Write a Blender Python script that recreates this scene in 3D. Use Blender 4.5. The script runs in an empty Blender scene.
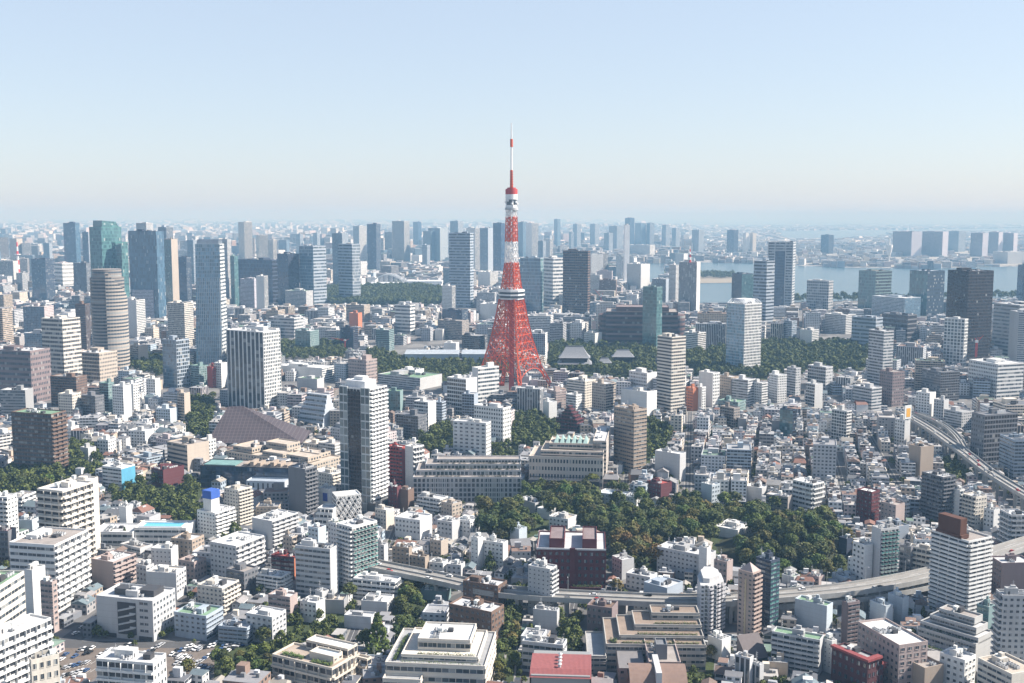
import bpy, math, random
import numpy as np
from mathutils import Vector
rad = math.radians
SC = bpy.context.scene
COL = SC.collection
# ------------------------------------------------------------------ camera
W, H = 1024, 683
FPX, HC = 1100.0, 236.0
PIT = math.atan(126.0 / FPX)
CP, SP = math.cos(PIT), math.sin(PIT)
cam = bpy.data.cameras.new('camera')
cam.sensor_width = 36.0
cam.lens = FPX / W * 36.0
cam.clip_start = 1.0
cam.clip_end = 250000.0
camo = bpy.data.objects.new('camera', cam)
COL.objects.link(camo)
camo.location = (0, 0, HC)
camo.rotation_euler = (math.pi / 2 - PIT, 0, 0)
SC.camera = camo
# ------------------------------------------------------------------ world, sun, exposure
SUN_AZ, SUN_EL = rad(3.0), rad(41.0)      # azimuth measured from +X towards +Y
world = bpy.data.worlds.new('World')
SC.world = world
world.use_nodes = True
wn = world.node_tree
for n in list(wn.nodes):
    wn.nodes.remove(n)
wo = wn.nodes.new('ShaderNodeOutputWorld')
bg = wn.nodes.new('ShaderNodeBackground')
sky = wn.nodes.new('ShaderNodeTexSky')
sky.sky_type = 'NISHITA'
sky.sun_disc = False
sky.sun_elevation = SUN_EL
sky.sun_rotation = math.pi / 2 - SUN_AZ
sky.altitude = 0
sky.air_density = 1.0
sky.dust_density = 0.6
sky.ozone_density = 1.0
bg.inputs['Strength'].default_value = 0.083
# pale milky air towards the horizon, clear sky overhead
wtc = wn.nodes.new('ShaderNodeTexCoord')
wsx = wn.nodes.new('ShaderNodeSeparateXYZ')
wmr = wn.nodes.new('ShaderNodeMapRange')
wmr.inputs['From Min'].default_value = 0.2
wmr.inputs['From Max'].default_value = 0.6
wmr.inputs['To Min'].default_value = 0.56
wmr.inputs['To Max'].default_value = 0.0
wmx = wn.nodes.new('ShaderNodeMix')
wmx.data_type = 'RGBA'
wmx.inputs[7].default_value = (4.5, 5.15, 6.25, 1)
wn.links.new(wtc.outputs['Generated'], wsx.inputs[0])
wn.links.new(wsx.outputs[2], wmr.inputs['Value'])
wn.links.new(wmr.outputs[0], wmx.inputs[0])
wn.links.new(sky.outputs[0], wmx.inputs[6])
wn.links.new(wmx.outputs[2], bg.inputs[0])
wn.links.new(bg.outputs[0], wo.inputs[0])
sl = bpy.data.lights.new('sun', 'SUN')
sl.energy = 5.0
sl.angle = rad(0.5)
sl.color = (1.0, 0.945, 0.87)
so = bpy.data.objects.new('sun', sl)
COL.objects.link(so)
sd = Vector((math.cos(SUN_AZ) * math.cos(SUN_EL), math.sin(SUN_AZ) * math.cos(SUN_EL), math.sin(SUN_EL)))
so.rotation_euler = sd.to_track_quat('Z', 'Y').to_euler()
so.location = (0, 0, 600)
SC.view_settings.view_transform = 'Standard'
SC.view_settings.look = 'None'
SC.view_settings.exposure = 0.95
SC.view_settings.gamma = 1.0
SC.render.engine = 'CYCLES'
SC.cycles.max_bounces = 5
SC.cycles.diffuse_bounces = 2
SC.cycles.glossy_bounces = 2
SC.cycles.transmission_bounces = 2
SC.cycles.transparent_max_bounces = 4
SC.cycles.volume_bounces = 2
SC.cycles.caustics_reflective = False
SC.cycles.caustics_refractive = False
SC.cycles.sample_clamp_indirect = 4.0
HAZE = 1.2e-4
HAZE_TINT = (0.22, 0.40, 0.60)
HAZE_ABS = (0.54, 0.32, 0.05)

# ------------------------------------------------------------------ picture <-> ground
def ground(x, y, z=0.0):
    u = (341.5 - y) / FPX
    dx, dy, dz = (x - 512.0) / FPX, CP + u * SP, -SP + u * CP
    t = (z - HC) / dz
    return Vector((dx * t, dy * t, z))
def pix(X, Y, Z):
    d = Y * CP - (Z - HC) * SP
    return 512 + FPX * X / d, 341.5 - FPX * (Y * SP + (Z - HC) * CP) / d
def x_at(px, Y, Z):                       # world X that shows at column px
    return (px - 512) / FPX * (Y * CP - (Z - HC) * SP)
def height_at(Y, py):                     # world height that shows at row py above ground distance Y
    k = (341.5 - py) / FPX
    return HC + Y * (k * CP - SP) / (CP + k * SP)

# ------------------------------------------------------------------ materials
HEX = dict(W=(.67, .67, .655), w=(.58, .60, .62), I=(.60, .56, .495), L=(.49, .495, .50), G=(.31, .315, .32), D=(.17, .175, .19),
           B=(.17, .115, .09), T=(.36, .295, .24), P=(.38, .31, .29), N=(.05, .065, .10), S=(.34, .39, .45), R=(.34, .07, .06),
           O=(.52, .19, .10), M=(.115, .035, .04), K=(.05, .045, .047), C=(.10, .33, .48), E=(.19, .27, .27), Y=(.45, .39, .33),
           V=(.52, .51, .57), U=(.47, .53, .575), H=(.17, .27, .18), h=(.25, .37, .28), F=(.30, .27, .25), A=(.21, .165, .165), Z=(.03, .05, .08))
def new_mat(name):
    m = bpy.data.materials.new(name)
    m.use_nodes = True
    return m, m.node_tree, m.node_tree.nodes['Principled BSDF']
def nd(t, typ, **kw):
    n = t.nodes.new(typ)
    for k, v in kw.items():
        setattr(n, k, v)
    return n
def mth(t, op, a, b=None, c=None):
    n = t.nodes.new('ShaderNodeMath')
    n.operation = op
    for i, v in enumerate((a, b, c)):
        if v is None:
            continue
        if isinstance(v, (int, float)):
            n.inputs[i].default_value = v
        else:
            t.links.new(v, n.inputs[i])
    return n.outputs[0]
def mix(t, f, a, b):
    n = t.nodes.new('ShaderNodeMix')
    n.data_type = 'RGBA'
    for s, v in ((n.inputs[0], f), (n.inputs[6], a), (n.inputs[7], b)):
        if isinstance(v, (int, float)):
            s.default_value = v
        elif isinstance(v, tuple):
            s.default_value = (*v, 1) if len(v) == 3 else v
        else:
            t.links.new(v, s)
    return n.outputs[2]
def scol(t, c, k):                         # colour times a scalar socket
    n = t.nodes.new('ShaderNodeVectorMath')
    n.operation = 'SCALE'
    if isinstance(c, tuple):
        n.inputs[0].default_value = c
    else:
        t.links.new(c, n.inputs[0])
    if isinstance(k, (int, float)):
        n.inputs['Scale'].default_value = k
    else:
        t.links.new(k, n.inputs['Scale'])
    return n.outputs[0]
def own_colour(t, src):
    if src == 'obj':
        return nd(t, 'ShaderNodeObjectInfo').outputs['Color']
    return nd(t, 'ShaderNodeVertexColor', layer_name='Col').outputs['Color']
def weather(t, col, scale=0.15, amt=0.22):   # worn, slightly patchy surface
    tc = nd(t, 'ShaderNodeNewGeometry')
    no = nd(t, 'ShaderNodeTexNoise')
    no.inputs['Scale'].default_value = scale
    no.inputs['Detail'].default_value = 5
    mp = nd(t, 'ShaderNodeMapping')
    mp.inputs['Scale'].default_value = (1, 1, 0.3)
    t.links.new(tc.outputs['Position'], mp.inputs[0])
    t.links.new(mp.outputs[0], no.inputs['Vector'])
    n2 = nd(t, 'ShaderNodeTexNoise')
    n2.inputs['Scale'].default_value = scale * 7
    n2.inputs['Detail'].default_value = 3
    mp2 = nd(t, 'ShaderNodeMapping')
    mp2.inputs['Scale'].default_value = (1, 1, 0.12)
    t.links.new(tc.outputs['Position'], mp2.inputs[0])
    t.links.new(mp2.outputs[0], n2.inputs['Vector'])
    k = mth(t, 'MULTIPLY_ADD', no.outputs[0], amt * 2.2, 1 - amt * 1.1)
    k2 = mth(t, 'MULTIPLY_ADD', n2.outputs[0], amt * 1.6, 1 - amt * .8)
    return scol(t, col, mth(t, 'MULTIPLY', k, k2))
def lin_mat(name, colour=None, src='obj', rough=0.85, amt=0.22, scale=0.15, spec=0.3):
    m, t, p = new_mat(name)
    c = own_colour(t, src) if colour is None else colour
    t.links.new(weather(t, c, scale, amt), p.inputs['Base Color'])
    p.inputs['Roughness'].default_value = rough
    p.inputs['Specular IOR Level'].default_value = spec
    return m
#             u0   u1   v0   v1  glass/recess colour        ior  light share
STY = dict(c=(.10, .90, .10, .90, (.13, .25, .34), 2.2, .05), p=(.22, .78, .28, .76, (.045, .06, .075), 1.6, .14),
           q=(.30, .66, .36, .72, (.05, .055, .06), 1.5, .12),
           r=(.03, .97, .34, .82, (.05, .07, .09), 1.7, .15),
           g=(.06, .94, .10, .96, (.065, .125, .185), 2.1, .025),
           t=(.05, .95, .10, .94, (.07, .145, .155), 2.0, .025), e=(.07, .93, .09, .91, (.10, .135, .145), 1.9, .10),
           k=(.07, .93, .22, .88, (.018, .017, .02), 1.6, .015),
           n=(.04, .96, .14, .94, (.02, .045, .09), 1.9, .015),
           b=(.05, .95, .40, .93, (.05, .055, .065), 1.45, .16),  # dark field paints the shade of recesses behind balcony parapets
           v=(.17, .88, .00, 1.0, (.05, .06, .075), 1.6, .10),
           f=(.14, .86, .16, .86, (.04, .055, .07), 1.6, .12),
           s=(.00, 1.0, .44, .90, (.035, .04, .05), 1.5, .06),
           o=(.08, .92, .06, .80, (.035, .045, .055), 1.5, .20))
FAC = {}
def facade(letter, src='obj'):
    key = (letter, src)
    if key in FAC:
        return FAC[key]
    m, t, p = new_mat('facade_' + letter + '_' + src)
    wall = weather(t, own_colour(t, src), 0.06, 0.13)
    p.inputs['Specular IOR Level'].default_value = 0.4
    if letter in 'gtnc':
        wall = mix(t, .55, wall, tuple(c * 1.3 for c in STY[letter][4]))
    if letter == 'x':
        uv = nd(t, 'ShaderNodeUVMap')
        sx = nd(t, 'ShaderNodeSeparateXYZ')
        t.links.new(uv.outputs[0], sx.inputs[0])
        fv = mth(t, 'FRACT', sx.outputs[1])
        ln = mth(t, 'LESS_THAN', fv, 0.06)
        t.links.new(mix(t, mth(t, 'MULTIPLY', ln, 0.25), wall, (.2, .2, .2)), p.inputs['Base Color'])
        p.inputs['Roughness'].default_value = 0.85
        FAC[key] = m
        return m
    u0, u1, v0, v1, gc, ior, share = STY[letter]
    uv = nd(t, 'ShaderNodeUVMap')
    sx = nd(t, 'ShaderNodeSeparateXYZ')
    t.links.new(uv.outputs[0], sx.inputs[0])
    fu, fv = mth(t, 'FRACT', sx.outputs[0]), mth(t, 'FRACT', sx.outputs[1])
    ins = mth(t, 'MULTIPLY', mth(t, 'MULTIPLY', mth(t, 'GREATER_THAN', fu, u0), mth(t, 'LESS_THAN', fu, u1)),
              mth(t, 'MULTIPLY', mth(t, 'GREATER_THAN', fv, v0), mth(t, 'LESS_THAN', fv, v1)))
    cb = nd(t, 'ShaderNodeCombineXYZ')
    t.links.new(mth(t, 'FLOOR', sx.outputs[0]), cb.inputs[0])
    t.links.new(mth(t, 'FLOOR', sx.outputs[1]), cb.inputs[1])
    t.links.new(nd(t, 'ShaderNodeObjectInfo').outputs['Random'], cb.inputs[2])
    wnz = nd(t, 'ShaderNodeTexWhiteNoise', noise_dimensions='3D')
    t.links.new(cb.outputs[0], wnz.inputs['Vector'])
    rnd = wnz.outputs['Value']
    g1 = scol(t, gc, mth(t, 'MULTIPLY_ADD', rnd, 1.0, 0.5))
    lit = mth(t, 'GREATER_THAN', rnd, 1 - share)
    g2 = mix(t, mth(t, 'MULTIPLY', lit, 0.55), g1, (.42, .42, .40))      # drawn curtains and blinds
    t.links.new(mix(t, ins, wall, g2), p.inputs['Base Color'])
    glassy = mth(t, 'MULTIPLY', ins, mth(t, 'SUBTRACT', 1.0, mth(t, 'MULTIPLY', lit, 0.7)))
    t.links.new(mth(t, 'MULTIPLY_ADD', glassy, -0.72, 0.84), p.inputs['Roughness'])
    t.links.new(mth(t, 'MULTIPLY_ADD', glassy, ior - 1.4, 1.4), p.inputs['IOR'])
    FAC[key] = m
    return m
M_PLAIN = lin_mat('painted_concrete')
M_ROOF = lin_mat('flat_roof', rough=0.9, amt=0.34, scale=0.16)
M_TILE = lin_mat('roof_covering', rough=0.7, amt=0.2, scale=0.5)
M_METAL = lin_mat('grey_metal', (.45, .46, .47), rough=0.5, amt=0.1)
M_DARK = lin_mat('dark_louvre', (.06, .06, .065), rough=0.6)
M_STUFF = lin_mat('city_concrete', src='vc')
def glass_mat(name, gc, ior, bar=(.5, .5, .5), nu=0.06, nv=0.08):
    m, t, p = new_mat(name)
    uv = nd(t, 'ShaderNodeUVMap')
    sx = nd(t, 'ShaderNodeSeparateXYZ')
    t.links.new(uv.outputs[0], sx.inputs[0])
    fu, fv = mth(t, 'FRACT', sx.outputs[0]), mth(t, 'FRACT', sx.outputs[1])
    ln = mth(t, 'MAXIMUM', mth(t, 'LESS_THAN', fu, nu), mth(t, 'LESS_THAN', fv, nv))
    cb = nd(t, 'ShaderNodeCombineXYZ')
    t.links.new(mth(t, 'FLOOR', sx.outputs[0]), cb.inputs[0])
    t.links.new(mth(t, 'FLOOR', sx.outputs[1]), cb.inputs[1])
    t.links.new(nd(t, 'ShaderNodeObjectInfo').outputs['Random'], cb.inputs[2])
    wnz = nd(t, 'ShaderNodeTexWhiteNoise', noise_dimensions='3D')
    t.links.new(cb.outputs[0], wnz.inputs['Vector'])
    g = scol(t, gc, mth(t, 'MULTIPLY_ADD', wnz.outputs['Value'], 1.1, 0.45))
    lit = mth(t, 'GREATER_THAN', wnz.outputs['Value'], 0.84)
    g = mix(t, mth(t, 'MULTIPLY', lit, 0.5), g, (.45, .45, .43))
    t.links.new(mix(t, ln, g, bar), p.inputs['Base Color'])
    p.inputs['Roughness'].default_value = 0.12
    p.inputs['IOR'].default_value = ior
    return m
M_GLASS = glass_mat('window_glass', (.05, .065, .08), 1.6)
M_GLASSB = glass_mat('blue_glass', (.05, .11, .16), 1.9)
M_GLASSG = glass_mat('green_glass', (.07, .19, .18), 1.7, (.55, .6, .6))

# ------------------------------------------------------------------ mesh builder
class MB:
    def __init__(s):
        s.v, s.f, s.uv, s.mi, s.smooth = [], [], [], [], False
    def poly(s, pts, m=0, uv=None):
        i = len(s.v)
        s.v.extend(tuple(p) for p in pts)
        s.f.append(tuple(range(i, i + len(pts))))
        s.uv.extend(uv if uv else [(0.5, 0.5)] * len(pts))
        s.mi.append(m)
    def box(s, x0, x1, y0, y1, z0, z1, m=0, mt=None, bottom=False):
        a, b, c, d = (x0, y0), (x1, y0), (x1, y1), (x0, y1)
        for p, q in ((a, b), (b, c), (c, d), (d, a)):
            s.poly([(*p, z0), (*q, z0), (*q, z1), (*p, z1)], m)
        s.poly([(*a, z1), (*b, z1), (*c, z1), (*d, z1)], m if mt is None else mt)
        if bottom:
            s.poly([(*a, z0), (*d, z0), (*c, z0), (*b, z0)], m)
    def wall(s, p, q, z0, z1, m, nu, nv, v0=0.0):
        s.poly([(*p, z0), (*q, z0), (*q, z1), (*p, z1)], m, [(0, v0), (nu, v0), (nu, v0 + nv), (0, v0 + nv)])
    def prism(s, pts, z0, z1, m=0, mt=None, bottom=False):       # pts counter-clockwise
        n = len(pts)
        for i in range(n):
            p, q = pts[i], pts[(i + 1) % n]
            s.poly([(*p, z0), (*q, z0), (*q, z1), (*p, z1)], m)
        s.poly([(*p, z1) for p in pts], m if mt is None else mt)
        if bottom:
            s.poly([(*p, z0) for p in reversed(pts)], m)
    def bar(s, a, b, r, m=0, r2=None, n=4):
        a, b = Vector(a), Vector(b)
        r2 = r if r2 is None else r2
        d = (b - a).normalized()
        u = d.cross(Vector((0, 0, 1)) if abs(d.z) < 0.95 else Vector((1, 0, 0))).normalized()
        w = d.cross(u)
        A = [a + (u * math.cos(k * math.tau / n + .785) + w * math.sin(k * math.tau / n + .785)) * r for k in range(n)]
        B = [b + (u * math.cos(k * math.tau / n + .785) + w * math.sin(k * math.tau / n + .785)) * r2 for k in range(n)]
        for k in range(n):
            j = (k + 1) % n
            s.poly([A[j], A[k], B[k], B[j]], m)
        s.poly(A, m)
        s.poly(list(reversed(B)), m)
    def cyl(s, x, y, z0, z1, r, m=0, r2=None, n=16, mt=None):
        r2 = r if r2 is None else r2
        for k in range(n):
            a, b = k * math.tau / n, (k + 1) * math.tau / n
            s.poly([(x + r * math.cos(a), y + r * math.sin(a), z0), (x + r * math.cos(b), y + r * math.sin(b), z0),
                    (x + r2 * math.cos(b), y + r2 * math.sin(b), z1), (x + r2 * math.cos(a), y + r2 * math.sin(a), z1)], m)
        if r2 > 0.01:
            s.poly([(x + r2 * math.cos(k * math.tau / n), y + r2 * math.sin(k * math.tau / n), z1) for k in range(n)], m if mt is None else mt)
    def mesh(s, name, mats):
        me = bpy.data.meshes.new(name)
        me.from_pydata(s.v, [], s.f)
        for m in (mats if isinstance(mats, (list, tuple)) else [mats]):
            me.materials.append(m)
        me.polygons.foreach_set('material_index', s.mi)
        ul = me.uv_layers.new(name='UVMap')
        ul.data.foreach_set('uv', [c for u in s.uv for c in u])
        me.update()
        return me
    def build(s, name, mats, parent=None, colour=None, loc=None, rz=None):
        return put(name, s.mesh(name, mats), parent, colour, loc, rz)
def put(name, me, parent=None, colour=None, loc=None, rz=None):
    o = bpy.data.objects.new(name, me)
    COL.objects.link(o)
    if parent is not None:
        o.parent = parent
    if colour is not None:
        o.color = (*colour[:3], 1)
    if loc is not None:
        o.location = loc
    if rz is not None:
        o.rotation_euler = (0, 0, rz)
    return o
def tag(o, label=None, cat=None, group=None, kind=None):
    if label: o['label'] = label
    if cat: o['category'] = cat
    if group: o['group'] = group
    if kind: o['kind'] = kind
    return o
def empty(name, loc, rz=0.0, label=None, cat=None, group=None):
    o = bpy.data.objects.new(name, None)
    COL.objects.link(o)
    o.location = loc
    o.rotation_euler = (0, 0, rz)
    o.empty_display_size = 2
    return tag(o, label, cat, group)
# ------------------------------------------------------------------ buildings
def span_len(X, Y, h, dx, dy, px):
    return ((px - 512) * (Y * CP - (h - HC) * SP) - FPX * X) / (FPX * dx - (px - 512) * dy * CP)
def footprint(xl, xc, xr, yt, yb, a=None, k=1.2, d=None):
    Y = ground(xc, yb).y
    h = height_at(Y, yt)
    X = x_at(xc, Y, h)
    th = math.degrees(math.atan2(X, Y))
    if xl == xc or xr == xc:
        if a is None:
            a = -th if xl == xc else 90 - th
        if xl == xc:
            Rl = span_len(X, Y, h, math.cos(rad(a)), math.sin(rad(a)), xr)
            Ll = d if d else Rl * 0.7
        else:
            Ll = span_len(X, Y, h, -math.sin(rad(a)), math.cos(rad(a)), xl)
            Rl = d if d else Ll * 0.7
        return X, Y, rad(a), Rl, Ll, h
    if a is None:
        best = None
        for i in range(-25 * 2, 116 * 2):
            aa = rad(i / 2)
            Rl = span_len(X, Y, h, math.cos(aa), math.sin(aa), xr)
            Ll = span_len(X, Y, h, -math.sin(aa), math.cos(aa), xl)
            if Rl <= 1 or Ll <= 1:
                continue
            e = abs(math.log(Ll / Rl / k))
            if best is None or e < best[0]:
                best = (e, aa, Rl, Ll)
        _, a, Rl, Ll = best
        return X, Y, a, Rl, Ll, h
    a = rad(a)
    return X, Y, a, span_len(X, Y, h, math.cos(a), math.sin(a), xr), span_len(X, Y, h, -math.sin(a), math.cos(a), xl), h
FOOT = []          # (xc, yc, a, R, L) world rectangles already taken
SHOWN = []         # (xl, xr, yt, yb, Y) picture rectangles of what is hand built
def claim(X, Y, a, Rl, Ll, xl, xr, yt, yb):
    c = Vector((X, Y)) + Vector((math.cos(a), math.sin(a))) * Rl / 2 + Vector((-math.sin(a), math.cos(a))) * Ll / 2
    FOOT.append((c.x, c.y, a, Rl, Ll))
    SHOWN.append((xl, xr, yt, yb, Y))
PROTO = {}
def proto(key, fn):
    if key not in PROTO:
        PROTO[key] = fn()
    return PROTO[key]
def ac_mesh():
    b = MB()
    b.box(-.9, .9, -.55, .55, .25, 1.7, 0)
    b.box(-.8, .8, -.5, .5, 0, .25, 1)
    b.cyl(0, 0, 1.7, 1.85, .48, 1, n=10)
    return b.mesh('air_conditioner', [M_METAL, M_DARK])
def tank_mesh():
    b = MB()
    for sx in (-1, 1):
        for sy in (-1, 1):
            b.box(sx * 1.1 - .1, sx * 1.1 + .1, sy * .8 - .1, sy * .8 + .1, 0, 1.2, 1)
    b.box(-1.4, 1.4, -1.1, 1.1, 1.2, 3.2, 0)
    return b.mesh('water_tank', [lin_mat('tank_panel', (.62, .64, .62)), M_METAL])
def mast_mesh():
    b = MB()
    b.bar((0, 0, 0), (0, 0, 7), .14, 0, .06, 6)
    for z in (4, 5, 6):
        b.bar((-.9, 0, z), (.9, 0, z), .05)
    return b.mesh('antenna', M_METAL)
def duct_mesh():
    b = MB()
    b.box(-3, 3, -.5, .5, .3, 1.1)
    b.box(2, 3, -.5, 3.2, .3, 1.1)
    b.box(-3, -2.1, -.6, .6, 0, 2.0)
    return b.mesh('duct', M_METAL)
def window_mesh(w, hh):
    b = MB()
    t = .13
    b.box(-w / 2, -w / 2 + t, -.14, 0, 0, hh, 0)
    b.box(w / 2 - t, w / 2, -.14, 0, 0, hh, 0)
    b.box(-w / 2 + t, w / 2 - t, -.14, 0, hh - t, hh, 0, bottom=True)
    b.box(-w / 2 - .1, w / 2 + .1, -.24, 0, -.12, t * .6, 0, bottom=True)
    b.poly([(-w / 2 + t, -.03, t), (w / 2 - t, -.03, t), (w / 2 - t, -.03, hh - t), (-w / 2 + t, -.03, hh - t)], 1, [(0.03, .1), (1.97, .1), (1.97, .97), (0.03, .97)])
    return b.mesh('window', [M_PLAIN, M_GLASS])
def ribbon_mesh(w, hh, nb, gm):
    b = MB()
    b.box(-w / 2, w / 2, -.32, 0, hh - .02, hh + .28, 0, bottom=True)
    b.box(-w / 2, w / 2, -.32, 0, -.28, .02, 0, bottom=True)
    b.poly([(-w / 2, -.03, .02), (w / 2, -.03, .02), (w / 2, -.03, hh), (-w / 2, -.03, hh)], 1, [(0, .05), (nb, .05), (nb, 1), (0, 1)])
    for i in range(0, nb + 1, 2):
        x = -w / 2 + w * i / nb
        b.box(max(-w / 2, x - .12), min(w / 2, x + .12), -.2, -.03, .02, hh - .02, 0)
    return b.mesh('window', [M_PLAIN, gm])
def balcony_mesh(w, dep, fl, nb, gap, mat):
    b = MB()
    ph = 1.1
    segs = [(-w / 2, w / 2)] if not gap else [(-w / 2 + w * i / nb + .35, -w / 2 + w * (i + 1) / nb - .35) for i in range(nb)]
    for x0, x1 in segs:
        b.box(x0, x1, -dep, 0, -.12, .1, 0, bottom=True)
        b.box(x0, x1, -dep, -dep + .14, .1, ph, 1)
        b.box(x0, x0 + .14, -dep + .14, 0, .1, ph, 0)
        b.box(x1 - .14, x1, -dep + .14, 0, .1, ph, 0)
    if not gap:
        st = 2 if nb > 5 else 1
        for i in range(st, nb, st):
            x = -w / 2 + w * i / nb
            b.box(x - .08, x + .08, -dep + .16, 0, .1, fl - .12, 0)
    return b.mesh('balcony', [M_PLAIN, mat])
def place_on(face, Rl, Ll, pos, z):
    """local position and turn of something fixed to a face at distance pos along it"""
    return ((pos, 0, z), 0.0) if face == 'R' else ((0, Ll - pos, z), -math.pi / 2)
BUDGET = {}
def dress(root, face, sty, Rl, Ll, h, nb, nf, colour, ground_floor=True, off=(0, 0, 0)):
    ln = Rl if face == 'R' else Ll
    fl = h / nf
    key = (round(ln, 1), round(fl, 2), nb, sty)
    f0 = 1 if ground_floor and nf > 3 else 0
    if sty in 'pq':
        w = ln / nb * (.56 if sty == 'p' else .38)
        hh = fl * (.50 if sty == 'p' else .38)
        me = proto(('w',) + key, lambda: window_mesh(w, hh))
        for j in range(f0, nf):
            for i in range(nb):
                if BUDGET.get(root, 0) >= 100:
                    return
                BUDGET[root] = BUDGET.get(root, 0) + 1
                l, r = place_on(face, Rl, Ll, ln * (i + .5) / nb, fl * (j + .3))
                l = (l[0] + off[0], l[1] + off[1], l[2] + off[2])
                put('window', me, root, colour, l, r)
    elif sty in 'rgtkn':
        gm = {'r': M_GLASS, 'g': M_GLASSB, 't': M_GLASSG}.get(sty, M_GLASS)
        me = proto(('r',) + key, lambda: ribbon_mesh(ln * .97, fl * (.46 if sty == 'r' else .6), nb, gm))
        for j in range(f0, nf):
            l, r = place_on(face, Rl, Ll, ln / 2, fl * (j + (.32 if sty == 'r' else .25)))
            l = (l[0] + off[0], l[1] + off[1], l[2] + off[2])
            put('window', me, root, colour, l, r)
    elif sty in 'bso':
        pm = M_GLASSG if sty == 'o' else M_PLAIN
        me = proto(('b',) + key, lambda: balcony_mesh(ln * .985, 1.35, fl, nb, sty == 'o', pm))
        for j in range(f0, nf):
            l, r = place_on(face, Rl, Ll, ln / 2, fl * j)
            l = (l[0] + off[0], l[1] + off[1], l[2] + off[2])
            put('balcony', me, root, colour, l, r)
def clutter(root, roof, Rl, Ll, h, rg, level, colour, ph=True):
    x0, x1, y0, y1 = 0, Rl, 0, Ll
    if ph and (not level or rg.random() < .85):
        w, d = Rl * rg.uniform(.22, .5), Ll * rg.uniform(.18, .36)
        px, py = rg.uniform(.1 * Rl, .88 * Rl - w), rg.uniform(.2 * Ll, .9 * Ll - d)
        pk = rg.uniform(.7, 1.05)
        hh = rg.uniform(2.4, 3.8) if level else rg.uniform(3, 6)
        b = MB()
        b.box(px, px + w, py, py + d, h + .01, h + hh, 0, 1)
        if level:
            b.box(px + w * .15, px + w * .15 + 1.0, py - .05, py + .02, h + .05, h + 2.1, 2)
            if rg.random() < .4:
                b.box(px + w * .45, px + w * .85, py + d * .3, py + d * .75, h + hh, h + hh + rg.uniform(.8, 1.8), 0, 1)
        b.build('penthouse', [M_PLAIN, M_ROOF, M_DARK], roof, tuple(c * pk for c in colour))
    if not level:
        if Rl * Ll > 500:
            for i in range(5):
                b = MB()
                qx, qy = rg.uniform(.08, .8) * Rl, rg.uniform(.08, .8) * Ll
                b.box(qx, qx + Rl * rg.uniform(.05, .15), qy, qy + Ll * rg.uniform(.05, .15), h + .01, h + rg.uniform(1.5, 3.5))
                b.build('roof_plant', M_METAL if rg.random() < .5 else M_DARK, roof)
        return
    area = Rl * Ll
    me = proto('ac', ac_mesh)
    for g in range(rg.choice((1, 2, 2, 3))):
        n = min(8, max(2, int(area / 90)))
        sx, sy = rg.uniform(.08, .7) * Rl, rg.uniform(.08, .8) * Ll
        al = rg.random() < .5
        for i in range(n):
            q = (sx + (i % 4) * 2.3, sy + (i // 4) * 2.2) if al else (sx + (i // 4) * 2.6, sy + (i % 4) * 1.7)
            if q[0] < Rl - 1.5 and q[1] < Ll - 1.3:
                put('air_conditioner', me, roof, None, (q[0], q[1], h + .01), 0)
    if rg.random() < .6:
        put('water_tank', proto('tank', tank_mesh), roof, None, (rg.uniform(.3, .85) * Rl, rg.uniform(.4, .85) * Ll, h + .01), 0)
    if rg.random() < .6:
        put('antenna', proto('mast', mast_mesh), roof, None, (rg.uniform(.2, .8) * Rl, rg.uniform(.5, .9) * Ll, h + .01), 0)
    if area > 220 and rg.random() < .8:
        put('duct', proto('duct', duct_mesh), roof, None, (rg.uniform(.35, .6) * Rl, rg.uniform(.4, .7) * Ll, h + .01), rg.choice((0, math.pi / 2)))
    if area > 150 and rg.random() < .6:
        b = MB()
        qx, qy = rg.uniform(.1, .6) * Rl, rg.uniform(.1, .6) * Ll
        b.box(qx, qx + rg.uniform(2.5, 5), qy, qy + rg.uniform(2, 4), h + .01, h + rg.uniform(1.6, 2.8))
        b.build('louvre_screen', M_DARK, roof)
REFS = []
def shell(root, Rl, Ll, h, sL, sR, nbl, nbr, nf, colour, near, par=1.0, off=(0, 0, 0)):
    b = MB()
    mats = [facade(sL), facade(sR), M_PLAIN]
    ring = min(.45, Rl * .1, Ll * .1)
    gl = near and sL in 'pqrgtkn'
    gr = near and sR in 'pqrgtkn'
    b.wall((0, Ll), (0, 0), 0, h, 2 if gl and sL in 'pq' else 0, nbl, nf)
    b.wall((0, 0), (Rl, 0), 0, h, 2 if gr and sR in 'pq' else 1, nbr, nf)
    b.wall((Rl, 0), (Rl, Ll), 0, h, 0, nbl, nf)
    b.wall((Rl, Ll), (0, Ll), 0, h, 1, nbr, nf)
    z1 = h + par
    A = [(0, 0), (Rl, 0), (Rl, Ll), (0, Ll)]
    I = [(ring, ring), (Rl - ring, ring), (Rl - ring, Ll - ring), (ring, Ll - ring)]
    for i in range(4):
        j = (i + 1) % 4
        b.poly([(*A[i], h), (*A[j], h), (*A[j], z1), (*A[i], z1)], 2)
        b.poly([(*A[i], z1), (*A[j], z1), (*I[j], z1), (*I[i], z1)], 2)
        b.poly([(*I[j], h), (*I[i], h), (*I[i], z1), (*I[j], z1)], 2)
    b.build('wall', mats, root, colour, off)
    return ring
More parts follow.
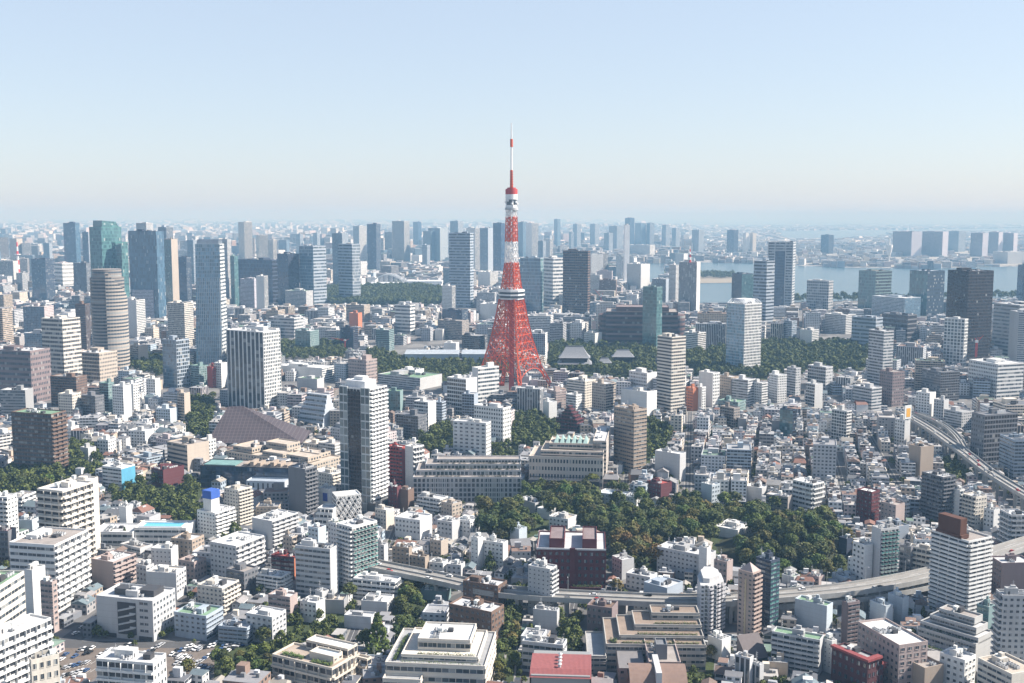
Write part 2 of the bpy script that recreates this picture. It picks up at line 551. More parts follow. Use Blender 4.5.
def block(name, cat, label, px, sty='pp', wall='W', roof='L', group=None, a=None, k=1.2, d=None, f=None, bl=None, br=None,
          near=None, ph=True, cr=None, par=1.0, seed=None, xy=None, ff=3.4, rows=None, step=None):
    """one box-shaped building; px = xl xc xr ytop ybase in the photograph, turned into metres on the ground"""
    xl, xc, xr, yt, yb = px
    X, Y, a, Rl, Ll, h = footprint(xl, xc, xr, yt, yb, a, k, d) if xy is None else xy
    if xy is None:
        if not (3 < Rl < 220 and 3 < Ll < 220):
            print('ODD', label, round(Rl), round(Ll), round(h), round(math.degrees(a)))
            Rl, Ll = min(max(Rl, 6), 160), min(max(Ll, 6), 160)
        claim(X, Y, a, Rl, Ll, xl, xr, yt, yb)
    wall = HEX[wall] if isinstance(wall, str) else wall
    roofc = HEX[roof] if isinstance(roof, str) else roof
    rg = random.Random(seed if seed is not None else label)
    v = rg.uniform(.93, 1.05)
    wall = tuple(c * v for c in wall)
    near = (yb >= 474) if near is None else near
    root = empty(name, (X, Y, 0), a, label, cat, group)
    nf = f or max(1, round(h / ff))
    nbl = bl or max(1, round(Ll / 3.1))
    nbr = br or max(1, round(Rl / 3.1))
    if near and sty[0] in 'pq' or near and sty[1] in 'pq':
        while (nbl * nf if sty[0] in 'pq' else 0) + (nbr * nf if sty[1] in 'pq' else 0) > 100:
            if nbl > nbr and sty[0] in 'pq' or not sty[1] in 'pq':
                nbl -= 1
            else:
                nbr -= 1
    h2 = h - par
    ring = shell(root, Rl, Ll, h2, sty[0], sty[1], nbl, nbr, nf, wall, near, par)
    b = MB()
    b.poly([(ring, ring, h2), (Rl - ring, ring, h2), (Rl - ring, Ll - ring, h2), (ring, Ll - ring, h2)])
    rf = b.build('roof', M_ROOF, root, roofc)
    clutter(root, rf, Rl, Ll, h2, rg, 1 if near else 0, tuple(c * .95 for c in wall), ph)
    if near:
        dress(root, 'L', sty[0], Rl, Ll, h2, nbl, nf, wall)
        dress(root, 'R', sty[1], Rl, Ll, h2, nbr, nf, wall)
    if cr:
        c = MB()
        c.box(.1, Rl - .1, -.12, -.02, .5, h2 - .2, 0, bottom=True)
        c.build('cladding', M_PLAIN, root, HEX[cr])
    REFS.append((label, X, Y, xl, xr, yt, yb))
    return root, Rl, Ll, h
def begin(name, cat, label, px, a=None, k=1.2, d=None, group=None, R=None):
    X, Y, a, Rl, Ll, h = footprint(*px, a, k, d)
    if R:
        Rl = R
    print('special', label[:40], round(Rl), round(Ll), round(h), round(math.degrees(a)))
    claim(X, Y, a, Rl, Ll, px[0], px[2], px[3], px[4])
    REFS.append((label, X, Y, px[0], px[2], px[3], px[4]))
    return empty(name, (X, Y, 0), a, label, cat, group), Rl, Ll, h
def tier(root, x0, x1, y0, y1, z0, z1, sty='pp', wall='L', roof='L', nf=None, near=True, par=.9, clut=0, seed=1, bl=None, br=None):
    wall = HEX[wall] if isinstance(wall, str) else wall
    roof = HEX[roof] if isinstance(roof, str) else roof
    Rl, Ll, h = x1 - x0, y1 - y0, z1 - z0 - par
    nf = nf or max(1, round(h / 3.6))
    nbl, nbr = bl or max(1, round(Ll / 3.6)), br or max(1, round(Rl / 3.6))
    while near and (nbl * nf if sty[0] in 'pq' else 0) + (nbr * nf if sty[1] in 'pq' else 0) > 100:
        nbl, nbr = max(1, nbl - 1), max(1, nbr - 1)
    ring = shell(root, Rl, Ll, h, sty[0], sty[1], nbl, nbr, nf, wall, near, par, (x0, y0, z0))
    b = MB()
    b.poly([(ring, ring, h), (Rl - ring, ring, h), (Rl - ring, Ll - ring, h), (ring, Ll - ring, h)])
    rf = b.build('roof', M_ROOF, root, roof, (x0, y0, z0))
    if clut:
        clutter(root, rf, Rl, Ll, h, random.Random(seed), 1 if near else 0, wall, clut > 1)
    if near:
        dress(root, 'L', sty[0], Rl, Ll, h, nbl, nf, wall, z0 == 0, (x0, y0, z0))
        dress(root, 'R', sty[1], Rl, Ll, h, nbr, nf, wall, z0 == 0, (x0, y0, z0))
    return rf
def parse_rows(txt):
    for ln in txt.strip().splitlines():
        ln = ln.strip()
        if not ln or ln.startswith('#'):
            continue
        nm, cat, px, sty, wr, opts, label = [q.strip() for q in ln.split('|')]
        px = [float(q) for q in px.split()]
        kw = {}
        for o in opts.split():
            kk, vv = o.split('=')
            kw[kk] = vv if kk == 'cr' else float(vv)
        for kk in ('f', 'bl', 'br', 'near', 'ph'):
            if kk in kw:
                kw[kk] = int(kw[kk])
        block(nm, cat, label, px, sty, wr[0], wr[1], **kw)
# ------------------------------------------------------------------ leaves
def leaf_material():
    m, t, p = new_mat('leaf')
    g = nd(t, 'ShaderNodeNewGeometry')
    oc = nd(t, 'ShaderNodeObjectInfo')
    k = mth(t, 'MULTIPLY_ADD', g.outputs['Random Per Island'], 0.9, 0.55)
    c = scol(t, oc.outputs['Color'], k)
    no = nd(t, 'ShaderNodeTexNoise')
    no.inputs['Scale'].default_value = .09
    t.links.new(g.outputs['Position'], no.inputs['Vector'])
    c = mix(t, mth(t, 'MULTIPLY', mth(t, 'GREATER_THAN', no.outputs[0], .54), .5), c, scol(t, (.078, .105, .028), k))
    c = mix(t, mth(t, 'MULTIPLY', g.outputs['Random Per Island'], 0.25), c, (.12, .125, .035))
    t.links.new(c, p.inputs['Base Color'])
    p.inputs['Roughness'].default_value = .75
    p.inputs['Specular IOR Level'].default_value = .25
    return m
M_LEAF = leaf_material()
def sheet_roof():
    m, t, p = new_mat('panelled_sheet_roof')
    uv = nd(t, 'ShaderNodeUVMap')
    sx = nd(t, 'ShaderNodeSeparateXYZ')
    t.links.new(uv.outputs[0], sx.inputs[0])
    fu, fv = mth(t, 'FRACT', sx.outputs[0]), mth(t, 'FRACT', sx.outputs[1])
    ln = mth(t, 'MAXIMUM', mth(t, 'LESS_THAN', fu, .16), mth(t, 'LESS_THAN', fv, .12))
    c = weather(t, own_colour(t, 'obj'), .05, .3)
    t.links.new(mix(t, mth(t, 'MULTIPLY', ln, .55), c, (.16, .14, .14)), p.inputs['Base Color'])
    p.inputs['Roughness'].default_value = .6
    return m
M_SHEET = sheet_roof()
M_BARK = lin_mat('bark', (.09, .065, .045), rough=.95)
TABLE = '''
office_tower|tower|63 75 79.5 223 283|gg|NS||slim blue-grey office tower with notched top, at far left beyond the green tower
office_tower|tower|82 88 91 232 282|rr|SL||plain grey-blue slab half hidden behind the green glass tower
office_tower|tower|163 171 177.5 239 310|tx|YL|k=1.3|tall narrow tower with teal glass side and sunlit beige side
office_tower|tower|158 166 173 227 300|gv|SL||pale tower with rooftop equipment rising behind the blue glass slab
office_tower|tower|136 146 153 223 290|rr|LL||pale stepped tower peeping over the top of the blue glass slab
office_tower|tower|128 156 163.5 231 318|gg|NS|k=2.2 f=24|broad blue glass slab tower with plain band along its top
apartment_tower|tower|41 62 80 319 392|bb|IG|f=17 k=1.2|beige balcony apartment tower beside the round brown tower
office_building|office building|-8 30 50 351 404|rp|AL|k=1.6 f=10|brown office building with sunlit grid of windows above the dark green-roofed block
office_building|office building|31 45 54 259 303|gr|ND|k=1.4|dark office block beside the white building with red top storey
office_building|office building|54 62 73 263 287|rp|WR|f=6|white building with a red roof storey
office_building|office building|73 86 92 263 293|kr|DD||dark squat block between red-topped building and round brown tower
office_building|office building|16 22 29 273 292|rr|LG||low pale grey office block carrying the striped mast
office_tower|tower|75 85 90 304 350|rv|BB||narrow dark brown tower close by the round brown tower
office_building|office building|124 136 145 300 338|xr|WL||white narrow office block with blank bright side, near the round brown tower
office_building|office building|132 153 161 290 318|rx|VG||grey block with sunlit blank end below the blue glass slab
office_building|office building|167 184 193 303 347|fr|IL|k=1.7|ivory office block with gridded front beside the tapering glass tower
apartment_block|apartment block|162 176 189 340 388|go|SL|f=13|blue-grey banded apartment block with glassy balconies below the tapering glass tower
apartment_block|apartment block|76 99 117 353 384|kp|YL|f=8|mid-rise with dark front and beige sunlit side under the round brown tower
office_building|office building|130 138 148 346 366|kx|YL||small block with dark glass front and blank beige end
office_tower|tower|226 263 280 332 412|vf|WL|k=2 f=22 bl=9|white tower with dark vertical window strips and bright white corner
office_building|office building|236 272 287 260 303|nk|NN|k=2 f=11|wide dark navy office slab behind the white striped tower
office_tower|tower|238 244 252 222 263|rv|IL||pale far tower with one sunlit beige side, standing alone left of the navy slab
office_building|office building|230 234 238 256 306|tt|EL||thin teal glass building squeezed beside the tapering glass tower
office_building|office building|240 254 262 279 308|rp|VL||lavender grey block below the navy slab
office_tower|tower|256 259 268 235 262|rv|IL||small far tower with pale sunlit front above the navy slab
office_tower|tower|277 288 299 254 305|nk|NN||dark navy tower with two equal faces next to the banded pair of towers
office_tower|tower|299 313 326 246 305|gr|SL|f=18|two-tone tower with blue-grey glass side and beige side
office_tower|tower|338 352 360 244 303|rf|SL|k=1.6 f=19|grey glass tower with sunlit gridded side standing over the garden wood
office_tower|tower|332 342 348 233 290|gr|SL||hazy blue-grey tower just behind the grey glass tower over the garden
office_tower|tower|353 359 366.5 226 262|gr|WL||far tower with bright white face left of the dark blue slim tower
office_tower|tower|367 376 380.5 224 271|nr|NS||dark blue slim tower behind the white arched roof
office_tower|tower|392 404 409.5 221 262|vv|WL||tall pale vertically striped tower on the skyline
office_tower|tower|413 418 421.5 222 246|nn|NS||small dark blue tower on the skyline beside the pale striped one
office_tower|tower|423 431 437 231 262|gg|SL||hazy glass tower beyond the arched roof, lowest of its group
office_tower|tower|428 440 448 228 262|gr|UL||pale blue glass tower with bright side on the skyline
office_tower|tower|450 458 463 221 258|gr|SL||far tower peeking over the big grey banded tower
office_tower|tower|449 470 473.5 233 308|rr|SG|k=2.5 f=26 bl=14|big grey-blue banded tower with square crown left of the lattice tower
office_tower|tower|466 475 481 228 270|xv|WL|k=1.2|white slab tower with blank shaded front beside the big banded tower
office_tower|tower|480 488 493 228 271|gx|SL||grey tower with bright narrow edge left of the lattice tower
office_tower|tower|493 501 505 223 272|nn|NS||dark blue tower touching the lattice tower from the left
office_building|office building|478 490 498 272 288|xr|WW||white low block below the far towers left of the lattice tower
office_tower|tower|518 523 527 222 258|gg|SL||dim blue tower showing just past the lattice tower
office_tower|tower|526 532 538.5 223 259|xv|WL||pale far tower split into light and shaded halves
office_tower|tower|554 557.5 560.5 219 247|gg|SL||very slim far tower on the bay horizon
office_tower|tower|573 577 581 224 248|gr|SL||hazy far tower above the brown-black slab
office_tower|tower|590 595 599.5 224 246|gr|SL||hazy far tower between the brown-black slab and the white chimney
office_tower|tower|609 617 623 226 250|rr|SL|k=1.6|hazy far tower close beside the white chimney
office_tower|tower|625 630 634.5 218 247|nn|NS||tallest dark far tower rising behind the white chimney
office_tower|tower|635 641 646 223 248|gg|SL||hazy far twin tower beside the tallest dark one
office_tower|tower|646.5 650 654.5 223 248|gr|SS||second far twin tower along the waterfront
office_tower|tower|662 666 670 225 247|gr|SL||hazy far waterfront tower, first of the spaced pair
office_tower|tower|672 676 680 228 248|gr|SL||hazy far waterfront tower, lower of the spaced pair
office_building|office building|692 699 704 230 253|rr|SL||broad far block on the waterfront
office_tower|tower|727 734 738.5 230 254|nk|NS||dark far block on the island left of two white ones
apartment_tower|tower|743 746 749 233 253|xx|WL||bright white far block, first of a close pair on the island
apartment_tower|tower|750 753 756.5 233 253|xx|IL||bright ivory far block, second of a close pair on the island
office_tower|tower|520 540.5 543.5 258 313|gt|UL|k=3 f=16|teal-blue glass tower right behind the lattice tower
office_building|office building|544 553 564 258 306|rr|WL|f=13|white banded office block beside the brown-black slab
office_tower|tower|563 588 590.5 251 314|kk|BD|k=3 f=24 bl=12|broad brown-black slab tower standing alone
office_building|office building|627 641 650 264 291|rx|WL|k=1.6|white banded office building near the foot of the white chimney
office_building|office building|652 666 671.5 279 302|kx|SL||grey block with sunlit end in front of the canal
apartment_tower|tower|669 676 680 265 303|rr|WL||pale slim tower next to the striped-mast tower
office_tower|tower|679 697 700.5 262 312|vx|WL|k=2.5 f=17|pale grey tower with a striped mast on its roof
office_building|office building|732 742 755 274 304|kt|ZD||dark teal glass block at the water edge
apartment_tower|tower|754 767 775 261 322|bs|SL|f=18|tall grey-blue balcony tower beside the central-strip tower
office_building|office building|641 652 662 292 310|rp|LL||pale block behind the slim teal glass tower
office_building|office building|584 595 602 333 349|px|WL|k=1.2|white block in front of the brown-black slab
office_building|office building|624 636 642 325 348|tt|EL||pale teal block at the front of the long brown building
office_tower|tower|643 657 662.5 287 353|tt|EL|k=2 f=20|slim teal glass tower rising through the long brown building
office_tower|tower|727 745 762 304 375|cf|WW|k=1 f=24|light blue glass tower with white gridded side and open crown
apartment_tower|tower|657.5 672 686 337 415|sb|IL|k=1.1 f=23|tan balcony tower with shaded grey side, by the wooded temple
office_building|office building|684 698 706 333 352|rk|WL||white block with dark lower storeys near the temple wood
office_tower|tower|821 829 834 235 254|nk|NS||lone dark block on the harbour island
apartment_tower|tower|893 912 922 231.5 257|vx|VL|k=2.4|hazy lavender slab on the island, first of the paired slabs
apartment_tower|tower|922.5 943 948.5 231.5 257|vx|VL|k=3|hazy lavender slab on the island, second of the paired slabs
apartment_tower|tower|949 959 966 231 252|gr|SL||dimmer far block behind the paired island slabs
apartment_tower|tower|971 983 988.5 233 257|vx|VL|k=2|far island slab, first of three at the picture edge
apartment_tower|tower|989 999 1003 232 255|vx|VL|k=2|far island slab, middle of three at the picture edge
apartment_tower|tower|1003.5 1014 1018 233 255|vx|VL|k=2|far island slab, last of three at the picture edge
warehouse|warehouse|993 1008 1026 252 264|px|WW||bright white warehouse block on the island shore
office_building|office building|807 829 833.5 281 310|ff|LL|k=2.5 f=10 bl=12|light grey gridded office block with a tall thin end wall
office_tower|tower|859 876 892 271 309|tk|EB|k=1 f=12|glass block half teal and half brown by the water
office_tower|tower|910 928 945 271 316|tr|ZS|k=1 f=13|glass block half dark teal and half grey by the water
office_tower|tower|948 969 994 271 361|kk|KD|k=.9 f=28|huge brown-black tower with a sharp corner edge
apartment_tower|tower|944.5 965 968.5 319 366|ff|WL|k=3 f=14 bl=6|white gridded apartment tower in front of the huge brown-black tower
apartment_tower|tower|869 884 894 331 390|br|LL|k=1.5 f=19|pale apartment tower with two grooved white fronts, right of the temple wood
office_building|office building|994 1020 1040 305 358|rr|LL|k=1.2 f=14|pale banded office block behind the crane, at the picture edge
office_building|office building|1010 1019 1040 312 366|xr|LL||plain pale slab cut by the picture edge
office_building|office building|882 908 917 315 342|kk|DD|k=2 f=6|dark flat glass block above the pale apartment tower
office_building|office building|825 846 856 315 334|fr|WL|k=1.6|white gridded low office block
office_building|office building|852 876 883 318 352|rr|SL|k=2 f=9|grey-blue banded office block
office_building|office building|872 905 921 298 318|rg|UL|k=1.6|pale blue low block below the water
office_tower|tower|1018 1024 1034 265 304|nk|ND||dark tower edge at the waterline, cut by the picture edge
office_building|office building|800 812 819 330 346|xr|WL||small white block left of the gridded low office
hospital|hospital|969 998 1024 364 399|pr|WW|k=1.2 f=9|large white hospital-like block with a long window grid, near the huge brown-black tower
apartment_tower|tower|784 792 797 321 345|rr|SL||little grey block under the central-strip tower
apartment_block|apartment block|11 51 66 414 478|kb|BH|k=2.2 f=16|dark brown apartment block with a green roof
office_building|office building|0 25 33 390 420|rx|GW|k=1.6|low grey building with a pale roof, at the picture edge above the green-roofed block
office_building|office building|50 76 87 377 407|kp|BF|k=1.8|dark brown low block under the beige apartment tower
apartment_block|apartment block|81 95 104 396 417|kp|DD|k=1.6|small charcoal block beside white houses
apartment_block|apartment block|58 72 81 394 417|pp|IL||ivory block with stepped top, in front of the dark brown low block
apartment_block|apartment block|99 108 114 383 413|kp|EH||dark green-glass block with pale roof
apartment_block|apartment block|112 123 131 386 420|px|WL||white narrow block, first of three in the hillside cluster
apartment_block|apartment block|125 133 139 384 414|xp|WL||white narrow block, second of three in the hillside cluster
apartment_block|apartment block|146 155 160 379 398|px|WW||white cube-like block at the top of the hillside cluster
apartment_block|apartment block|156 170 178 409 424|px|UL||pale blue low block in the hillside cluster
apartment_block|apartment block|177 184 190 393 422|kx|YL||narrow beige slab with blank sunlit side
apartment_block|apartment block|190 199 208 366 387|rp|EH||pale green block right of the banded apartment block
house|house|207 212 217 367 388|xp|RR||small red block between pale green and white blocks
apartment_block|apartment block|214 221 227 363 388|px|WL||white block beside the small red block
house|house|97 108 116 440 455|pp|WL||white two-storey house beside the yellowing trees
house|house|128 145 154 431 447|px|WL||white low hall among hillside houses
apartment_block|apartment block|167 187 209 445 472|sx|YF|k=1.2 f=6|apartment block with striped balcony front and blank beige end
school|school|102 121 135 468 491|rx|WL|k=1.3 f=6 cr=C|white school block with a bright blue end wall
house|house|151 163 184 470 488|px|MM|k=.7|dark red building with low wings beside the school
apartment_tower|apartment block|37 62.5 93 491 590|sb|IL|k=.75 f=15|tall ivory apartment block with long sunlit balcony side
apartment_block|apartment block|64 88 98 481 560|px|IL|k=1.3 f=13|ivory rear wing behind the tall ivory apartment block
apartment_block|apartment block|9 54.5 88 545 613|rb|WF|k=.9 f=10|white balcony block with brown roof terrace in front of the ivory block
apartment_block|apartment block|-8 7 17 497 542|sp|WW||white narrow apartment block cut by the picture edge
house|house|-8 8 16 531 562|kx|DR||dark building with red roof edge at the picture edge
house|house|17 32 39 520 533|xx|UD||small blue-roofed building behind the white balcony block
apartment_block|apartment block|7 22 36 497 514|bb|WF|k=.7|low white apartment row with dark roof by the wood
school|school|119 126 132 507 534|xx|WW||white stair tower of the school with the swimming pool
apartment_block|apartment block|171 192 204 540 567|pp|TL|k=1.2|tan block with white sunlit side near the swimming pool
apartment_block|apartment block|151 171 178 549 573|qx|WW|k=1.5|small white block with an added taller corner
apartment_block|apartment block|91 113 136 562 590|xb|PL|k=.9 f=6|pinkish block with blank white front and open balconies
office_building|office building|-30 -4 24 588 700|rr|IH|k=.5 f=13|tall pale green-white office with ribbon windows, cut by the picture edge
office_building|office building|24 32 45 570 627|xx|WW|k=.6|blank white slab with a thin dark line
apartment_block|apartment block|40 52 57 582 633|rp|PG|k=2|pinkish narrow block beside the blank white slab
apartment_block|apartment block|-30 -9 51 642 720|bb|WL|k=.4 f=9|white balcony block in the bottom corner, cut by the picture edge
apartment_block|apartment block|29 31 59 660 720|pp|IL|k=.3 f=5|ivory lower wing joined below the corner balcony block
office_building|office building|96 152.5 175 601 642|xp|LL|k=1.6 f=6|large pale office block with recessed stair front, facing the car park
apartment_block|apartment block|96 153 166 663 712|bp|WL|k=2.4 f=5 bl=9|white terraced block below the car park
office_building|office building|174 206 223 616 641|pr|SH|k=1.3 f=5 bl=6 br=7|grey-green block with bright green roof beside the car park
apartment_block|apartment block|197 222 239 588 616|pb|IL|k=1.1 f=6|ivory block behind the green-roofed block by the car park
apartment_block|apartment block|210 236 264 546 587|pb|LW|k=.8 f=8|pale lavender apartment block with ribbed sunlit balconies
office_building|office building|246 272 286 617 645|pp|LW|k=1.3 f=5 bl=5|white corner block with sunlit windowed side above the hedge
office_building|office building|218 247 254 628 646|rr|SL|k=2 f=4|low grey wing joined to the white corner block
apartment_block|apartment block|268 290 297.5 597 624|rx|PL|k=1.8 f=5|salmon pink block with brown roofline
house|house|300 316 325 603 624|px|WL||small white house group above the garden trees
house|house|315 322 329 592 612|xx|LY||narrow pale house with tan roof
apartment_block|apartment block|257 281 291 577 596|bs|WL|k=1.6 f=5|white terraced house block with planters
apartment_block|apartment block|271 294 301 557 580|kx|MR|k=1.8 f=5 cr=O|orange-red block with dark front and bright sunlit end
apartment_block|apartment block|295 330 338 549 598|rx|LL|k=2.4 f=9|pale grey apartment block with white edge wall, left of the white tower block
apartment_tower|apartment block|337 352 377 527 593|so|WL|k=.7 f=15|white apartment tower with green glass balconies
apartment_tower|apartment block|328 336 345 523 575|pb|WH|k=1 f=12|white rear wing of the green-balcony tower
apartment_block|apartment block|372 384 388 545 572|px|LL|k=1.8 f=7|pale grey mid-rise beside the tan brick pair
apartment_block|apartment block|392 409 412 548 577|px|TF|k=2.5 f=7|tan brick block, taller of a close pair
apartment_block|apartment block|408 425 429 557 579|px|TF|k=2.5 f=5|tan brick block, lower of a close pair
house|house|429 443 448 563 579|px|WL||white twin house, first beside the tan brick pair
house|house|447 461 465 565 580|px|LL||pale twin house, second beside the tan brick pair
apartment_block|apartment block|480 503 508 543 573|px|WW|k=2.5 f=7|white block with slim attached tower above the highway
apartment_block|apartment block|471 478 483 538 572|qx|WW|k=1.2 f=8|slim white stair tower joined to the white block above the highway
apartment_block|apartment block|449 491.5 504 612 643|pp|BL|k=2 f=5 bl=8|brown brick block with salmon sunlit end and roof garden
apartment_block|apartment block|463 498 507 586 616|pp|BL|k=2 f=6|rear brown brick block with cluttered white roof
house|house|407 433 438 675 700|xx|WW||white roof pavilion at the bottom edge in front of the tiered building
apartment_block|apartment block|353 395 402 582 601|bs|WL|k=2.4 f=4|low white apartment row above the garden
house|house|361 387 394 602 615|xp|LW||small white stepped house below the low white apartment row
house|house|324 344 348 600 614|xx|GY||flat grey house with tan roof
apartment_block|apartment block|528 550 557 569 618|qb|LW|k=1.7 f=11|pale grey apartment tower before the maroon brick block
apartment_block|apartment block|533 557 559.5 611 634|xx|LW|k=2.5|windowless grey block with white roof
office_building|office building|522 563 567 645 676|rp|LW|k=2.5 f=4|low pale block with vents on a white roof behind the red-roofed hall
apartment_block|apartment block|587 612 618 608 634|px|AB||dark brown house block beside the highway
house|house|626 650 657 577 593|px|WL|k=1.6|white house group below the autumn trees
apartment_block|apartment block|644 667 683 588 612|xx|SL|k=1|pale blue-grey block with sloping terraces in front of the highway
apartment_block|apartment block|657 706 716 556 584|px|LL|k=2.5 f=6|large pale mansion block at the wood edge
apartment_block|apartment block|699 707 711 548 586|xx|WW||white chimney-like stair tower of the pale mansion
apartment_block|apartment block|714 727 733 562 590|px|PL||pinkish rear wing beside the pale mansion
house|house|708 722 731 640 662|xx|WL||white low house under the round-fronted tower
house|house|735 750 754 658 690|vx|LY|k=1.8|narrow grey house at the bottom near the green-roofed apartments
house|house|751 760 764 665 690|vx|LY|k=1.6|little cream-roofed house at the bottom near the green-roofed apartments
apartment_tower|tower|756 771 780 561 632|kt|NS|k=1.3 f=16|dark teal tower with pale glass balconies
apartment_block|apartment block|795 827 833 606 634|xx|UH|k=2.5 f=6|pale blue windowless-looking block with green roof
apartment_block|apartment block|772 820 824 640 676|bx|LH|k=3 f=7|green-roofed apartment block with long balconies
apartment_block|apartment block|820 832 837 641 674|qx|WH|k=2 f=7|white stair end of the green-roofed apartment block
apartment_block|apartment block|842 848 860 603 648|xk|AF|k=.6 f=11|narrow brown slab beside the highway
apartment_block|apartment block|858 899.5 928 645 696|pp|PW|k=2 f=7 bl=12 br=4 ph=0|long pinkish grey block with a white roof
house|house|940 965 976 660 700|pp|WL||small white house with green terrace
apartment_block|apartment block|953 966 974 655 676|qx|WL||white windowed tower house above the green terrace
house|house|903 925 944 668 700|xx|TF||tan flat-roofed building at the bottom beside the long pinkish block
house|house|978 1012 1040 674 720|rx|IY||tan low building in the bottom corner
apartment_tower|tower|932 969 992 541 626|sb|WF|k=1.3 f=20 bl=8|big white balcony tower with brown box on its roof
apartment_block|apartment block|990 1002 1034 563 600|px|AL|k=.7|brown block with sunlit patches beside the big balcony tower
apartment_block|apartment block|996 1003 1040 595 690|bp|LL|k=.5 f=16|pale grey apartment block with paired windows, cut by the picture edge
house|house|977 989 995 607 638|tx|EL||pale green glass block beside the big balcony tower
apartment_tower|apartment block|872 881 899 529 588|xo|LL|k=.6 f=15|pale tower with a strip of green glass balconies
apartment_block|apartment block|900 911 915 547 584|kx|DL|k=1.6|narrow dark glass block beside the green-glass strip tower
apartment_block|apartment block|908 936 940 551 588|bs|IL|k=3 f=7|long ivory block with banded balconies behind the big balcony tower
apartment_block|apartment block|853 865 873 545 587|px|WL|k=1.6|white block with dark flank left of the green-glass strip tower
apartment_tower|apartment block|922 943 956 477 525|bb|DL|k=1.5 f=12|charcoal apartment tower with pale columns
apartment_block|apartment block|951 960 965 490 525|xb|WL|k=1.4 f=9|white block with blank front, beside the charcoal tower
apartment_block|apartment block|963 976 987 497 530|bp|IL|k=1 f=8|ivory balcony block behind the brown roof box
apartment_block|apartment block|984 994 1000 510 533|px|WL||white block near the pyramid-topped roof
apartment_block|apartment block|909 921 934 447 480|xx|TF|k=.9 f=9|tan and brown paired slab block by the elevated road
office_building|office building|972 985 1018 415 467|pk|DD|k=.45 f=11|dark office block with a broad shaded face, beyond the elevated road
office_building|office building|895 905 910.5 420 447|px|WL|k=1.6|white block carrying a billboard
apartment_block|apartment block|853 872 882 388 414|rr|LL|k=1.6 f=8|pale grey block below the pale apartment tower
apartment_block|apartment block|880 893 905 372 407|pp|AF|k=1 f=11|brown brick block below the dark glass block
apartment_block|apartment block|832 847 852 411 441|ob|WL|k=2.4 f=9|white block with greenish balconies in the low-rise quarter
apartment_block|apartment block|780 793 797 410 441|tk|ZD|k=2 f=9|dark teal block in the low-rise quarter
apartment_block|apartment block|806 815 823 384 410|kx|WL|f=8|white block with dark central strip
apartment_block|apartment block|808 826 833 367 394|kp|LL|k=2 f=8|pale block with dark window strip behind the dark-strip one
apartment_block|apartment block|787 796 801 368 397|rp|LL|k=1.6|pale tower block at the temple wood corner
apartment_block|apartment block|769 778 787 375 403|pp|WL||white block with sloping top under the temple wood
apartment_block|apartment block|934 944 949 400 427|px|LL||pale block beside the curve of the elevated road
office_building|office building|944 962 974 412 432|rp|LG||grey block behind the curve of the elevated road
apartment_block|apartment block|916 930 936 393 425|px|WL||white block just behind the billboard block
apartment_block|apartment block|922 941 960 372 402|rk|DD||dark block below the white hospital-like block
apartment_block|apartment block|793 813 824 484 513|bb|WW|k=1.4 f=6|white stepped apartment block at the edge of the wood
apartment_block|apartment block|614 634 647 410 474|rr|TF|k=1.6 f=17|tan tower with a dark groove between two slabs
office_building|office building|621 647 657 392 418|xx|WL|k=2|bright white windowless hall beside the tan balcony tower
office_building|office building|629 647 657 373 398|px|WL|k=1.8 f=7|white gridded block behind the windowless hall
apartment_block|apartment block|567 585 596 381 408|rp|IL||ivory block, first of the stepped group below the temple
apartment_block|apartment block|592 606 616 384 412|pb|YL||beige block, second of the stepped group below the temple
apartment_block|apartment block|566 576 582 395 414|bp|WL||white balcony block beside the maroon pyramid building
office_building|office building|517 540 543.5 389 417|vv|LL|k=2.5|pale ribbed block directly below the lattice tower
apartment_block|apartment block|547 556 566 391 412|pp|PW||pinkish white block at the foot of the lattice tower
apartment_block|apartment block|543 549 557 402 420|xx|WL||small white block between ribbed block and maroon pyramid building
apartment_block|apartment block|686 693 699 388 411|px|OL||orange block beside the tan balcony tower
apartment_block|apartment block|697 702 706 387 411|xp|WL||white block leaning against the orange block
apartment_block|apartment block|699 713 720 373 407|xp|WL|k=1.8 f=10|white tall block below the light blue glass tower
apartment_block|apartment block|720 731 739 377 405|px|TL||tan block below the light blue glass tower
apartment_block|apartment block|732 748 756 380 407|rr|LL||grey balcony block below the light blue glass tower
apartment_block|apartment block|753 762 768 383 407|pb|WL||white balcony block below the light blue glass tower
apartment_block|apartment block|720 734 740 408 431|kp|FF|k=2|dark brown block with arcaded roofline
office_building|office building|718 738 746 402 416|rp|EH||low green-roofed block behind the dark brown block
house|house|655 680 686 454 482|xx|LW|k=2.4|pale flat-roofed house block beside the straight street
house|house|647 661 672 484 502|px|MR||dark red house with a green roof patch
apartment_block|apartment block|388 402 407 447 490|bx|RL|k=1.8 f=12|red balcony apartment block beside the central tower
apartment_block|apartment block|405 413 424 447 492|xb|WL|k=.8 f=9|pinkish white stepped block joined to the red block
apartment_block|apartment block|388 397 401 487 512|px|MF||dark red annex at the foot of the red block
apartment_block|apartment block|397 408 414 490 512|xx|BW||brown brick house with white roof terrace
apartment_block|apartment block|417 440 448 499 515|bs|WL|k=2|pale low block with long balconies above the houses
apartment_block|apartment block|441 452 462 504 520|pp|YL||tan low block next to the long-balconied low block
apartment_block|apartment block|453 486 491 423 462|pp|WL|k=3 f=10 near=1|white hotel-like block with regular small windows
apartment_block|apartment block|474 503 511 408 450|pp|WL|k=2.4 f=10|white wing behind the hotel-like block
office_building|office building|447 466 477 379 416|kx|WL|k=1.4 f=9|white office with dark glass front
office_building|office building|472 478 499 368 405|xr|WL|k=.4 f=9|long white sunlit office wing
apartment_block|apartment block|462 474 478 394 420|kx|SL||grey glass stub beside the white office with dark front
apartment_block|apartment block|396 418 427 416 440|kp|DD|k=1.6|dark terraced block below the green-roofed school
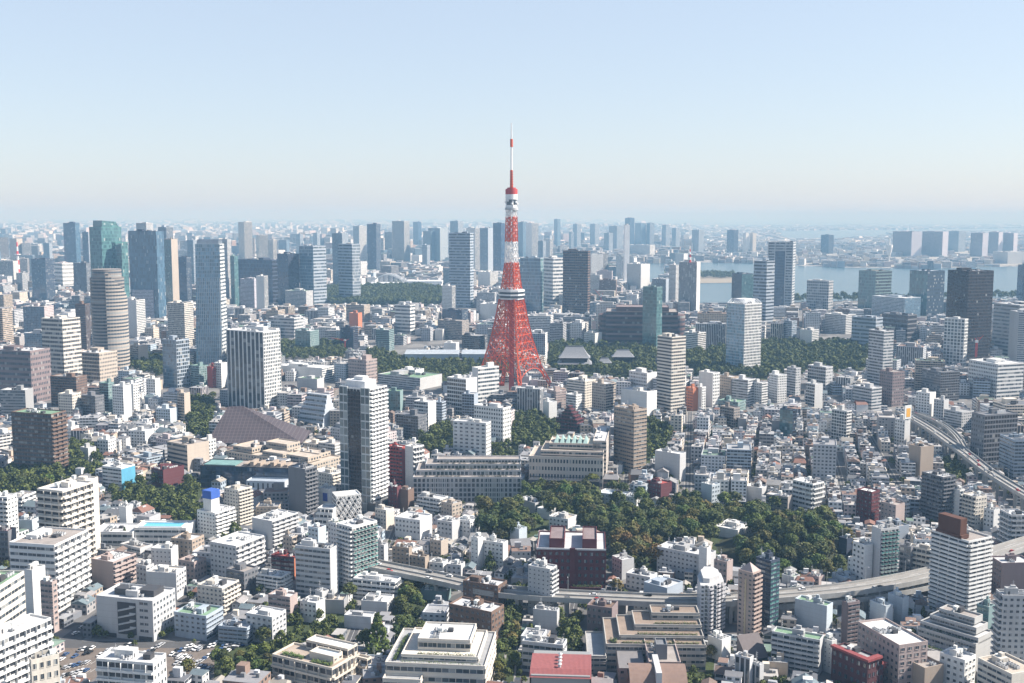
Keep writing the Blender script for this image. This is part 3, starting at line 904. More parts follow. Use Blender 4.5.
apartment_block|apartment block|414 428 436 402 434|bx|WL|k=1.2 f=9|white balcony block beside the dark terraced block
apartment_block|apartment block|434 442 446 402 428|rb|SL|k=1.2|blue-grey banded block next to white balcony block
apartment_block|apartment block|386 400 403 391 412|tx|EH||green glass block behind the central tower
school|school|378 420 442 378 390|rx|LH|k=1.5|long low school with green roof
office_building|office building|401 415 424 370 385|rx|WL||white cube on the green-roofed school
apartment_block|apartment block|348 366 377 360 384|pp|PP|k=1.4 f=7|pinkish brown apartment block behind the central tower
office_building|office building|280 322 334 368 382|xr|WW|k=2.4|long white low building behind the tiered glass building
office_building|office building|297 317 324 379 390|xx|LH|k=2|low teal-roofed hall behind the tiered glass building
apartment_block|apartment block|288 305 317 469 517|xb|DL|k=1.4 f=12|grey block with balconied sunlit side, near the dark hall
apartment_block|apartment block|252 272 298 521 550|xb|LW|k=.7 f=7|pale block with blank front and white stepped balconies
apartment_block|apartment block|197 215 235 513 540|pb|WW|k=.9 f=7|white block carrying a bright blue rooftop box
apartment_block|apartment block|224 238 252 490 528|pb|IL|k=1.1 f=11|ivory block beside the blue rooftop box
apartment_block|apartment block|318 329 336 489 512|xx|WU||white block with a blue sign panel
apartment_block|apartment block|311 332 346 474 498|pb|IL|k=1.4 f=7|ivory low block at the foot of the central tower
office_building|office building|395 410 415 305 334|rr|WL|k=2 f=8|white banded office block in front of the garden wood
office_building|office building|285 306 313 291 307|rp|LH|k=2|pale low block with greenish roof left of the garden wood
office_building|office building|256 264 268 276 310|xv|WL||white tower stub below the navy slab
office_building|office building|269 294 303 318 338|rr|LL|k=2 f=6|grey banded office block with sunlit end
office_building|office building|295 310 319 331 353|tp|EL||green glass low block
office_building|office building|346 364 370 305 322|rp|YL|k=1.8|beige low block in front of the garden
office_building|office building|349 358 362 313 328|xx|OL||orange sunlit block below the beige low block
office_building|office building|340 353 358 328 350|nk|NN||dark navy block in mid city
office_building|office building|376 389 394 330 351|rr|EL||grey-green glass office in mid city
office_building|office building|438 462 469 321 340|rp|FF|k=2|dark brownish office block in mid city
office_building|office building|442 462 468 310 324|nr|ND|k=2|dark blue flat office behind the brownish one
apartment_tower|tower|442 452 455.5 286 316|pv|WL|k=1.6|pale slim block at the garden edge
office_building|office building|480 498 504 304 320|xr|WW||white office near the lattice tower deck
office_building|office building|444 456 459 343 358|xx|WW||white cube beside the long pale roofs
office_building|office building|462 480 488 336 352|kr|DG||dark low office beside the white cube
office_tower|tower|178 186 191 257 303|nr|NS||dark blue slab between the beige-sided tower and the tapering glass tower
office_tower|tower|187 193 197 240 285|gr|SL||hazy blue-grey tower peeking over the dark blue slab
office_tower|tower|220 227 231 239 300|rr|LL||pale tower standing close behind the tapering glass tower
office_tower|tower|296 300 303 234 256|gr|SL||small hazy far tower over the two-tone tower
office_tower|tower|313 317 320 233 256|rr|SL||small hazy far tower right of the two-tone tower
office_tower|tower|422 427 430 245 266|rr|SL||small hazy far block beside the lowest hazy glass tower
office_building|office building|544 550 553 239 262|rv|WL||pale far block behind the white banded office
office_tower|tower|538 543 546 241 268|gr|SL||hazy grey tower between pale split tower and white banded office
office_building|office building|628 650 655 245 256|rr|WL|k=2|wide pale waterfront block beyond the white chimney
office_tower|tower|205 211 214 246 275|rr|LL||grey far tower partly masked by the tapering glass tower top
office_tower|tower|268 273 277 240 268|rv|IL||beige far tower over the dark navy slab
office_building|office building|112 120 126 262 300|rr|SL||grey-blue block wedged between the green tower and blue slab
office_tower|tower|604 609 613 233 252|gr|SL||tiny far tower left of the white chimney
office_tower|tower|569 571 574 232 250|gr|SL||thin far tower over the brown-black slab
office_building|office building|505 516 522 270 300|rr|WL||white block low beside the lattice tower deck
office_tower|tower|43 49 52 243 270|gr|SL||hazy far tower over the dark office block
office_building|office building|96 101 106 256 290|rr|LL||grey block seen below the green tower
'''
parse_rows(TABLE)
# ------------------------------------------------------------------ the red and white lattice tower
def lattice_tower():
    cx, yb = 511.5, 392
    Y = ground(cx, yb).y
    X = x_at(cx, Y, 120)
    root = empty('lattice_tower', (X, Y, 0), 0, 'tall red and white steel lattice tower with two decks and a long antenna', 'tower')
    red, white = lin_mat('red_lead_paint', (.56, .082, .022), rough=.5, amt=.12), lin_mat('white_paint', (.78, .78, .77), rough=.5, amt=.08)
    M_STEEL = lin_mat('deck_cladding', (.66, .67, .68), rough=.5, amt=.1)
    hz = lambda py: max(0.0, height_at(Y, py))
    prof = [(392, 45), (365, 29.5), (340, 21.2), (320, 16.4), (299, 12.4), (285, 9.8), (263, 6.9), (242, 6.2), (217, 5.6), (188, 5.2)]
    pz = [(hz(y), h * Y / FPX / CP * 1.0 / math.cos(rad(13))) for y, h in prof]
    def rr(z):
        for (z0, r0), (z1, r1) in zip(pz, pz[1:]):
            if z <= z1:
                return r0 + (r1 - r0) * (z - z0) / (z1 - z0)
        return pz[-1][1]
    def cor(z, k, f=1.0):
        a = rad(13 + 90 * k)
        return Vector((rr(z) * f * math.cos(a), rr(z) * f * math.sin(a), z))
    def section(ys, m, cells, leg, br, name='lattice_section'):
        b = MB()
        zs = [hz(y) for y in ys]
        for z0, z1 in zip(zs, zs[1:]):
            for k in range(4):
                b.bar(cor(z0, k), cor(z1, k), leg)
                A0, B0, A1, B1 = cor(z0, k), cor(z0, k + 1), cor(z1, k), cor(z1, k + 1)
                for c in range(cells):
                    f0, f1 = c / cells, (c + 1) / cells
                    p, q, r, s = A0.lerp(B0, f0), A0.lerp(B0, f1), A1.lerp(B1, f0), A1.lerp(B1, f1)
                    b.bar(p, s, br)
                    b.bar(q, r, br)
                    b.bar(r, s, br * 1.2)
                    if c:
                        b.bar(p, r, br * 1.3)
            for k in (0, 1):
                b.bar(cor(z1, k), cor(z1, k + 2), br)
        b.build(name, m, root)
    for k in range(4):                                            # the four splayed legs
        b = MB()
        z1 = hz(365)
        n = 5
        def lp(t, i):
            c = cor(z1 * t, k)
            w = 3.4 + 1.6 * (1 - t)
            return c + Vector(((i % 2) - .5, (i // 2) - .5, 0)) * w - Vector((c.x, c.y, 0)).normalized() * w * .6
        for s in range(n):
            for i, j in ((0, 1), (1, 3), (3, 2), (2, 0)):
                b.bar(lp(s / n, i), lp((s + 1) / n, i), .75)
                b.bar(lp(s / n, i), lp((s + 1) / n, j), .45)
                b.bar(lp(s / n, j), lp((s + 1) / n, i), .45)
        c = cor(0, k)
        b.box(c.x - 4, c.x + 4, c.y - 4, c.y + 4, 0, 3)
        b.build('leg', red, root)
    b = MB()                                                       # arches that tie the legs
    for k in range(4):
        A, B = cor(hz(372), k), cor(hz(372), k + 1)
        T0, T1 = cor(hz(365), k), cor(hz(365), k + 1)
        last = None
        for i in range(13):
            t = i / 12
            p = A.lerp(B, t)
            p.z = hz(381) + (hz(366.5) - hz(381)) * (1 - (2 * t - 1) ** 2) ** .6
            if last:
                b.bar(last, p, .55)
                b.bar(p, T0.lerp(T1, t), .3)
            last = p
    b.build('arch', red, root)
    section([365, 357, 349, 341.5, 334, 327, 320, 313, 306, 299], red, 4, 1.15, .44)
    section([289, 283, 276, 269.5, 263], red, 3, .75, .42)
    section([263, 256, 249, 242], white, 2, .7, .36)
    section([242, 236, 230, 223.5, 217], red, 2, .7, .4)
    section([217, 210, 203, 195], white, 2, .6, .34)
    b = MB()
    for z0, z1, w in ((0, hz(299), 3.4), ):
        b.box(-w, w, -w, w, z0, z1)
    for i in range(14):
        b.box(-w - .5, w + .5, -w - .5, w + .5, 20 + i * 7, 20.6 + i * 7)
    b.build('elevator_shaft', lin_mat('shaft_red', (.40, .05, .035), rough=.6), root)
    def octo(z0, z1, r, cut, m, name, b=None, mats=None):
        pts = []
        for k in range(4):
            a = rad(13 + 90 * k)
            for s in (-1, 1):
                aa = a + s * cut
                pts.append((r * math.cos(aa), r * math.sin(aa)))
        b.prism(pts, z0, z1, m, bottom=True)
    b = MB()
    Rd = 13.2 * Y / FPX
    octo(hz(299), hz(297.3), Rd * .93, .3, 0, '', b)
    octo(hz(297.3), hz(295.2), Rd, .3, 1, '', b)
    octo(hz(295.2), hz(293.6), Rd * 1.01, .3, 0, '', b)
    octo(hz(293.6), hz(291.4), Rd, .3, 1, '', b)
    octo(hz(291.4), hz(289.4), Rd * 1.01, .3, 0, '', b)
    octo(hz(289.4), hz(287.5), Rd * .6, .3, 0, '', b)
    b.build('main_deck', [M_STEEL, M_GLASS], root)
    b = MB()
    px = Y / FPX
    b.cyl(0, 0, hz(210), hz(207.6), 6.6 * px, 2, n=20)
    b.cyl(0, 0, hz(207.6), hz(205), 5.4 * px, 0, n=20)
    b.cyl(0, 0, hz(205), hz(199.5), 5.0 * px, 1, n=20)
    b.cyl(0, 0, hz(199.5), hz(194.3), 6.0 * px, 0, n=20)
    b.build('top_deck', [white, M_GLASS, M_METAL], root)
    b = MB()
    b.cyl(0, 0, hz(194.3), hz(189), 6.0 * px, 0, n=20)
    b.cyl(0, 0, hz(189), hz(187.6), 4.4 * px, 0, n=20)
    b.build('radome', lin_mat('dull_red_paint', (.42, .05, .045), rough=.6), root)
    b = MB()
    for i in range(8):                                             # dishes and aerial brackets
        a = i * .8
        b.cyl(5.6 * px * math.cos(a), 5.6 * px * math.sin(a), hz(204.5) + (i % 3) * 2, hz(204.5) + (i % 3) * 2 + 2.4, 1.5, n=8)
    b.build('dish', white, root)
    b = MB()
    b.bar((0, 0, hz(188)), (0, 0, hz(170)), 1.6 * px, 0, 1.25 * px, 8)
    for i in range(7):
        b.box(-1.8 * px, 1.8 * px, -1.8 * px, 1.8 * px, hz(187 - i * 2.5), hz(186.6 - i * 2.5), 0)
    b.bar((0, 0, hz(170)), (0, 0, hz(147)), .95 * px, 1, .85 * px, 8)
    b.bar((0, 0, hz(147)), (0, 0, hz(139)), 1.4 * px, 0, 1.35 * px, 8)
    b.bar((0, 0, hz(139)), (0, 0, hz(123)), .85 * px, 1, .5 * px, 6)
    b.build('antenna', [red, white], root)
    SHOWN.append((490, 545, 130, 386, Y))
    FOOT.append((X, Y, rad(13), 85, 85))
lattice_tower()

# ------------------------------------------------------------------ towers with shapes of their own
def green_tower():
    root, R, L, h = begin('office_tower', 'tower', 'green glass tower with raised angular crown and lower shoulders', (89, 101, 121, 227, 318), k=.6)
    tier(root, 0, R, 0, L, 0, h, 'tt', (.06, .19, .17), 'E', nf=26, near=False)
    b = MB()
    hc = height_at(root.location.y, 220.5)
    b.poly([(R * .1, L * .1, h), (R * .95, L * .1, h), (R * .8, L * .1, hc - 3), (R * .12, L * .1, hc)], 0, [(0, 0), (8, 0), (8, 3), (0, 3)])
    b.poly([(R * .95, L * .1, h), (R * .95, L * .85, h), (R * .8, L * .85, hc - 3), (R * .8, L * .1, hc - 3)], 0)
    b.poly([(R * .1, L * .85, h), (R * .1, L * .1, h), (R * .12, L * .1, hc), (R * .12, L * .85, hc)], 0)
    b.poly([(R * .95, L * .85, h), (R * .1, L * .85, h), (R * .12, L * .85, hc), (R * .8, L * .85, hc - 3)], 0)
    b.poly([(R * .12, L * .1, hc), (R * .8, L * .1, hc - 3), (R * .8, L * .85, hc - 3), (R * .12, L * .85, hc)], 1)
    b.build('crown', [facade('t'), M_ROOF], root, (.05, .22, .19))
    tier(root, R * .55, R * 1.2, -L * .18, L * .6, 0, h * .83, 'tt', (.05, .20, .18), 'E', nf=22, near=False)
green_tower()
def round_tower():
    Y = ground(106, 372).y
    h = height_at(Y, 269)
    X = x_at(106.5, Y, h)
    r = 16.3 * Y / FPX
    root = empty('office_tower', (X, Y, 0), 0, 'round brown banded tower with stepped curving top', 'tower')
    col = (.25, .225, .205)
    for nm, f0, f1, rr, c0 in (('wall', 0, .92, 1, 0), ('upper_wall', .92, 1, .86, 0)):
        b = MB()
        n = 40
        for i in range(n):
            a0, a1 = i * math.tau / n, (i + 1) * math.tau / n
            p, q = (r * rr * math.cos(a0), r * rr * math.sin(a0)), (r * rr * math.cos(a1), r * rr * math.sin(a1))
            b.wall(p, q, h * f0, h * f1, 0, 1, 31 * (f1 - f0), 0)
        b.poly([(r * rr * math.cos(i * math.tau / n), r * rr * math.sin(i * math.tau / n), h * f1) for i in range(n)], 1)
        b.build(nm, [facade('r'), M_ROOF], root, col)
    b = MB()
    for i in range(11):                                           # curved wing, stepping down towards its end
        a0, a1 = rad(-75 + i * 9), rad(-75 + (i + 1) * 9)
        zz = h * (.97 - .028 * i)
        R1 = r * 1.16
        p, q = (R1 * math.cos(a0), R1 * math.sin(a0)), (R1 * math.cos(a1), R1 * math.sin(a1))
        b.wall(p, q, 0, zz, 0, 1, 30 * zz / h)
        ip, iq = (r * .9 * math.cos(a0), r * .9 * math.sin(a0)), (r * .9 * math.cos(a1), r * .9 * math.sin(a1))
        b.poly([(*p, zz), (*q, zz), (*iq, zz), (*ip, zz)], 1)
        b.poly([(*ip, 0), (*p, 0), (*p, zz), (*ip, zz)], 1)
        b.poly([(*q, 0), (*iq, 0), (*iq, zz), (*q, zz)], 1)
    b.build('curved_wing', [facade('r'), M_PLAIN], root, (.38, .34, .30))
    SHOWN.append((90, 124, 268, 368, Y)); FOOT.append((X, Y, 0, 2.3 * r, 2.3 * r))
    REFS.append((root['label'], X, Y, 90, 123, 268, 370))
round_tower()
def taper_tower():
    root, R, L, h = begin('office_tower', 'tower', 'tapering blue glass tower with pale curved side', (195, 219.5, 224, 244, 366), k=1.6)
    n = 24
    b = MB()
    e = lambda t: 2.2 + 9 * (1 - t) ** 1.4            # faces flare out towards the ground
    for i in range(n):
        t0, t1 = i / n, (i + 1) / n
        z0, z1 = h * t0, h * t1
        a, c = e(t0) - e(1), e(t1) - e(1)
        b.poly([(-.2 * a, L + .4 * a, z0), (-.2 * a, 0, z0), (-.2 * c, 0, z1), (-.2 * c, L + .4 * c, z1)], 0, [(0, t0 * 33), (14, t0 * 33), (14, t1 * 33), (0, t1 * 33)])
        b.poly([(-.2 * a, 0, z0), (R + a, 0, z0), (R + c, 0, z1), (-.2 * c, 0, z1)], 1, [(0, t0 * 33), (7, t0 * 33), (7, t1 * 33), (0, t1 * 33)])
        b.poly([(R + a, 0, z0), (R + a, L + .4 * a, z0), (R + c, L + .4 * c, z1), (R + c, 0, z1)], 1, [(0, t0 * 33), (9, t0 * 33), (9, t1 * 33), (0, t1 * 33)])
        b.poly([(R + a, L + .4 * a, z0), (-.2 * a, L + .4 * a, z0), (-.2 * c, L + .4 * c, z1), (R + c, L + .4 * c, z1)], 0, [(0, t0 * 33), (9, t0 * 33), (9, t1 * 33), (0, t1 * 33)])
    b.poly([(0, 0, h), (R, 0, h), (R, L, h), (0, L, h)], 2)
    b.build('wall', [facade('c'), facade('r'), M_ROOF], root, (.50, .52, .52))
    b = MB()
    for i in range(6):
        b.box(2 + i * R / 7, 3 + i * R / 7, 2, L - 2, h + .01, h + 5 + (i % 2) * 2)
    b.box(R * .1, R * .9, L * .4, L * .8, h + .02, h + 4)
    b.build('penthouse', M_PLAIN, root, (.35, .4, .45))
    b = MB()
    for i in range(13):                               # slim fins on the broad face
        y = L * (i + .5) / 13
        b.bar((-.6, y, h * .72), (-2.4, y, 0), .35)
    b.build('fin', M_PLAIN, root, (.6, .62, .63))
taper_tower()
def central_tower():
    root, R, L, h = begin('apartment_tower', 'tower', 'tall slim apartment tower with black central strip and white gridded side', (340, 370, 387, 389, 512), k=1.3)
    tier(root, 0, R, 0, L, 0, h, 'kb', (.70, .70, .69), 'L', nf=30, near=False, clut=0, br=6, bl=9)
    for nm, y0, y1 in (('glass_bay', 0, L * .29), ('glass_bay', L * .73, L)):
        b = MB()
        b.wall((-1.2, y1), (-1.2, y0), 0, h + .6, 0, 2, 15)
        b.wall((-1.2, y0), (0, y0), 0, h + .6, 0, .5, 30)
        b.wall((0, y1), (-1.2, y1), 0, h + .6, 0, .5, 30)
        b.poly([(-1.2, y1, h + .6), (-1.2, y0, h + .6), (0, y0, h + .6), (0, y1, h + .6)], 1)
        b.build(nm, [facade('e'), M_PLAIN], root, (.50, .52, .52))
    b = MB()
    b.wall((-.5, L * .725), (-.5, L * .295), 0, h - 3, 0, 5, 30)
    b.poly([(-.5, L * .725, h - 3), (-.5, L * .295, h - 3), (0, L * .295, h - 3), (0, L * .725, h - 3)], 0)
    b.build('dark_strip', facade('k'), root, (.07, .06, .06))
    me = balcony_mesh(R * .98, 1.4, h / 31, 5, False, M_PLAIN)
    for j in range(1, 30):
        put('balcony', me, root, (.74, .74, .73), (R / 2, 0, (h - 1) / 30 * j), 0)
    b = MB()
    b.box(R * .15, R * .8, L * .25, L * .9, h - .5, h + 5)
    b.box(R * .3, R * .6, L * .4, L * .7, h + 5, h + 8)
    b.build('penthouse', M_PLAIN, root, (.72, .72, .72))
    b = MB()
    b.box(-6, R + 10, -8, 0, 0, 9)
    b.box(-6, R + 4, -14, -8, 0, 5)
    b.build('podium', facade('b'), root, (.72, .70, .66))
central_tower()
def extra_on(label, name, fn):                       # adds a part to a building of the table
    for o in COL.objects:
        if o.get('label') == label:
            fn(o)
            return
    print('NO', label)
def brown_box(o):
    _, _, _, R, L, h = footprint(932, 969, 992, 541, 626, k=1.3)
    b = MB()
    b.box(R * .02, R * .3, L * .25, L * .85, h + .05, h + 11)
    b.box(R * .0, R * .32, L * .2, L * .9, h - .6, h + 1.6, 1)
    b.build('roof_box', [M_PLAIN, M_PLAIN], o, (.10, .045, .03))
extra_on('big white balcony tower with brown box on its roof', '', brown_box)
def blue_box(o):
    _, _, _, R, L, h = footprint(197, 215, 235, 513, 540, k=.9)
    b = MB()
    b.box(R * .1, R * .5, L * .3, L * .75, h - .5, h + 9)
    b.build('stair_tower', M_PLAIN, o, HEX['W'])
    b = MB()
    b.box(R * .08, R * .52, L * .28, L * .77, h + 9, h + 15)
    b.build('roof_box', M_PLAIN, o, (.05, .12, .42))
extra_on('white block carrying a bright blue rooftop box', '', blue_box)
def blue_sign(o):
    _, _, _, R, L, h = footprint(318, 329, 336, 489, 512)
    b = MB()
    b.box(-.4, -.1, L * .15, L * .55, h * .45, h * .8)
    b.build('sign_panel', M_PLAIN, o, (.05, .08, .35))
extra_on('white block with a blue sign panel', '', blue_sign)
def billboard(o):
    _, _, _, R, L, h = footprint(895, 905, 910.5, 420, 447, k=1.6)
    b = MB()
    b.box(-1.5, R, -.8, 0, h + 1, h + 15, 0, bottom=True)
    b.box(R * .4, R * .5, 0, 3, h - 1, h + 14, 1)
    p = b.build('billboard', [M_PLAIN, M_METAL], o, (.70, .72, .70))
    c = MB()
    c.box(R * .1, R * .8, -.95, -.82, h + 3, h + 12, 0)
    c.build('poster', M_PLAIN, p, (.72, .38, .06))
extra_on('white block carrying a billboard', '', billboard)
def open_crown(o):
    _, _, _, R, L, h = footprint(727, 745, 762, 304, 375, k=1)
    b = MB()
    n = 8
    for i in range(n + 1):
        for p, q in (((R * i / n, 0), (R * i / n, L * .3)), ((0, L * i / n), (R * .3, L * i / n))):
            b.bar((*p, h - 1), (q[0], q[1], h + 6), .5)
    b.box(R * .25, R * .85, L * .25, L * .85, h, h + 6)
    b.build('crown', M_PLAIN, o, (.68, .70, .72))
extra_on('light blue glass tower with white gridded side and open crown', '', open_crown)

def office_front(o):
    _, _, _, R, L, h = footprint(96, 152.5, 175, 601, 642, k=1.6)
    b = MB()
    b.box(-.35, -.04, L * .30, L * .62, h * .12, h * .9, 0, bottom=True)
    b.build('stair_recess_shade', M_DARK, o)  # proud dark slab, painted shade in place of a hollowed stair recess
    b = MB()
    for i in range(4):
        z = h * (.18 + .17 * i)
        b.bar((-.7, L * .6, z), (-.7, L * .32, z + h * .12), .6)
        b.box(-1.0, -.36, L * .30, L * .40, z + h * .12 - .15, z + h * .12 + .6, bottom=True)
    b.build('stair_flight', M_PLAIN, o, HEX['L'])
    me = window_mesh(2.6, 1.7)
    for j in range(1, 6):
        for y in (.12, .2):
            put('window', me, o, HEX['L'], (0, L * y, h * (j + .25) / 6), -math.pi / 2)
    for y0, y1 in ((.03, .26), (.66, .97)):
        b = MB()
        b.box(-.2, -.03, L * y0, L * y1, .2, h * .11, 0, bottom=True)
        b.build('entrance', M_DARK, o)
    for x0, x1, y0, y1 in ((.3, .6, .5, .8), (.35, .8, .12, .4)):
        b = MB()
        b.box(R * x0, R * x1, L * y0, L * y1, h - .9, h + 2.6)
        b.build('roof_plant', M_DARK, o)
extra_on('large pale office block with recessed stair front, facing the car park', '', office_front)

# ------------------------------------------------------------------ masts, chimney, island tower, cranes
def mast(x, yt, yb, ybase, w, label, nb=7):
    Y = ground(x, ybase).y
    z0, z1 = height_at(Y, yb), height_at(Y, yt)
    root = empty('radio_mast', (x_at(x, Y, z0), Y, max(z0, 0)), 0, label, 'mast')
    rd, wh = lin_mat('mast_red', (.62, .05, .04)), lin_mat('mast_white', (.78, .78, .78))
    r = w / 2 * Y / FPX
    z1 -= z0
    for i in range(nb):
        b = MB()
        f0, f1 = i / nb, (i + 1) / nb
        b.bar((0, 0, z1 * f0), (0, 0, z1 * f1), r * (1 - .6 * f0), 0, r * (1 - .6 * f1), 6)
        b.build('mast_segment', rd if i % 2 == 0 else wh, root)
    b = MB()
    b.cyl(0, 0, z1 * .6, z1 * .62, r * 1.9, n=10)
    b.build('platform', wh, root)
mast(18.5, 242, 273.5, 286, 3.2, 'red and white striped mast on the low pale office block')
mast(690, 249, 262.5, 312, 2.6, 'red and white striped mast on the pale grey tower', 5)
def chimney():
    Y = ground(626.5, 288).y
    h, z = height_at(Y, 225), height_at(Y, 225)
    r = 2.9 * Y / FPX
    root = empty('chimney', (x_at(626.5, Y, h / 2), Y, 0), 0.4, 'slender tall white incinerator chimney by the bay', 'chimney')
    b = MB()
    b.prism([(-r, -r * .6), (r * .6, -r), (r, r * .6), (-r * .6, r)], 0, h)
    b.build('shaft', M_PLAIN, root, (.80, .80, .80))
    b = MB()
    b.cyl(0, 0, h, h + 4, r * .5)
    b.build('flue', M_METAL, root)
    b = MB()
    b.box(-30, 30, -20, 20, 0, 22)
    b.build('base', facade('x'), root, HEX['W'])
    SHOWN.append((623, 630, 225, 284, Y))
chimney()
def island_tower():
    Y = ground(889.5, 266).y
    h = height_at(Y, 241)
    s = Y / FPX
    root = empty('observation_tower', (x_at(889.5, Y, h), Y, 0), 0, 'white mushroom-topped observation tower on the island shore', 'tower')
    b = MB()
    b.cyl(0, 0, 0, h * .45, .9 * s, r2=.7 * s, n=12)
    b.build('shaft', M_PLAIN, root, HEX['W'])
    b = MB()
    b.cyl(0, 0, h * .45, h * .75, 1.6 * s, r2=3.4 * s, n=16)
    b.cyl(0, 0, h * .75, h * .85, 3.4 * s, n=16)
    b.cyl(0, 0, h * .85, h * 1.1, .8 * s, n=8)
    b.build('cabin', M_PLAIN, root, HEX['W'])
island_tower()
def crane(x, yb, yt, ybase, jib, label):
    Y = ground(x, ybase).y
    z0, z1 = height_at(Y, yb), height_at(Y, yt)
    root = empty('tower_crane', (x_at(x, Y, z0), Y, z0), 0, label, 'crane')
    rd = lin_mat('crane_red', (.60, .06, .05))
    m = z1 - z0
    b = MB()
    for sx in (-1, 1):
        for sy in (-1, 1):
            b.bar((sx, sy, 0), (sx, sy, m * .7), .3)
    for i in range(7):
        b.bar((-1, -1, m * .1 * i), (1, -1, m * .1 * (i + 1)), .2)
        b.bar((1, 1, m * .1 * i), (-1, 1, m * .1 * (i + 1)), .2)
    b.build('mast', rd, root)
    b = MB()
    b.bar((0, 0, m * .7), (jib, -2, m * 1.05), .7, 0, .3)
    b.bar((0, 0, m * .9), (jib * .7, -1.4, m * .94), .2)
    b.bar((0, 0, m * .7), (-jib * .3, 0, m * .9), .5)
    b.build('jib', rd, root)
    b = MB()
    b.box(-2, 2, -1.5, 1.5, m * .68, m * .8, bottom=True)
    b.build('cab', M_PLAIN, root, HEX['W'])
crane(976, 357, 336, 372, 9, 'red tower crane beside the huge brown-black tower')
crane(601, 312, 290, 320, -16, 'thin red crane standing beside the brown-black slab tower')
crane(345, 347, 338, 352, -24, 'small red crane with long sloping jib among mid-city blocks')

def strip_tower():
    root, R, L, h = begin('office_tower', 'tower', 'tall grey tower with a dark central strip and pale frame beside the bay', (768, 793.5, 796, 242, 308), k=1.6)
    tier(root, 0, R, 0, L, 0, h, 'rr', (.40, .42, .44), 'L', nf=24, near=False, clut=1)
    b = MB()
    b.wall((-.6, L * .70), (-.6, L * .30), 0, h * .86, 0, 6, 20)
    b.poly([(-.6, L * .70, h * .86), (-.6, L * .30, h * .86), (0, L * .30, h * .86), (0, L * .70, h * .86)], 0)
    b.build('dark_strip', facade('n'), root, (.10, .12, .15))
    for y in (0, L * .28, L * .70, L - 2):
        b = MB()
        b.box(-1.2, 0, y, y + 2, 0, h, bottom=True)
        b.build('pier', M_PLAIN, root, (.48, .49, .50))
strip_tower()
# ------------------------------------------------------------------ large low buildings
def sloped_hall():
    Yb = ground(255, 449).y
    root = empty('exhibition_hall', (x_at(207, Yb, 0), Yb, 0), 0, 'large hall under one wide dark purplish sloping roof', 'hall')
    s = Yb / FPX / CP
    x = lambda p: (p - 207) * s
    h1, h2 = height_at(Yb, 443), height_at(Yb + 40, 408)
    h3 = height_at(Yb + 40, 431)
    roof = [(x(206), 0, h1), (x(303), 0, h1), (x(303) + 2, 40, h3), (x(232), 48, h2 + 1), (x(217), 48, h2)]
    b = MB()
    b.poly(roof, 0, [(p[0] / 4, p[1] / 4) for p in roof])
    b.poly([(p[0], p[1], p[2] - 1.5) for p in reversed(roof)], 0)
    for i in range(5):
        p, q = roof[i], roof[(i + 1) % 5]
        b.poly([(p[0], p[1], p[2] - 1.5), (q[0], q[1], q[2] - 1.5), q, p], 0)
    for i in range(1, 26):                           # standing seams
        t = i / 26
        a = Vector(roof[0]).lerp(Vector(roof[1]), t)
        c = Vector(roof[4]).lerp(Vector(roof[2]), t)
        b.bar(a + Vector((0, 0, .15)), c + Vector((0, 0, .2)), .2)
    b.build('roof', M_SHEET, root, (.062, .046, .05))
    b = MB()
    b.prism([(x(209), 2), (x(300), 2), (x(300), 38), (x(222), 46)], 0, h1 - 1.6)
    b.build('wall', facade('k'), root, HEX['D'])
    SHOWN.append((204, 304, 408, 447, Yb)); FOOT.append((x(255) + root.location.x, Yb + 22, 0, 125, 52))
    REFS.append((root['label'], 0, Yb, 204, 304, 408, 447))
sloped_hall()
def dark_hall():
    root, R, L, h = begin('theatre', 'theatre', 'long black flat-roofed hall with blue-green roof patch, in front of the sloping roof', (200, 290, 300, 468, 490), a=82)
    tier(root, 0, R, 0, L, 0, h, 'nk', (.045, .045, .055), 'F', near=False, bl=40)
    b = MB()
    b.box(R * .1, R * .8, L * .62, L * .97, h - .5, h + .3)
    b.build('roof_patch', M_ROOF, root, (.16, .28, .27))
    for i in range(7):
        b = MB()
        b.box(R * .2, R * .7, L * (.05 + .075 * i), L * (.09 + .075 * i), h - .5, h + 1.2 + i % 3)
        b.build('roof_plant', M_PLAIN, root, HEX['T'])
    tier(root, -14, 0, 0, L * .42, 0, h * .55, 'xx', (.50, .54, .58), 'S', near=False)
    for i in range(8):
        b = MB()
        y = L * .42 * (i + .5) / 8
        b.box(-14.2, -14, y - .6, y + .6, 1.5, h * .45)
        b.build('window', M_DARK, root)
dark_hall()
def beige_complex():
    root, R, L, h = begin('shopping_centre', 'shopping centre', 'sprawling beige flat-roofed centre between sloping hall and central tower', (226, 312, 341, 464, 479), a=58)
    c = (.44, .385, .32)
    tier(root, 0, R, 0, L, 0, h, 'pp', c, 'Y', near=False, clut=0)
    for i, (x0, x1, y0, y1, dz) in enumerate(((.05, .5, .06, .3, 5), (.55, .95, .1, .4, 4), (.1, .45, .36, .6, 4), (.5, .95, .45, .7, 9), (.1, .8, .72, .95, 5))):
        tier(root, R * x0, R * x1, L * y0, L * y1, h, h + dz, 'rp', c, 'Y', near=False, clut=1, seed=i)
beige_complex()
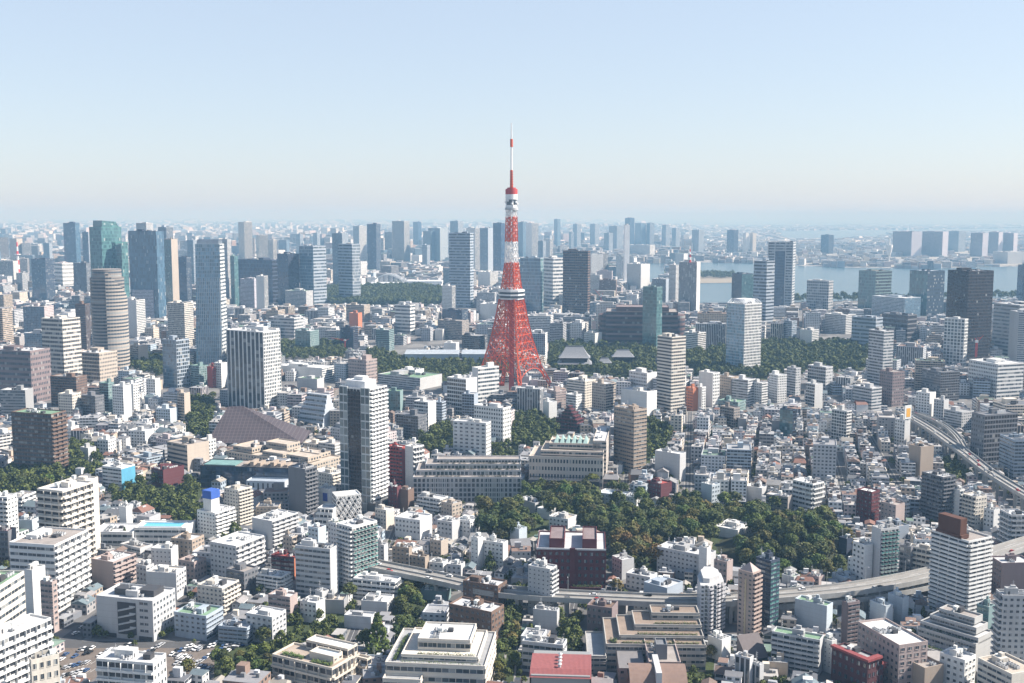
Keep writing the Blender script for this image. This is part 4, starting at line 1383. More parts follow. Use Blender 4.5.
def pool_school():
    root, R, L, h = begin('school', 'school', 'long white school with an open swimming pool on its roof', (93, 186, 190, 528, 545), a=88, R=20)
    tier(root, 0, R, 0, L * .56, 0, h, 'rx', 'W', 'W', nf=3)
    tier(root, -3, R, L * .56, L, 0, h * .8, 'rx', 'W', 'L', nf=2, clut=1)
    b = MB()
    z = h - .85
    b.poly([(R * .25, L * .09, z), (R * .75, L * .09, z), (R * .75, L * .50, z), (R * .25, L * .50, z)])
    m, t, p = new_mat('pool_water')
    p.inputs['Base Color'].default_value = (.12, .46, .62, 1)
    p.inputs['Roughness'].default_value = .1
    b.build('swimming_pool', m, root)
    b = MB()
    b.box(R * .2, R * .25, L * .06, L * .53, h - .95, h - .3)
    b.box(R * .75, R * .8, L * .06, L * .53, h - .95, h - .3)
    b.build('pool_deck', M_PLAIN, root, HEX['U'])
pool_school()
def institution():
    root, R, L, h = begin('institute', 'office building', 'big grey-beige institute with stepped tiers and a green-blue glazed roof', (529, 603, 613, 458, 489), a=82, R=45)
    c = (.50, .45, .40)
    tier(root, 0, R, 0, L, 0, h, 'pp', c, 'Y', nf=4, near=False, bl=24)
    h2, h3 = height_at(root.location.y + 12, 450), height_at(root.location.y + 25, 437)
    tier(root, R * .12, R, L * .0, L * .85, h, h2, 'rr', c, 'Y', near=False, bl=20)
    tier(root, R * .3, R * .95, L * .05, L * .75, h2, h3 - 4, 'rx', c, 'Y', near=False)
    b = MB()
    for i in range(6):
        y0, y1 = L * (.22 + i * .08), L * (.22 + (i + 1) * .08)
        b.poly([(R * .3, y1, h2 + 2), (R * .3, y0, h2 + 2), (R * .62, (y0 + y1) / 2, h3 + 1)], 0)
        b.poly([(R * .3, y0, h2 + 2), (R * .9, y0, h2 + 2), (R * .62, (y0 + y1) / 2, h3 + 1)], 0)
        b.poly([(R * .9, y0, h2 + 2), (R * .9, y1, h2 + 2), (R * .62, (y0 + y1) / 2, h3 + 1)], 0)
    b.build('glazed_roof', M_TILE, root, (.28, .40, .38))
    tier(root, R * .3, R * 1.9, -2, L * .15, h * .1, h3 - 1, 'rp', c, 'L', near=False, clut=1)
    b = MB()
    b.box(-14, 0, 2, L * .98, 0, h * .35)
    b.build('podium', facade('b'), root, c)
institution()
def terrace_complex():
    root, R, L, h = begin('apartment_block', 'apartment block', 'wide grey stepped terrace block with planted roof decks', (413, 521, 525, 477, 502), a=90, R=40)
    c = (.42, .42, .43)
    Y = root.location.y
    t = [(0, h, 0, 0), (9, height_at(Y + 9, 470), .02, .0), (17, height_at(Y + 17, 464), .1, .0), (26, height_at(Y + 26, 459), .2, .0)]
    for i, (x0, z, y1, y0) in enumerate(t):
        tier(root, x0, R, L * y0, L * (1 - y1), 0 if i == 0 else t[i - 1][1] - 1, z, 'fx', c, 'F', nf=5 if i == 0 else 1, near=False, bl=26)
    b = MB()
    rg = random.Random(4)
    for i in range(3):
        x0, z = t[i][0], t[i][1] - .9
        for j in range(46):
            y = L * rg.uniform(.03, .95 - t[i + 1][2])
            r = rg.uniform(.6, 1.5)
            for q in range(14):
                a, e, w = rg.uniform(0, 6.3), rg.uniform(0, 1), rg.uniform(.4, .7)
                px_, py_, pz_ = x0 + 5 + rg.uniform(-3, 1.5), y + r * math.cos(a), z + r * e * 1.3
                b.poly([(px_ - w, py_, pz_), (px_ + w, py_ + w * .5, pz_ - .2), (px_ + .2, py_ + w, pz_ + w)], 0)
    b.build('roof_planting', M_LEAF, root, (.07, .11, .03))
    b = MB()
    for i in range(24):
        b.box(-.6, 0, L * i / 24 - .3, L * i / 24 + .3, 0, h - 1)
    b.build('pier', M_PLAIN, root, c)
def tiered_white():
    root, R, L, h = begin('apartment_block', 'apartment block', 'broad cream tiered block with a white roof and planted terraces at the bottom', (385, 485, 496, 666, 706), a=84)
    Y = root.location.y
    c = (.62, .57, .50)
    z2, z3 = height_at(Y + 8, 655), height_at(Y + 14, 640)
    tier(root, 0, R, 0, L, 0, h, 'rr', c, 'G', nf=4, bl=14)
    tier(root, 5, R - 4, 4, L * .86, h - .9, z2, 'rr', c, 'I', nf=1, bl=14)
    tier(root, 13, R - 9, 9, L * .72, z2 - .9, z3, 'rr', c, 'W', nf=1, bl=11, clut=1)
    tier(root, -6, 0, L * .62, L, 0, h * .72, 'rr', c, 'G', nf=3, bl=5)
    hedges(root, [(2, 2, 2, L * .86, h - .8), (7, 8, 6, L * .7, z2 - .8), (4, R * .8, L * .9, L * .94, h - .8)])
def hedges(root, boxes):
    rg = random.Random(9)
    for x0, x1, y0, y1, z in boxes:
        b = MB()
        n = max(30, int(((x1 - x0 + .8) * (y1 - y0 + .8)) * 7))
        for i in range(min(n, 900)):
            x, y, zz = rg.uniform(x0, x1) + rg.uniform(-.6, .6), rg.uniform(y0, y1), z + abs(rg.gauss(.2, .5))
            w = rg.uniform(.25, .5)
            b.poly([(x - w, y - w * rg.random(), zz), (x + w, y, zz + rg.uniform(-.3, .3)), (x, y + w, zz + w)], 0)
        b.build('hedge', M_LEAF, root, (.06, .10, .025))
def stepped_grey():
    root, R, L, h = begin('apartment_block', 'apartment block', 'grey stepped apartment building rising in four planted terraces', (587, 706, 709, 645, 672), a=88, R=30)
    Y = root.location.y
    c = (.40, .38, .35)
    zz = [height_at(Y + 8, 636), height_at(Y + 17, 625), height_at(Y + 26, 613)]
    tier(root, 0, R + 8, 0, L * .84, 0, h, 'rr', c, (.25, .195, .155), nf=4, bl=22)
    for i, f in enumerate((.72, .58, .42)):
        z0 = h if i == 0 else zz[i - 1]
        tier(root, 8 + 9 * i, R + 8, 0, L * f, z0 - .9, zz[i], 'rr', c, (.25, .195, .155), nf=1, bl=int(22 * f), clut=1 if i == 2 else 0)
    tier(root, -4, R, L * .84, L, 0, h * .66, 'rr', c, 'G', nf=3, bl=3)
    hedges(root, [(1.5, 4, 3, L * .7, h - .8), (9.5, 12, 3, L * .56, zz[0] - .8), (18.5, 21, 2, L * .4, zz[1] - .8), (3, 8, L * .74, L * .8, h - .8)])
def low_terraces():
    root, R, L, h = begin('apartment_block', 'apartment block', 'low cream terraced housing with tan flat roof and long white roof at the bottom', (272, 332, 362, 668, 700), a=62)
    c = (.58, .52, .44)
    tier(root, 0, R * .7, 0, L, 0, h, 'bb', c, 'T', nf=3)
    z = height_at(root.location.y + 22, 645)
    tier(root, R * .25, R * .55, L * .1, L * .5, h - .9, z, 'xp', c, 'U', nf=1)
    tier(root, R * .62, R * .95, L * .05, L * .75, 0, z + 1, 'bb', c, 'W', nf=4)
    tier(root, R * .95, R * 1.1, -4, L * .3, 0, h * .8, 'bb', c, 'I', nf=3)
    hedges(root, [(3, 6, L * .55, L * .9, h - .8), (R * .1, R * .2, 3, L * .4, h - .8)])
def red_hall():
    root, R, L, h = begin('gymnasium', 'hall', 'hall with a salmon red ribbed roof and a row of ridge ventilators', (531, 590, 594, 676, 716), a=86, R=30)
    zr = height_at(root.location.y + 26, 654)
    W2 = 30.0
    b = MB()
    b.box(0, W2, 0, L, 0, h - .3)
    b.build('wall', facade('p'), root, HEX['P'])
    e = h
    sec = [(-.8, e - 1.2), (5, e + 1), (W2 - 5, zr), (W2 + .5, zr - 2)]
    b = MB()
    for (x0, z0), (x1, z1) in zip(sec, sec[1:]):
        for i in range(48):
            y0, y1 = -.6 + (L + 1.2) * i / 48, -.6 + (L + 1.2) * (i + 1) / 48
            b.poly([(x0, y1, z0), (x0, y0, z0), (x1, y0, z1), (x1, y1, z1)], 0)
            b.bar((x0, y0, z0 + .08), (x1, y0, z1 + .08), .1)
    for y in (-.6, L + .6):
        b.poly([(x, y, z) for x, z in ([(sec[0][0], 0)] + sec + [(sec[-1][0], 0)])][::-1 if y > 0 else 1], 0)
    rf = b.build('roof', M_TILE, root, (.34, .125, .12))
    for i in range(4):
        b = MB()
        x = 7 + i * 4.6
        z = e + 1 + (zr - e - 1) * (x - 5) / (W2 - 10)
        b.cyl(x, L * .52, z - .3, z + 1.6, .7, n=12)
        b.cyl(x, L * .52, z + 1.6, z + 2.3, 1.15, r2=.3, n=12)
        b.build('ventilator', M_PLAIN, rf, HEX['L'])
def roof_row():
    root, R, L, h = begin('house', 'building', 'building with a dark grey sheet roof beside the red-roofed hall', (619, 645, 647, 668, 688), a=88, R=34)
    tier(root, 0, 34, 0, L, 0, h, 'pp', 'P', 'G', nf=3)
    b = MB()
    z = height_at(root.location.y + 33, 641)
    b.poly([(-.5, L, h), (-.5, 0, h), (34, 0, z), (34, L, z)])
    b.poly([(-.5, 0, h), (34, 0, h - 1), (34, 0, z)])
    b.poly([(34, L, h - 1), (-.5, L, h), (34, L, z)])
    b.poly([(34, 0, h - 1), (34, L, h - 1), (34, L, z), (34, 0, z)])
    b.build('pitched_roof', M_TILE, root, (.20, .19, .19))
    root, R, L, h = begin('house', 'building', 'brown building with a dark roof hut and pink walls near the stepped terraces', (649, 681, 684, 662, 690), a=88, R=40)
    tier(root, 0, 40, 0, L, 0, h, 'pp', 'P', 'F', nf=3, clut=1)
    tier(root, 5, 14, L * .4, L * .75, h - .9, h + 7, 'xx', 'D', 'D', nf=1)
    root, R, L, h = begin('house', 'building', 'pair of brown curved roofs around a white spine at the bottom edge', (630, 688, 692, 681, 712), a=88, R=22)
    tier(root, 0, 20, 0, L, 0, h - 3, 'pp', 'B', 'F', nf=3)
    for y0, y1 in ((0, .45), (.55, 1)):
        b = MB()
        for i in range(10):
            x0, x1 = 22 * i / 10, 22 * (i + 1) / 10
            f = lambda x: h - 3 + 6 * math.sin(math.pi * (x + 2) / 26)
            b.poly([(x0, L * y1, f(x0)), (x0, L * y0, f(x0)), (x1, L * y0, f(x1)), (x1, L * y1, f(x1))])
        b.build('curved_roof', M_TILE, root, (.22, .15, .12))
    b = MB()
    b.box(-.5, 22, L * .45, L * .55, h - 3, h + 4)
    b.build('spine_wall', M_PLAIN, root, HEX['L'])
def round_front():
    Y = ground(716, 637).y
    hl, hr = height_at(Y, 586), height_at(Y, 580)
    s = Y / FPX / CP
    root = empty('apartment_tower', (x_at(701, Y, hl), Y, 0), 0, 'pale apartment tower with a rounded stepped roof and one narrow white face', 'tower')
    pts = [(0, 1), (8.5 * s, 0), (26.5 * s, 9), (28 * s, 22), (22 * s, 30), (10 * s, 30), (1, 18)]
    h = hl
    b = MB()
    for i in range(len(pts)):
        p, q = pts[i], pts[(i + 1) % len(pts)]
        ln = math.dist(p, q)
        b.wall(p, q, 0, h, 0, max(1, round(ln / 3)), 13)
    b.build('wall', [facade('p')], root, (.55, .55, .57))
    b = MB()
    b.poly([(*p, h) for p in pts])
    rf = b.build('roof', M_ROOF, root, HEX['L'])
    for i, (f, dz) in enumerate(((.72, 2.6),)):
        cx, cy = 15 * s, 18
        b = MB()
        b.prism([(cx + (p[0] - cx) * f, cy + (p[1] - cy) * f) for p in pts], h if i == 0 else h + (3, 6)[i - 1], h + dz)
        b.build('roof_tier', M_PLAIN, root, HEX['L'])
    me = window_mesh(1.6, 2.0)
    for j in range(1, 13):
        for k in range(2):
            put('window', me, root, HEX['W'], (3 + 5 * k, .9 - 1.0 * (3 + 5 * k) / (8.5 * s), h * (j + .3) / 13), math.atan2(-1, 8.5 * s))
    bm = balcony_mesh(4.6, 1.2, h / 13, 1, False, M_PLAIN)
    an = math.atan2(9, 18 * s)
    for j in range(1, 13):
        for k in range(4):
            t = (k + .5) / 4
            put('balcony', bm, root, (.5, .5, .53), (8.5 * s + 18 * s * t, 9 * t, h * j / 13), an)
    SHOWN.append((701, 728, 576, 634, Y)); FOOT.append((root.location.x + 14 * s, Y + 15, 0, 36, 34))
    REFS.append((root['label'], 0, Y, 701, 728, 576, 637))
def pyramid_tower():
    root, R, L, h = begin('apartment_tower', 'tower', 'slender pink-brown tower with a pointed pyramid top', (738.5, 753, 761, 573, 645), k=1.2)
    tier(root, 0, R, 0, L, 0, h, 'pb', (.42, .33, .29), 'L', nf=16, bl=3, br=3)
    b = MB()
    t = (R / 2, L / 2, height_at(root.location.y + 6, 562))
    A = [(0, 0), (R, 0), (R, L), (0, L)]
    for i in range(4):
        b.poly([(*A[i], h - .4), (*A[(i + 1) % 4], h - .4), t])
    b.build('pyramid_roof', M_TILE, root, HEX['P'])
    b = MB()
    b.box(-.5, 0, L * .42, L * .52, 0, h * .9)
    b.build('stair_strip', M_PLAIN, root, (.55, .45, .3))
def sloped_brown():
    root, R, L, h = begin('house', 'building', 'brown building with a steep dark slate roof below the pointed tower', (738, 748, 768, 652, 668), k=.8)
    b = MB()
    b.box(0, R, 0, L, 0, h * .5)
    b.build('wall', facade('q'), root, HEX['A'])
    z = height_at(root.location.y + 14, 632)
    b = MB()
    A = [(-.5, -.5, h * .5), (R + .5, -.5, h * .5), (R + .5, L + .5, z), (-.5, L + .5, z)]
    b.poly(A)
    b.poly([A[0], A[3], (-.5, L + .5, h * .5)])
    b.poly([A[1], (R + .5, L + .5, h * .5), A[2]])
    b.poly([A[3], A[2], (R + .5, L + .5, h * .5), (-.5, L + .5, h * .5)])
    b.build('roof', M_TILE, root, (.13, .11, .11))
def red_roofs():
    root, R, L, h = begin('house', 'building', 'dark red building with stepped tiled roofs beside the long pinkish block', (832, 868, 895, 661, 700), k=1.1)
    c = (.085, .035, .04)
    tier(root, 0, R * .45, 0, L, 0, h, 'pp', c, 'G', nf=4, clut=1)
    for i in range(4):
        f0, f1 = .45 + i * .14, .45 + (i + 1) * .14
        z = h * (.92 - .13 * i)
        tier(root, R * f0, R * f1 + .01 * i, L * .1 * i, L * .7, 0, z, 'pp', c, 'R', nf=3, near=False)
        b = MB()
        x0, x1, y0, y1 = R * f0 - .3, R * f1 + 1.5, L * .1 * i - 1.5, L * .7
        b.poly([(x0, y0, z), (x1, y0, z - 1.8), (x1, y1, z - 1.8), (x0, y1, z + 1.4)])
        b.poly([(x0, y0, z), (x0, y0, z - 1.8), (x1, y0, z - 1.8)])
        b.build('tiled_roof', M_TILE, root, (.28, .075, .07))
    b = MB()
    b.box(-1.2, R * .47, -1.2, 2, h - .2, h + .9)
    b.box(-1.2, 2, 2, L, h - .2, h + .9)
    b.build('roof_edge', M_TILE, root, (.24, .06, .06))
def long_ward():
    root, R, L, h = begin('hospital', 'building', 'long stepped building with planted terraces and a rounded pale end', (918, 976, 993, 644, 674), a=40)
    c = (.45, .45, .44)
    tier(root, 0, R, 0, L, 0, h, 'rx', c, 'L', nf=5, bl=20)
    for i in range(3):
        tier(root, R * (.12 + .2 * i), R, 3 * i, L * (1 - .1 * i), h - .9 + (3.6 * i), h + 3.6 * (i + 1) - .9, 'rx', c, 'F' if i == 2 else 'L', nf=1, bl=18, clut=1 if i == 2 else 0)
    tier(root, -9, 0, L * .1, L * .95, 0, h * .6, 'rx', c, 'G', nf=3, bl=18)
    hedges(root, [(-7, -5, L * .15, L * .9, h * .6 - .8), (1, 3, 3, L * .9, h - .8)])
def fan_block():
    root, R, L, h = begin('apartment_block', 'apartment block', 'tiered dark blue glass block with white stepped flank', (295, 322, 338, 396, 428), k=1.6)
    n = 7
    for i in range(n):
        z0, z1 = h * i / n, h * (i + 1) / n
        tier(root, R * .05 * i, R * (1 - .08 * i), L * .0, L * (1 - .045 * i), z0, z1, 'rx', (.45, .50, .56) if i % 2 else (.55, .6, .65), 'L', nf=1, near=False, par=.4)
def lattice_front():
    root, R, L, h = begin('apartment_block', 'apartment block', 'white block wrapped in an open diagonal screen', (332, 336, 361, 496, 526), k=.7)
    tier(root, 0, R, 0, L, 0, h, 'kk', HEX['W'], 'W', nf=7, near=False, clut=1)
    b = MB()
    nx, nz = 12, 9
    for i in range(nx):
        for j in range(nz):
            x0, x1, z0, z1 = R * i / nx, R * (i + 1) / nx, h * j / nz, h * (j + 1) / nz
            p, q = ((x0, -1, z0), (x1, -1, z1)) if (i + j) % 2 else ((x1, -1, z0), (x0, -1, z1))
            b.bar(p, q, .33)
            if (i * 3 + j * 5) % 4 == 0:
                b.box(x0, x1, -1.1, -.9, z0, z1)
    b.build('screen', M_PLAIN, root, HEX['W'])
    root, R, L, h = begin('apartment_block', 'apartment block', 'white terraced houses stepping down beside the diagonal screen block', (312, 331, 335, 510, 530), k=2)
    for i in range(4):
        tier(root, R * .15 * i, R + 10, 0, L * (1 - .06 * i), 0 if i == 0 else h * i / 4 - .3, h * (i + 1) / 4, 'bx', 'W', 'L', nf=1)
def maroon_brick():
    root, R, L, h = begin('apartment_block', 'apartment block', 'large maroon brick block with two square roof turrets', (536.5, 606, 610, 550, 594), a=86, R=26)
    c = (.105, .03, .035)
    tier(root, 0, R + 14, 0, L, 0, h, 'pp', c, 'L', nf=6, bl=14, br=5)
    z = height_at(root.location.y + 8, 538)
    for y0, y1 in ((.13, .34), (.6, .82)):
        tier(root, 5, R + 8, L * y0, L * y1, h - .9, z, 'xx', c, 'A', nf=1, near=False)
    for y0, y1 in ((0, .42), (.52, 1)):
        b = MB()
        b.box(-.5, .1, L * y0, L * y1, h - .4, h + .6)
        b.build('cornice', M_PLAIN, root, HEX['L'])
    b = MB()
    b.box(-.8, 0, L * .44, L * .52, 0, h + 1)
    b.build('pilaster', M_PLAIN, root, c)
    tier(root, -5, 0, L * .05, L * .5, 0, h * .2, 'xx', c, 'F', nf=1)
    hedges(root, [(-4, -1, L * .06, L * .48, h * .2 - .5)])
def maroon_pyramid():
    root, R, L, h = begin('house', 'building', 'dark maroon building shaped like a stepped pyramid', (556, 577, 584, 420, 434), k=1.6)
    c = (.12, .035, .04)
    z = height_at(root.location.y + 10, 406)
    for i in range(5):
        f = .11 * i
        tier(root, R * f * .6, R * (1 - f * .6), L * f, L * (1 - f), 0 if i == 0 else h + (z - h) * (i - 1) / 4, h + (z - h) * i / 4 if i else h, 'kk', c, 'M', near=False, par=.3)
def long_brown():
    root, R, L, h = begin('office_building', 'office building', 'very long dark brown banded building with bulging ends, beyond the temple', (606, 678, 683, 312, 349), a=84, R=45)
    c = (.13, .085, .08)
    tier(root, 0, R + 30, 0, L, 0, h, 'ss', c, 'F', nf=8, near=False, bl=30)
    z = height_at(root.location.y + 20, 307)
    tier(root, 14, R + 24, L * .12, L * .86, h - .9, z, 'sx', c, 'A', nf=2, near=False)
    for y in (0, L):
        b = MB()
        for i in range(12):
            a0, a1 = (i) * math.pi / 12, (i + 1) * math.pi / 12
            s = 1 if y else -1
            p = (20 - 20 * math.cos(a0), y + s * 14 * math.sin(a0))
            q = (20 - 20 * math.cos(a1), y + s * 14 * math.sin(a1))
            if s > 0:
                p, q = q, p
            b.wall(p, q, 0, h * .9, 0, 1, 7)
            b.poly([(*p, h * .9), (*q, h * .9), (20, y, h * .95)], 1)
        b.build('rounded_end', [facade('s'), M_ROOF], root, c)
    b = MB()
    for i in range(4):
        b.box(-.7, 0, 0, L, h * (.12 + .25 * i), h * (.16 + .25 * i))
    b.build('cornice', M_PLAIN, root, (.30, .22, .22))
def long_roofs():
    for xl, xr, lab in ((405, 460, 'long hall with a smooth pale blue roof, the one farther from the lattice tower'), (462, 492, 'long hall with a smooth pale blue roof, the one nearer the lattice tower')):
        root, R, L, h = begin('hall', 'hall', lab, (xl, xr - 1.5, xr, 354, 364), a=90, R=36)
        b = MB()
        b.box(0, 34, 0, L, 0, h)
        b.build('wall', M_PLAIN, root, (.40, .47, .54))
        b = MB()
        z = height_at(root.location.y + 40, 349.5)
        for i in range(8):
            x0, x1 = -1 + 40 * i / 8, -1 + 40 * (i + 1) / 8
            f = lambda x: h + (z - h) * math.sin(math.pi / 2 * min(1, (x + 1) / 40))
            b.poly([(x0, L + 1, f(x0)), (x0, -1, f(x0)), (x1, -1, f(x1)), (x1, L + 1, f(x1))])
        b.build('roof', M_ROOF, root, (.34, .38, .42))
def arched_hall():
    Y = ground(400, 288).y
    s = Y / FPX
    root = empty('market_hall', (x_at(386, Y, 10), Y, 0), 0, 'white arched roof hall with bridge-like ribs at the garden edge', 'hall')
    b = MB()
    zt = height_at(Y, 275)
    for k in range(4):
        n = 18
        last = None
        for i in range(n + 1):
            t = i / n
            p = Vector(((-21 + 44 * t) * s, k * 30, 6 + (zt - 6) * math.sin(math.pi * t)))
            if last is not None:
                b.bar(last, p, 1.7)
            if i % 2 == 0:
                b.bar((p.x, p.y, 4), p, .7)
            last = p
    b.build('arch_rib', M_PLAIN, root, (.8, .8, .8))
    b = MB()
    b.box(-22 * s, 55 * s, -5, 100, 0, 14)
    b.box(20 * s, 56 * s, 0, 80, 14, 22)
    b.build('roof', M_ROOF, root, (.6, .63, .66))
    SHOWN.append((363, 442, 274, 286, Y)); FOOT.append((root.location.x + 17 * s, Y + 45, 0, 78 * s, 105))
def temple(x0, x1, yt, ye, yb, label, storeys=2):
    Y = ground(x0, yb).y
    s = Y / FPX / CP
    w = (x1 - x0) * s
    zt, ze = height_at(Y + w * .3, yt), height_at(Y, ye)
    root = empty('temple_hall', (x_at((x0 + x1) / 2, Y, ze), Y + w * .3, 0), rad(-4), label, 'temple')
    b = MB()
    b.box(-w * .4, w * .4, -w * .25, w * .25, 0, ze)
    b.build('wall', facade('k'), root, HEX['L'])
    def hip(b, hw, hd, z0, z1, rw):
        n = 6
        for i in range(n):
            t0, t1 = i / n, (i + 1) / n
            f = lambda t: (hw + (rw - hw) * t, hd * (1 - t) + .3 * t, z0 + (z1 - z0) * t ** 1.35)
            a, c = f(t0), f(t1)
            A = [(-a[0], -a[1], a[2]), (a[0], -a[1], a[2]), (a[0], a[1], a[2]), (-a[0], a[1], a[2])]
            B = [(-c[0], -c[1], c[2]), (c[0], -c[1], c[2]), (c[0], c[1], c[2]), (-c[0], c[1], c[2])]
            for k in range(4):
                b.poly([A[k], A[(k + 1) % 4], B[(k + 1) % 4], B[k]])
        b.box(-rw, rw, -.6, .6, z1 - .3, z1 + 1.2)
    b = MB()
    hip(b, w * .5, w * .33, ze, zt, w * .27)
    b.build('tiled_roof', M_TILE, root, (.23, .24, .26))
    if storeys > 1:
        b = MB()
        hip(b, w * .55, w * .42, ze * .55, ze * .95, w * .42)
        b.build('skirt_roof', M_TILE, root, (.23, .24, .26))
    SHOWN.append((x0, x1, yt, yb, Y)); FOOT.append((root.location.x, root.location.y, 0, w * 1.1, w * .8))
    REFS.append((label, root.location.x, Y, x0, x1, yt, yb))
temple(559, 591, 346.5, 358, 371, 'large temple hall with a sweeping grey double roof among trees')
temple(612, 635, 350, 357, 366, 'temple hall with a pale grey tiled roof beside the large temple', 1)
temple(598, 612, 358, 363, 370, 'small low temple building with a grey roof between the two temple halls', 1)
def white_valley(x0, xr, yt, yb, lab):
    pass
LATE = [terrace_complex, tiered_white, stepped_grey, low_terraces, red_hall, roof_row, round_front, pyramid_tower, sloped_brown, red_roofs,
        long_ward, fan_block, lattice_front, maroon_brick, maroon_pyramid, long_brown, long_roofs, arched_hall]
# ------------------------------------------------------------------ more buildings among the trees and in gaps
TABLE2 = '''
house|house|598 634 641 497 508|px|WU|k=2.2|pale curved school with bluish roof at the top of the wood
house|house|517 535 545 503 514|xp|LL|k=2|grey-roofed house, rearmost in the valley of the wood
house|house|537 549 556 510 520|xp|WL|k=1.4|white-roofed house, middle one in the valley of the wood
house|house|549 568 577 519 533|px|WY|k=1.2|white house with tan terrace, foremost in the valley of the wood
house|house|510 519 527 529 545|xx|Uh||house with a pale green rounded roof at the wood edge
house|house|714 738 752 530 540|xp|WW|k=.8|white flat-roofed house standing alone inside the wood
house|house|782 794 800 577 589|xx|Lh||house with green domed roof at the foot of the wooded hill
house|house|808 819 825 577 590|px|PP||pinkish brick house at the foot of the wooded hill
house|house|832 846 856 578 587|xx|UU|k=1.5|pale blue low house at the foot of the wooded hill
house|house|839 847 853 539 560|xx|ND||dark blue gabled house beside the wooded hill
house|house|848 858 866 560 583|px|WL||small white block just right of the wooded hill
house|house|766 788 793 497 514|rx|FL|k=1.6|brown house with a broad grey roof at the wood edge
house|house|745 762 768 488 503|xx|LW||house with a long white roof in the low-rise quarter
house|house|701 712 720 485 507|xp|UW||pale blue narrow house near the straight street
house|house|857 872 880 492 525|pp|MW||dark red-brown block with white roof sheds
house|house|881 896 905 505 530|px|PF||pinkish low block beside white stepped house
house|house|897 903 909 500 520|bb|WU||white stepped house with blue-white balconies
apartment_block|apartment block|876 893 909 527 540|xx|SF||dark gabled roofs behind the green-glass strip tower
apartment_block|apartment block|1000 1012 1030 515 555|sb|LL||pale balcony block behind the pyramid-topped roof
office_building|office building|1000 1015 1040 440 480|rk|SD||blue-grey office at the edge beside the dark office block
apartment_block|apartment block|888 903 909 598 622|xx|UW|k=2|pale blue round-cornered block below the expressway bend
apartment_block|apartment block|870 886 893 606 628|xx|UW|k=2|low pale block with a white roof below the expressway
apartment_block|apartment block|62 74 82 556 574|px|LL||low grey block behind the white balcony block
apartment_block|apartment block|136 146 154 566 588|pp|LF|k=1.4|grey block with rooftop machinery behind the pale office
apartment_block|apartment block|146 176 186 573 600|xp|LI|k=1.5|flat beige-roofed block directly behind the pale office
apartment_block|apartment block|178 194 206 562 585|pp|PF||pinkish block with machinery beside the tan block
apartment_block|apartment block|226 244 258 572 594|kp|DF||dark terraced house row behind the ivory block
apartment_block|apartment block|300 312 322 548 570|xx|LW||white shed roofs beside the orange-red block
apartment_block|apartment block|308 318 326 528 556|px|UM||pale blue block with maroon side near the dark conifer
apartment_block|apartment block|283 292 299 537 556|pb|YL||beige small block below the white stepped balconies
apartment_block|apartment block|355 372 379 535 560|px|LL||grey rear block of the green-balcony tower
apartment_block|apartment block|120 140 152 548 562|rx|LF|k=2|low grey hall with rooftop ducts below the pool school
house|house|232 262 270 538 552|xx|WU|k=1.6|white shed with a pale blue roof below the stepped balconies
house|house|344 371 376 617 630|xx|LL|k=2|low rubble-grey yard building in the garden
house|house|464 486 492 625 634|xx|WU|k=2|pale blue shed roof beside the brown brick block
house|house|420 447 451 592 602|xx|EU|k=2|low green-roofed shed under the highway bend
apartment_block|apartment block|612 622 634 560 580|px|LL||grey house at the edge of the autumn trees
house|house|20 30 38 555 575|px|LF||small grey house squeezed behind the corner office
apartment_block|apartment block|395 420 432 520 540|px|WL||white house, first of the village cluster below the terrace block
apartment_block|apartment block|437 452 460 522 541|px|LL||grey house, second of the village cluster below the terrace block
apartment_block|apartment block|456 470 477 521 538|pp|WL||white house at the wood edge in the village cluster
house|house|402 414 420 517 531|xx|OO||house with an orange-red roof in the village cluster
house|house|430 441 448 541 556|px|YW||cream gabled house in the village cluster
house|house|375 386 394 510 530|px|IL||ivory house just below the central tower podium
apartment_block|apartment block|200 208 216 440 462|xp|WY||cream narrow block beside the striped balcony block
house|house|80 88 96 448 462|xx|LL||grey house half hidden by the yellowing trees
house|house|60 71 79 427 441|px|WL||white house below the ivory stepped block
'''
parse_rows(TABLE2)
for fn in LATE:
    fn()

# ------------------------------------------------------------------ polygons of the photograph
def inside(poly, x, y):
    r = np.zeros(np.shape(x), bool)
    n = len(poly)
    for i in range(n):
        (x0, y0), (x1, y1) = poly[i], poly[(i + 1) % n]
        if y0 == y1:
            continue
        c = (y0 > y) != (y1 > y)
        r ^= c & (x < (x1 - x0) * (y - y0) / (y1 - y0) + x0)
    return r
GREEN, YELL, DARKG, AUT = (.076, .096, .024), (.135, .135, .034), (.048, .068, .021), (.120, .078, .030)
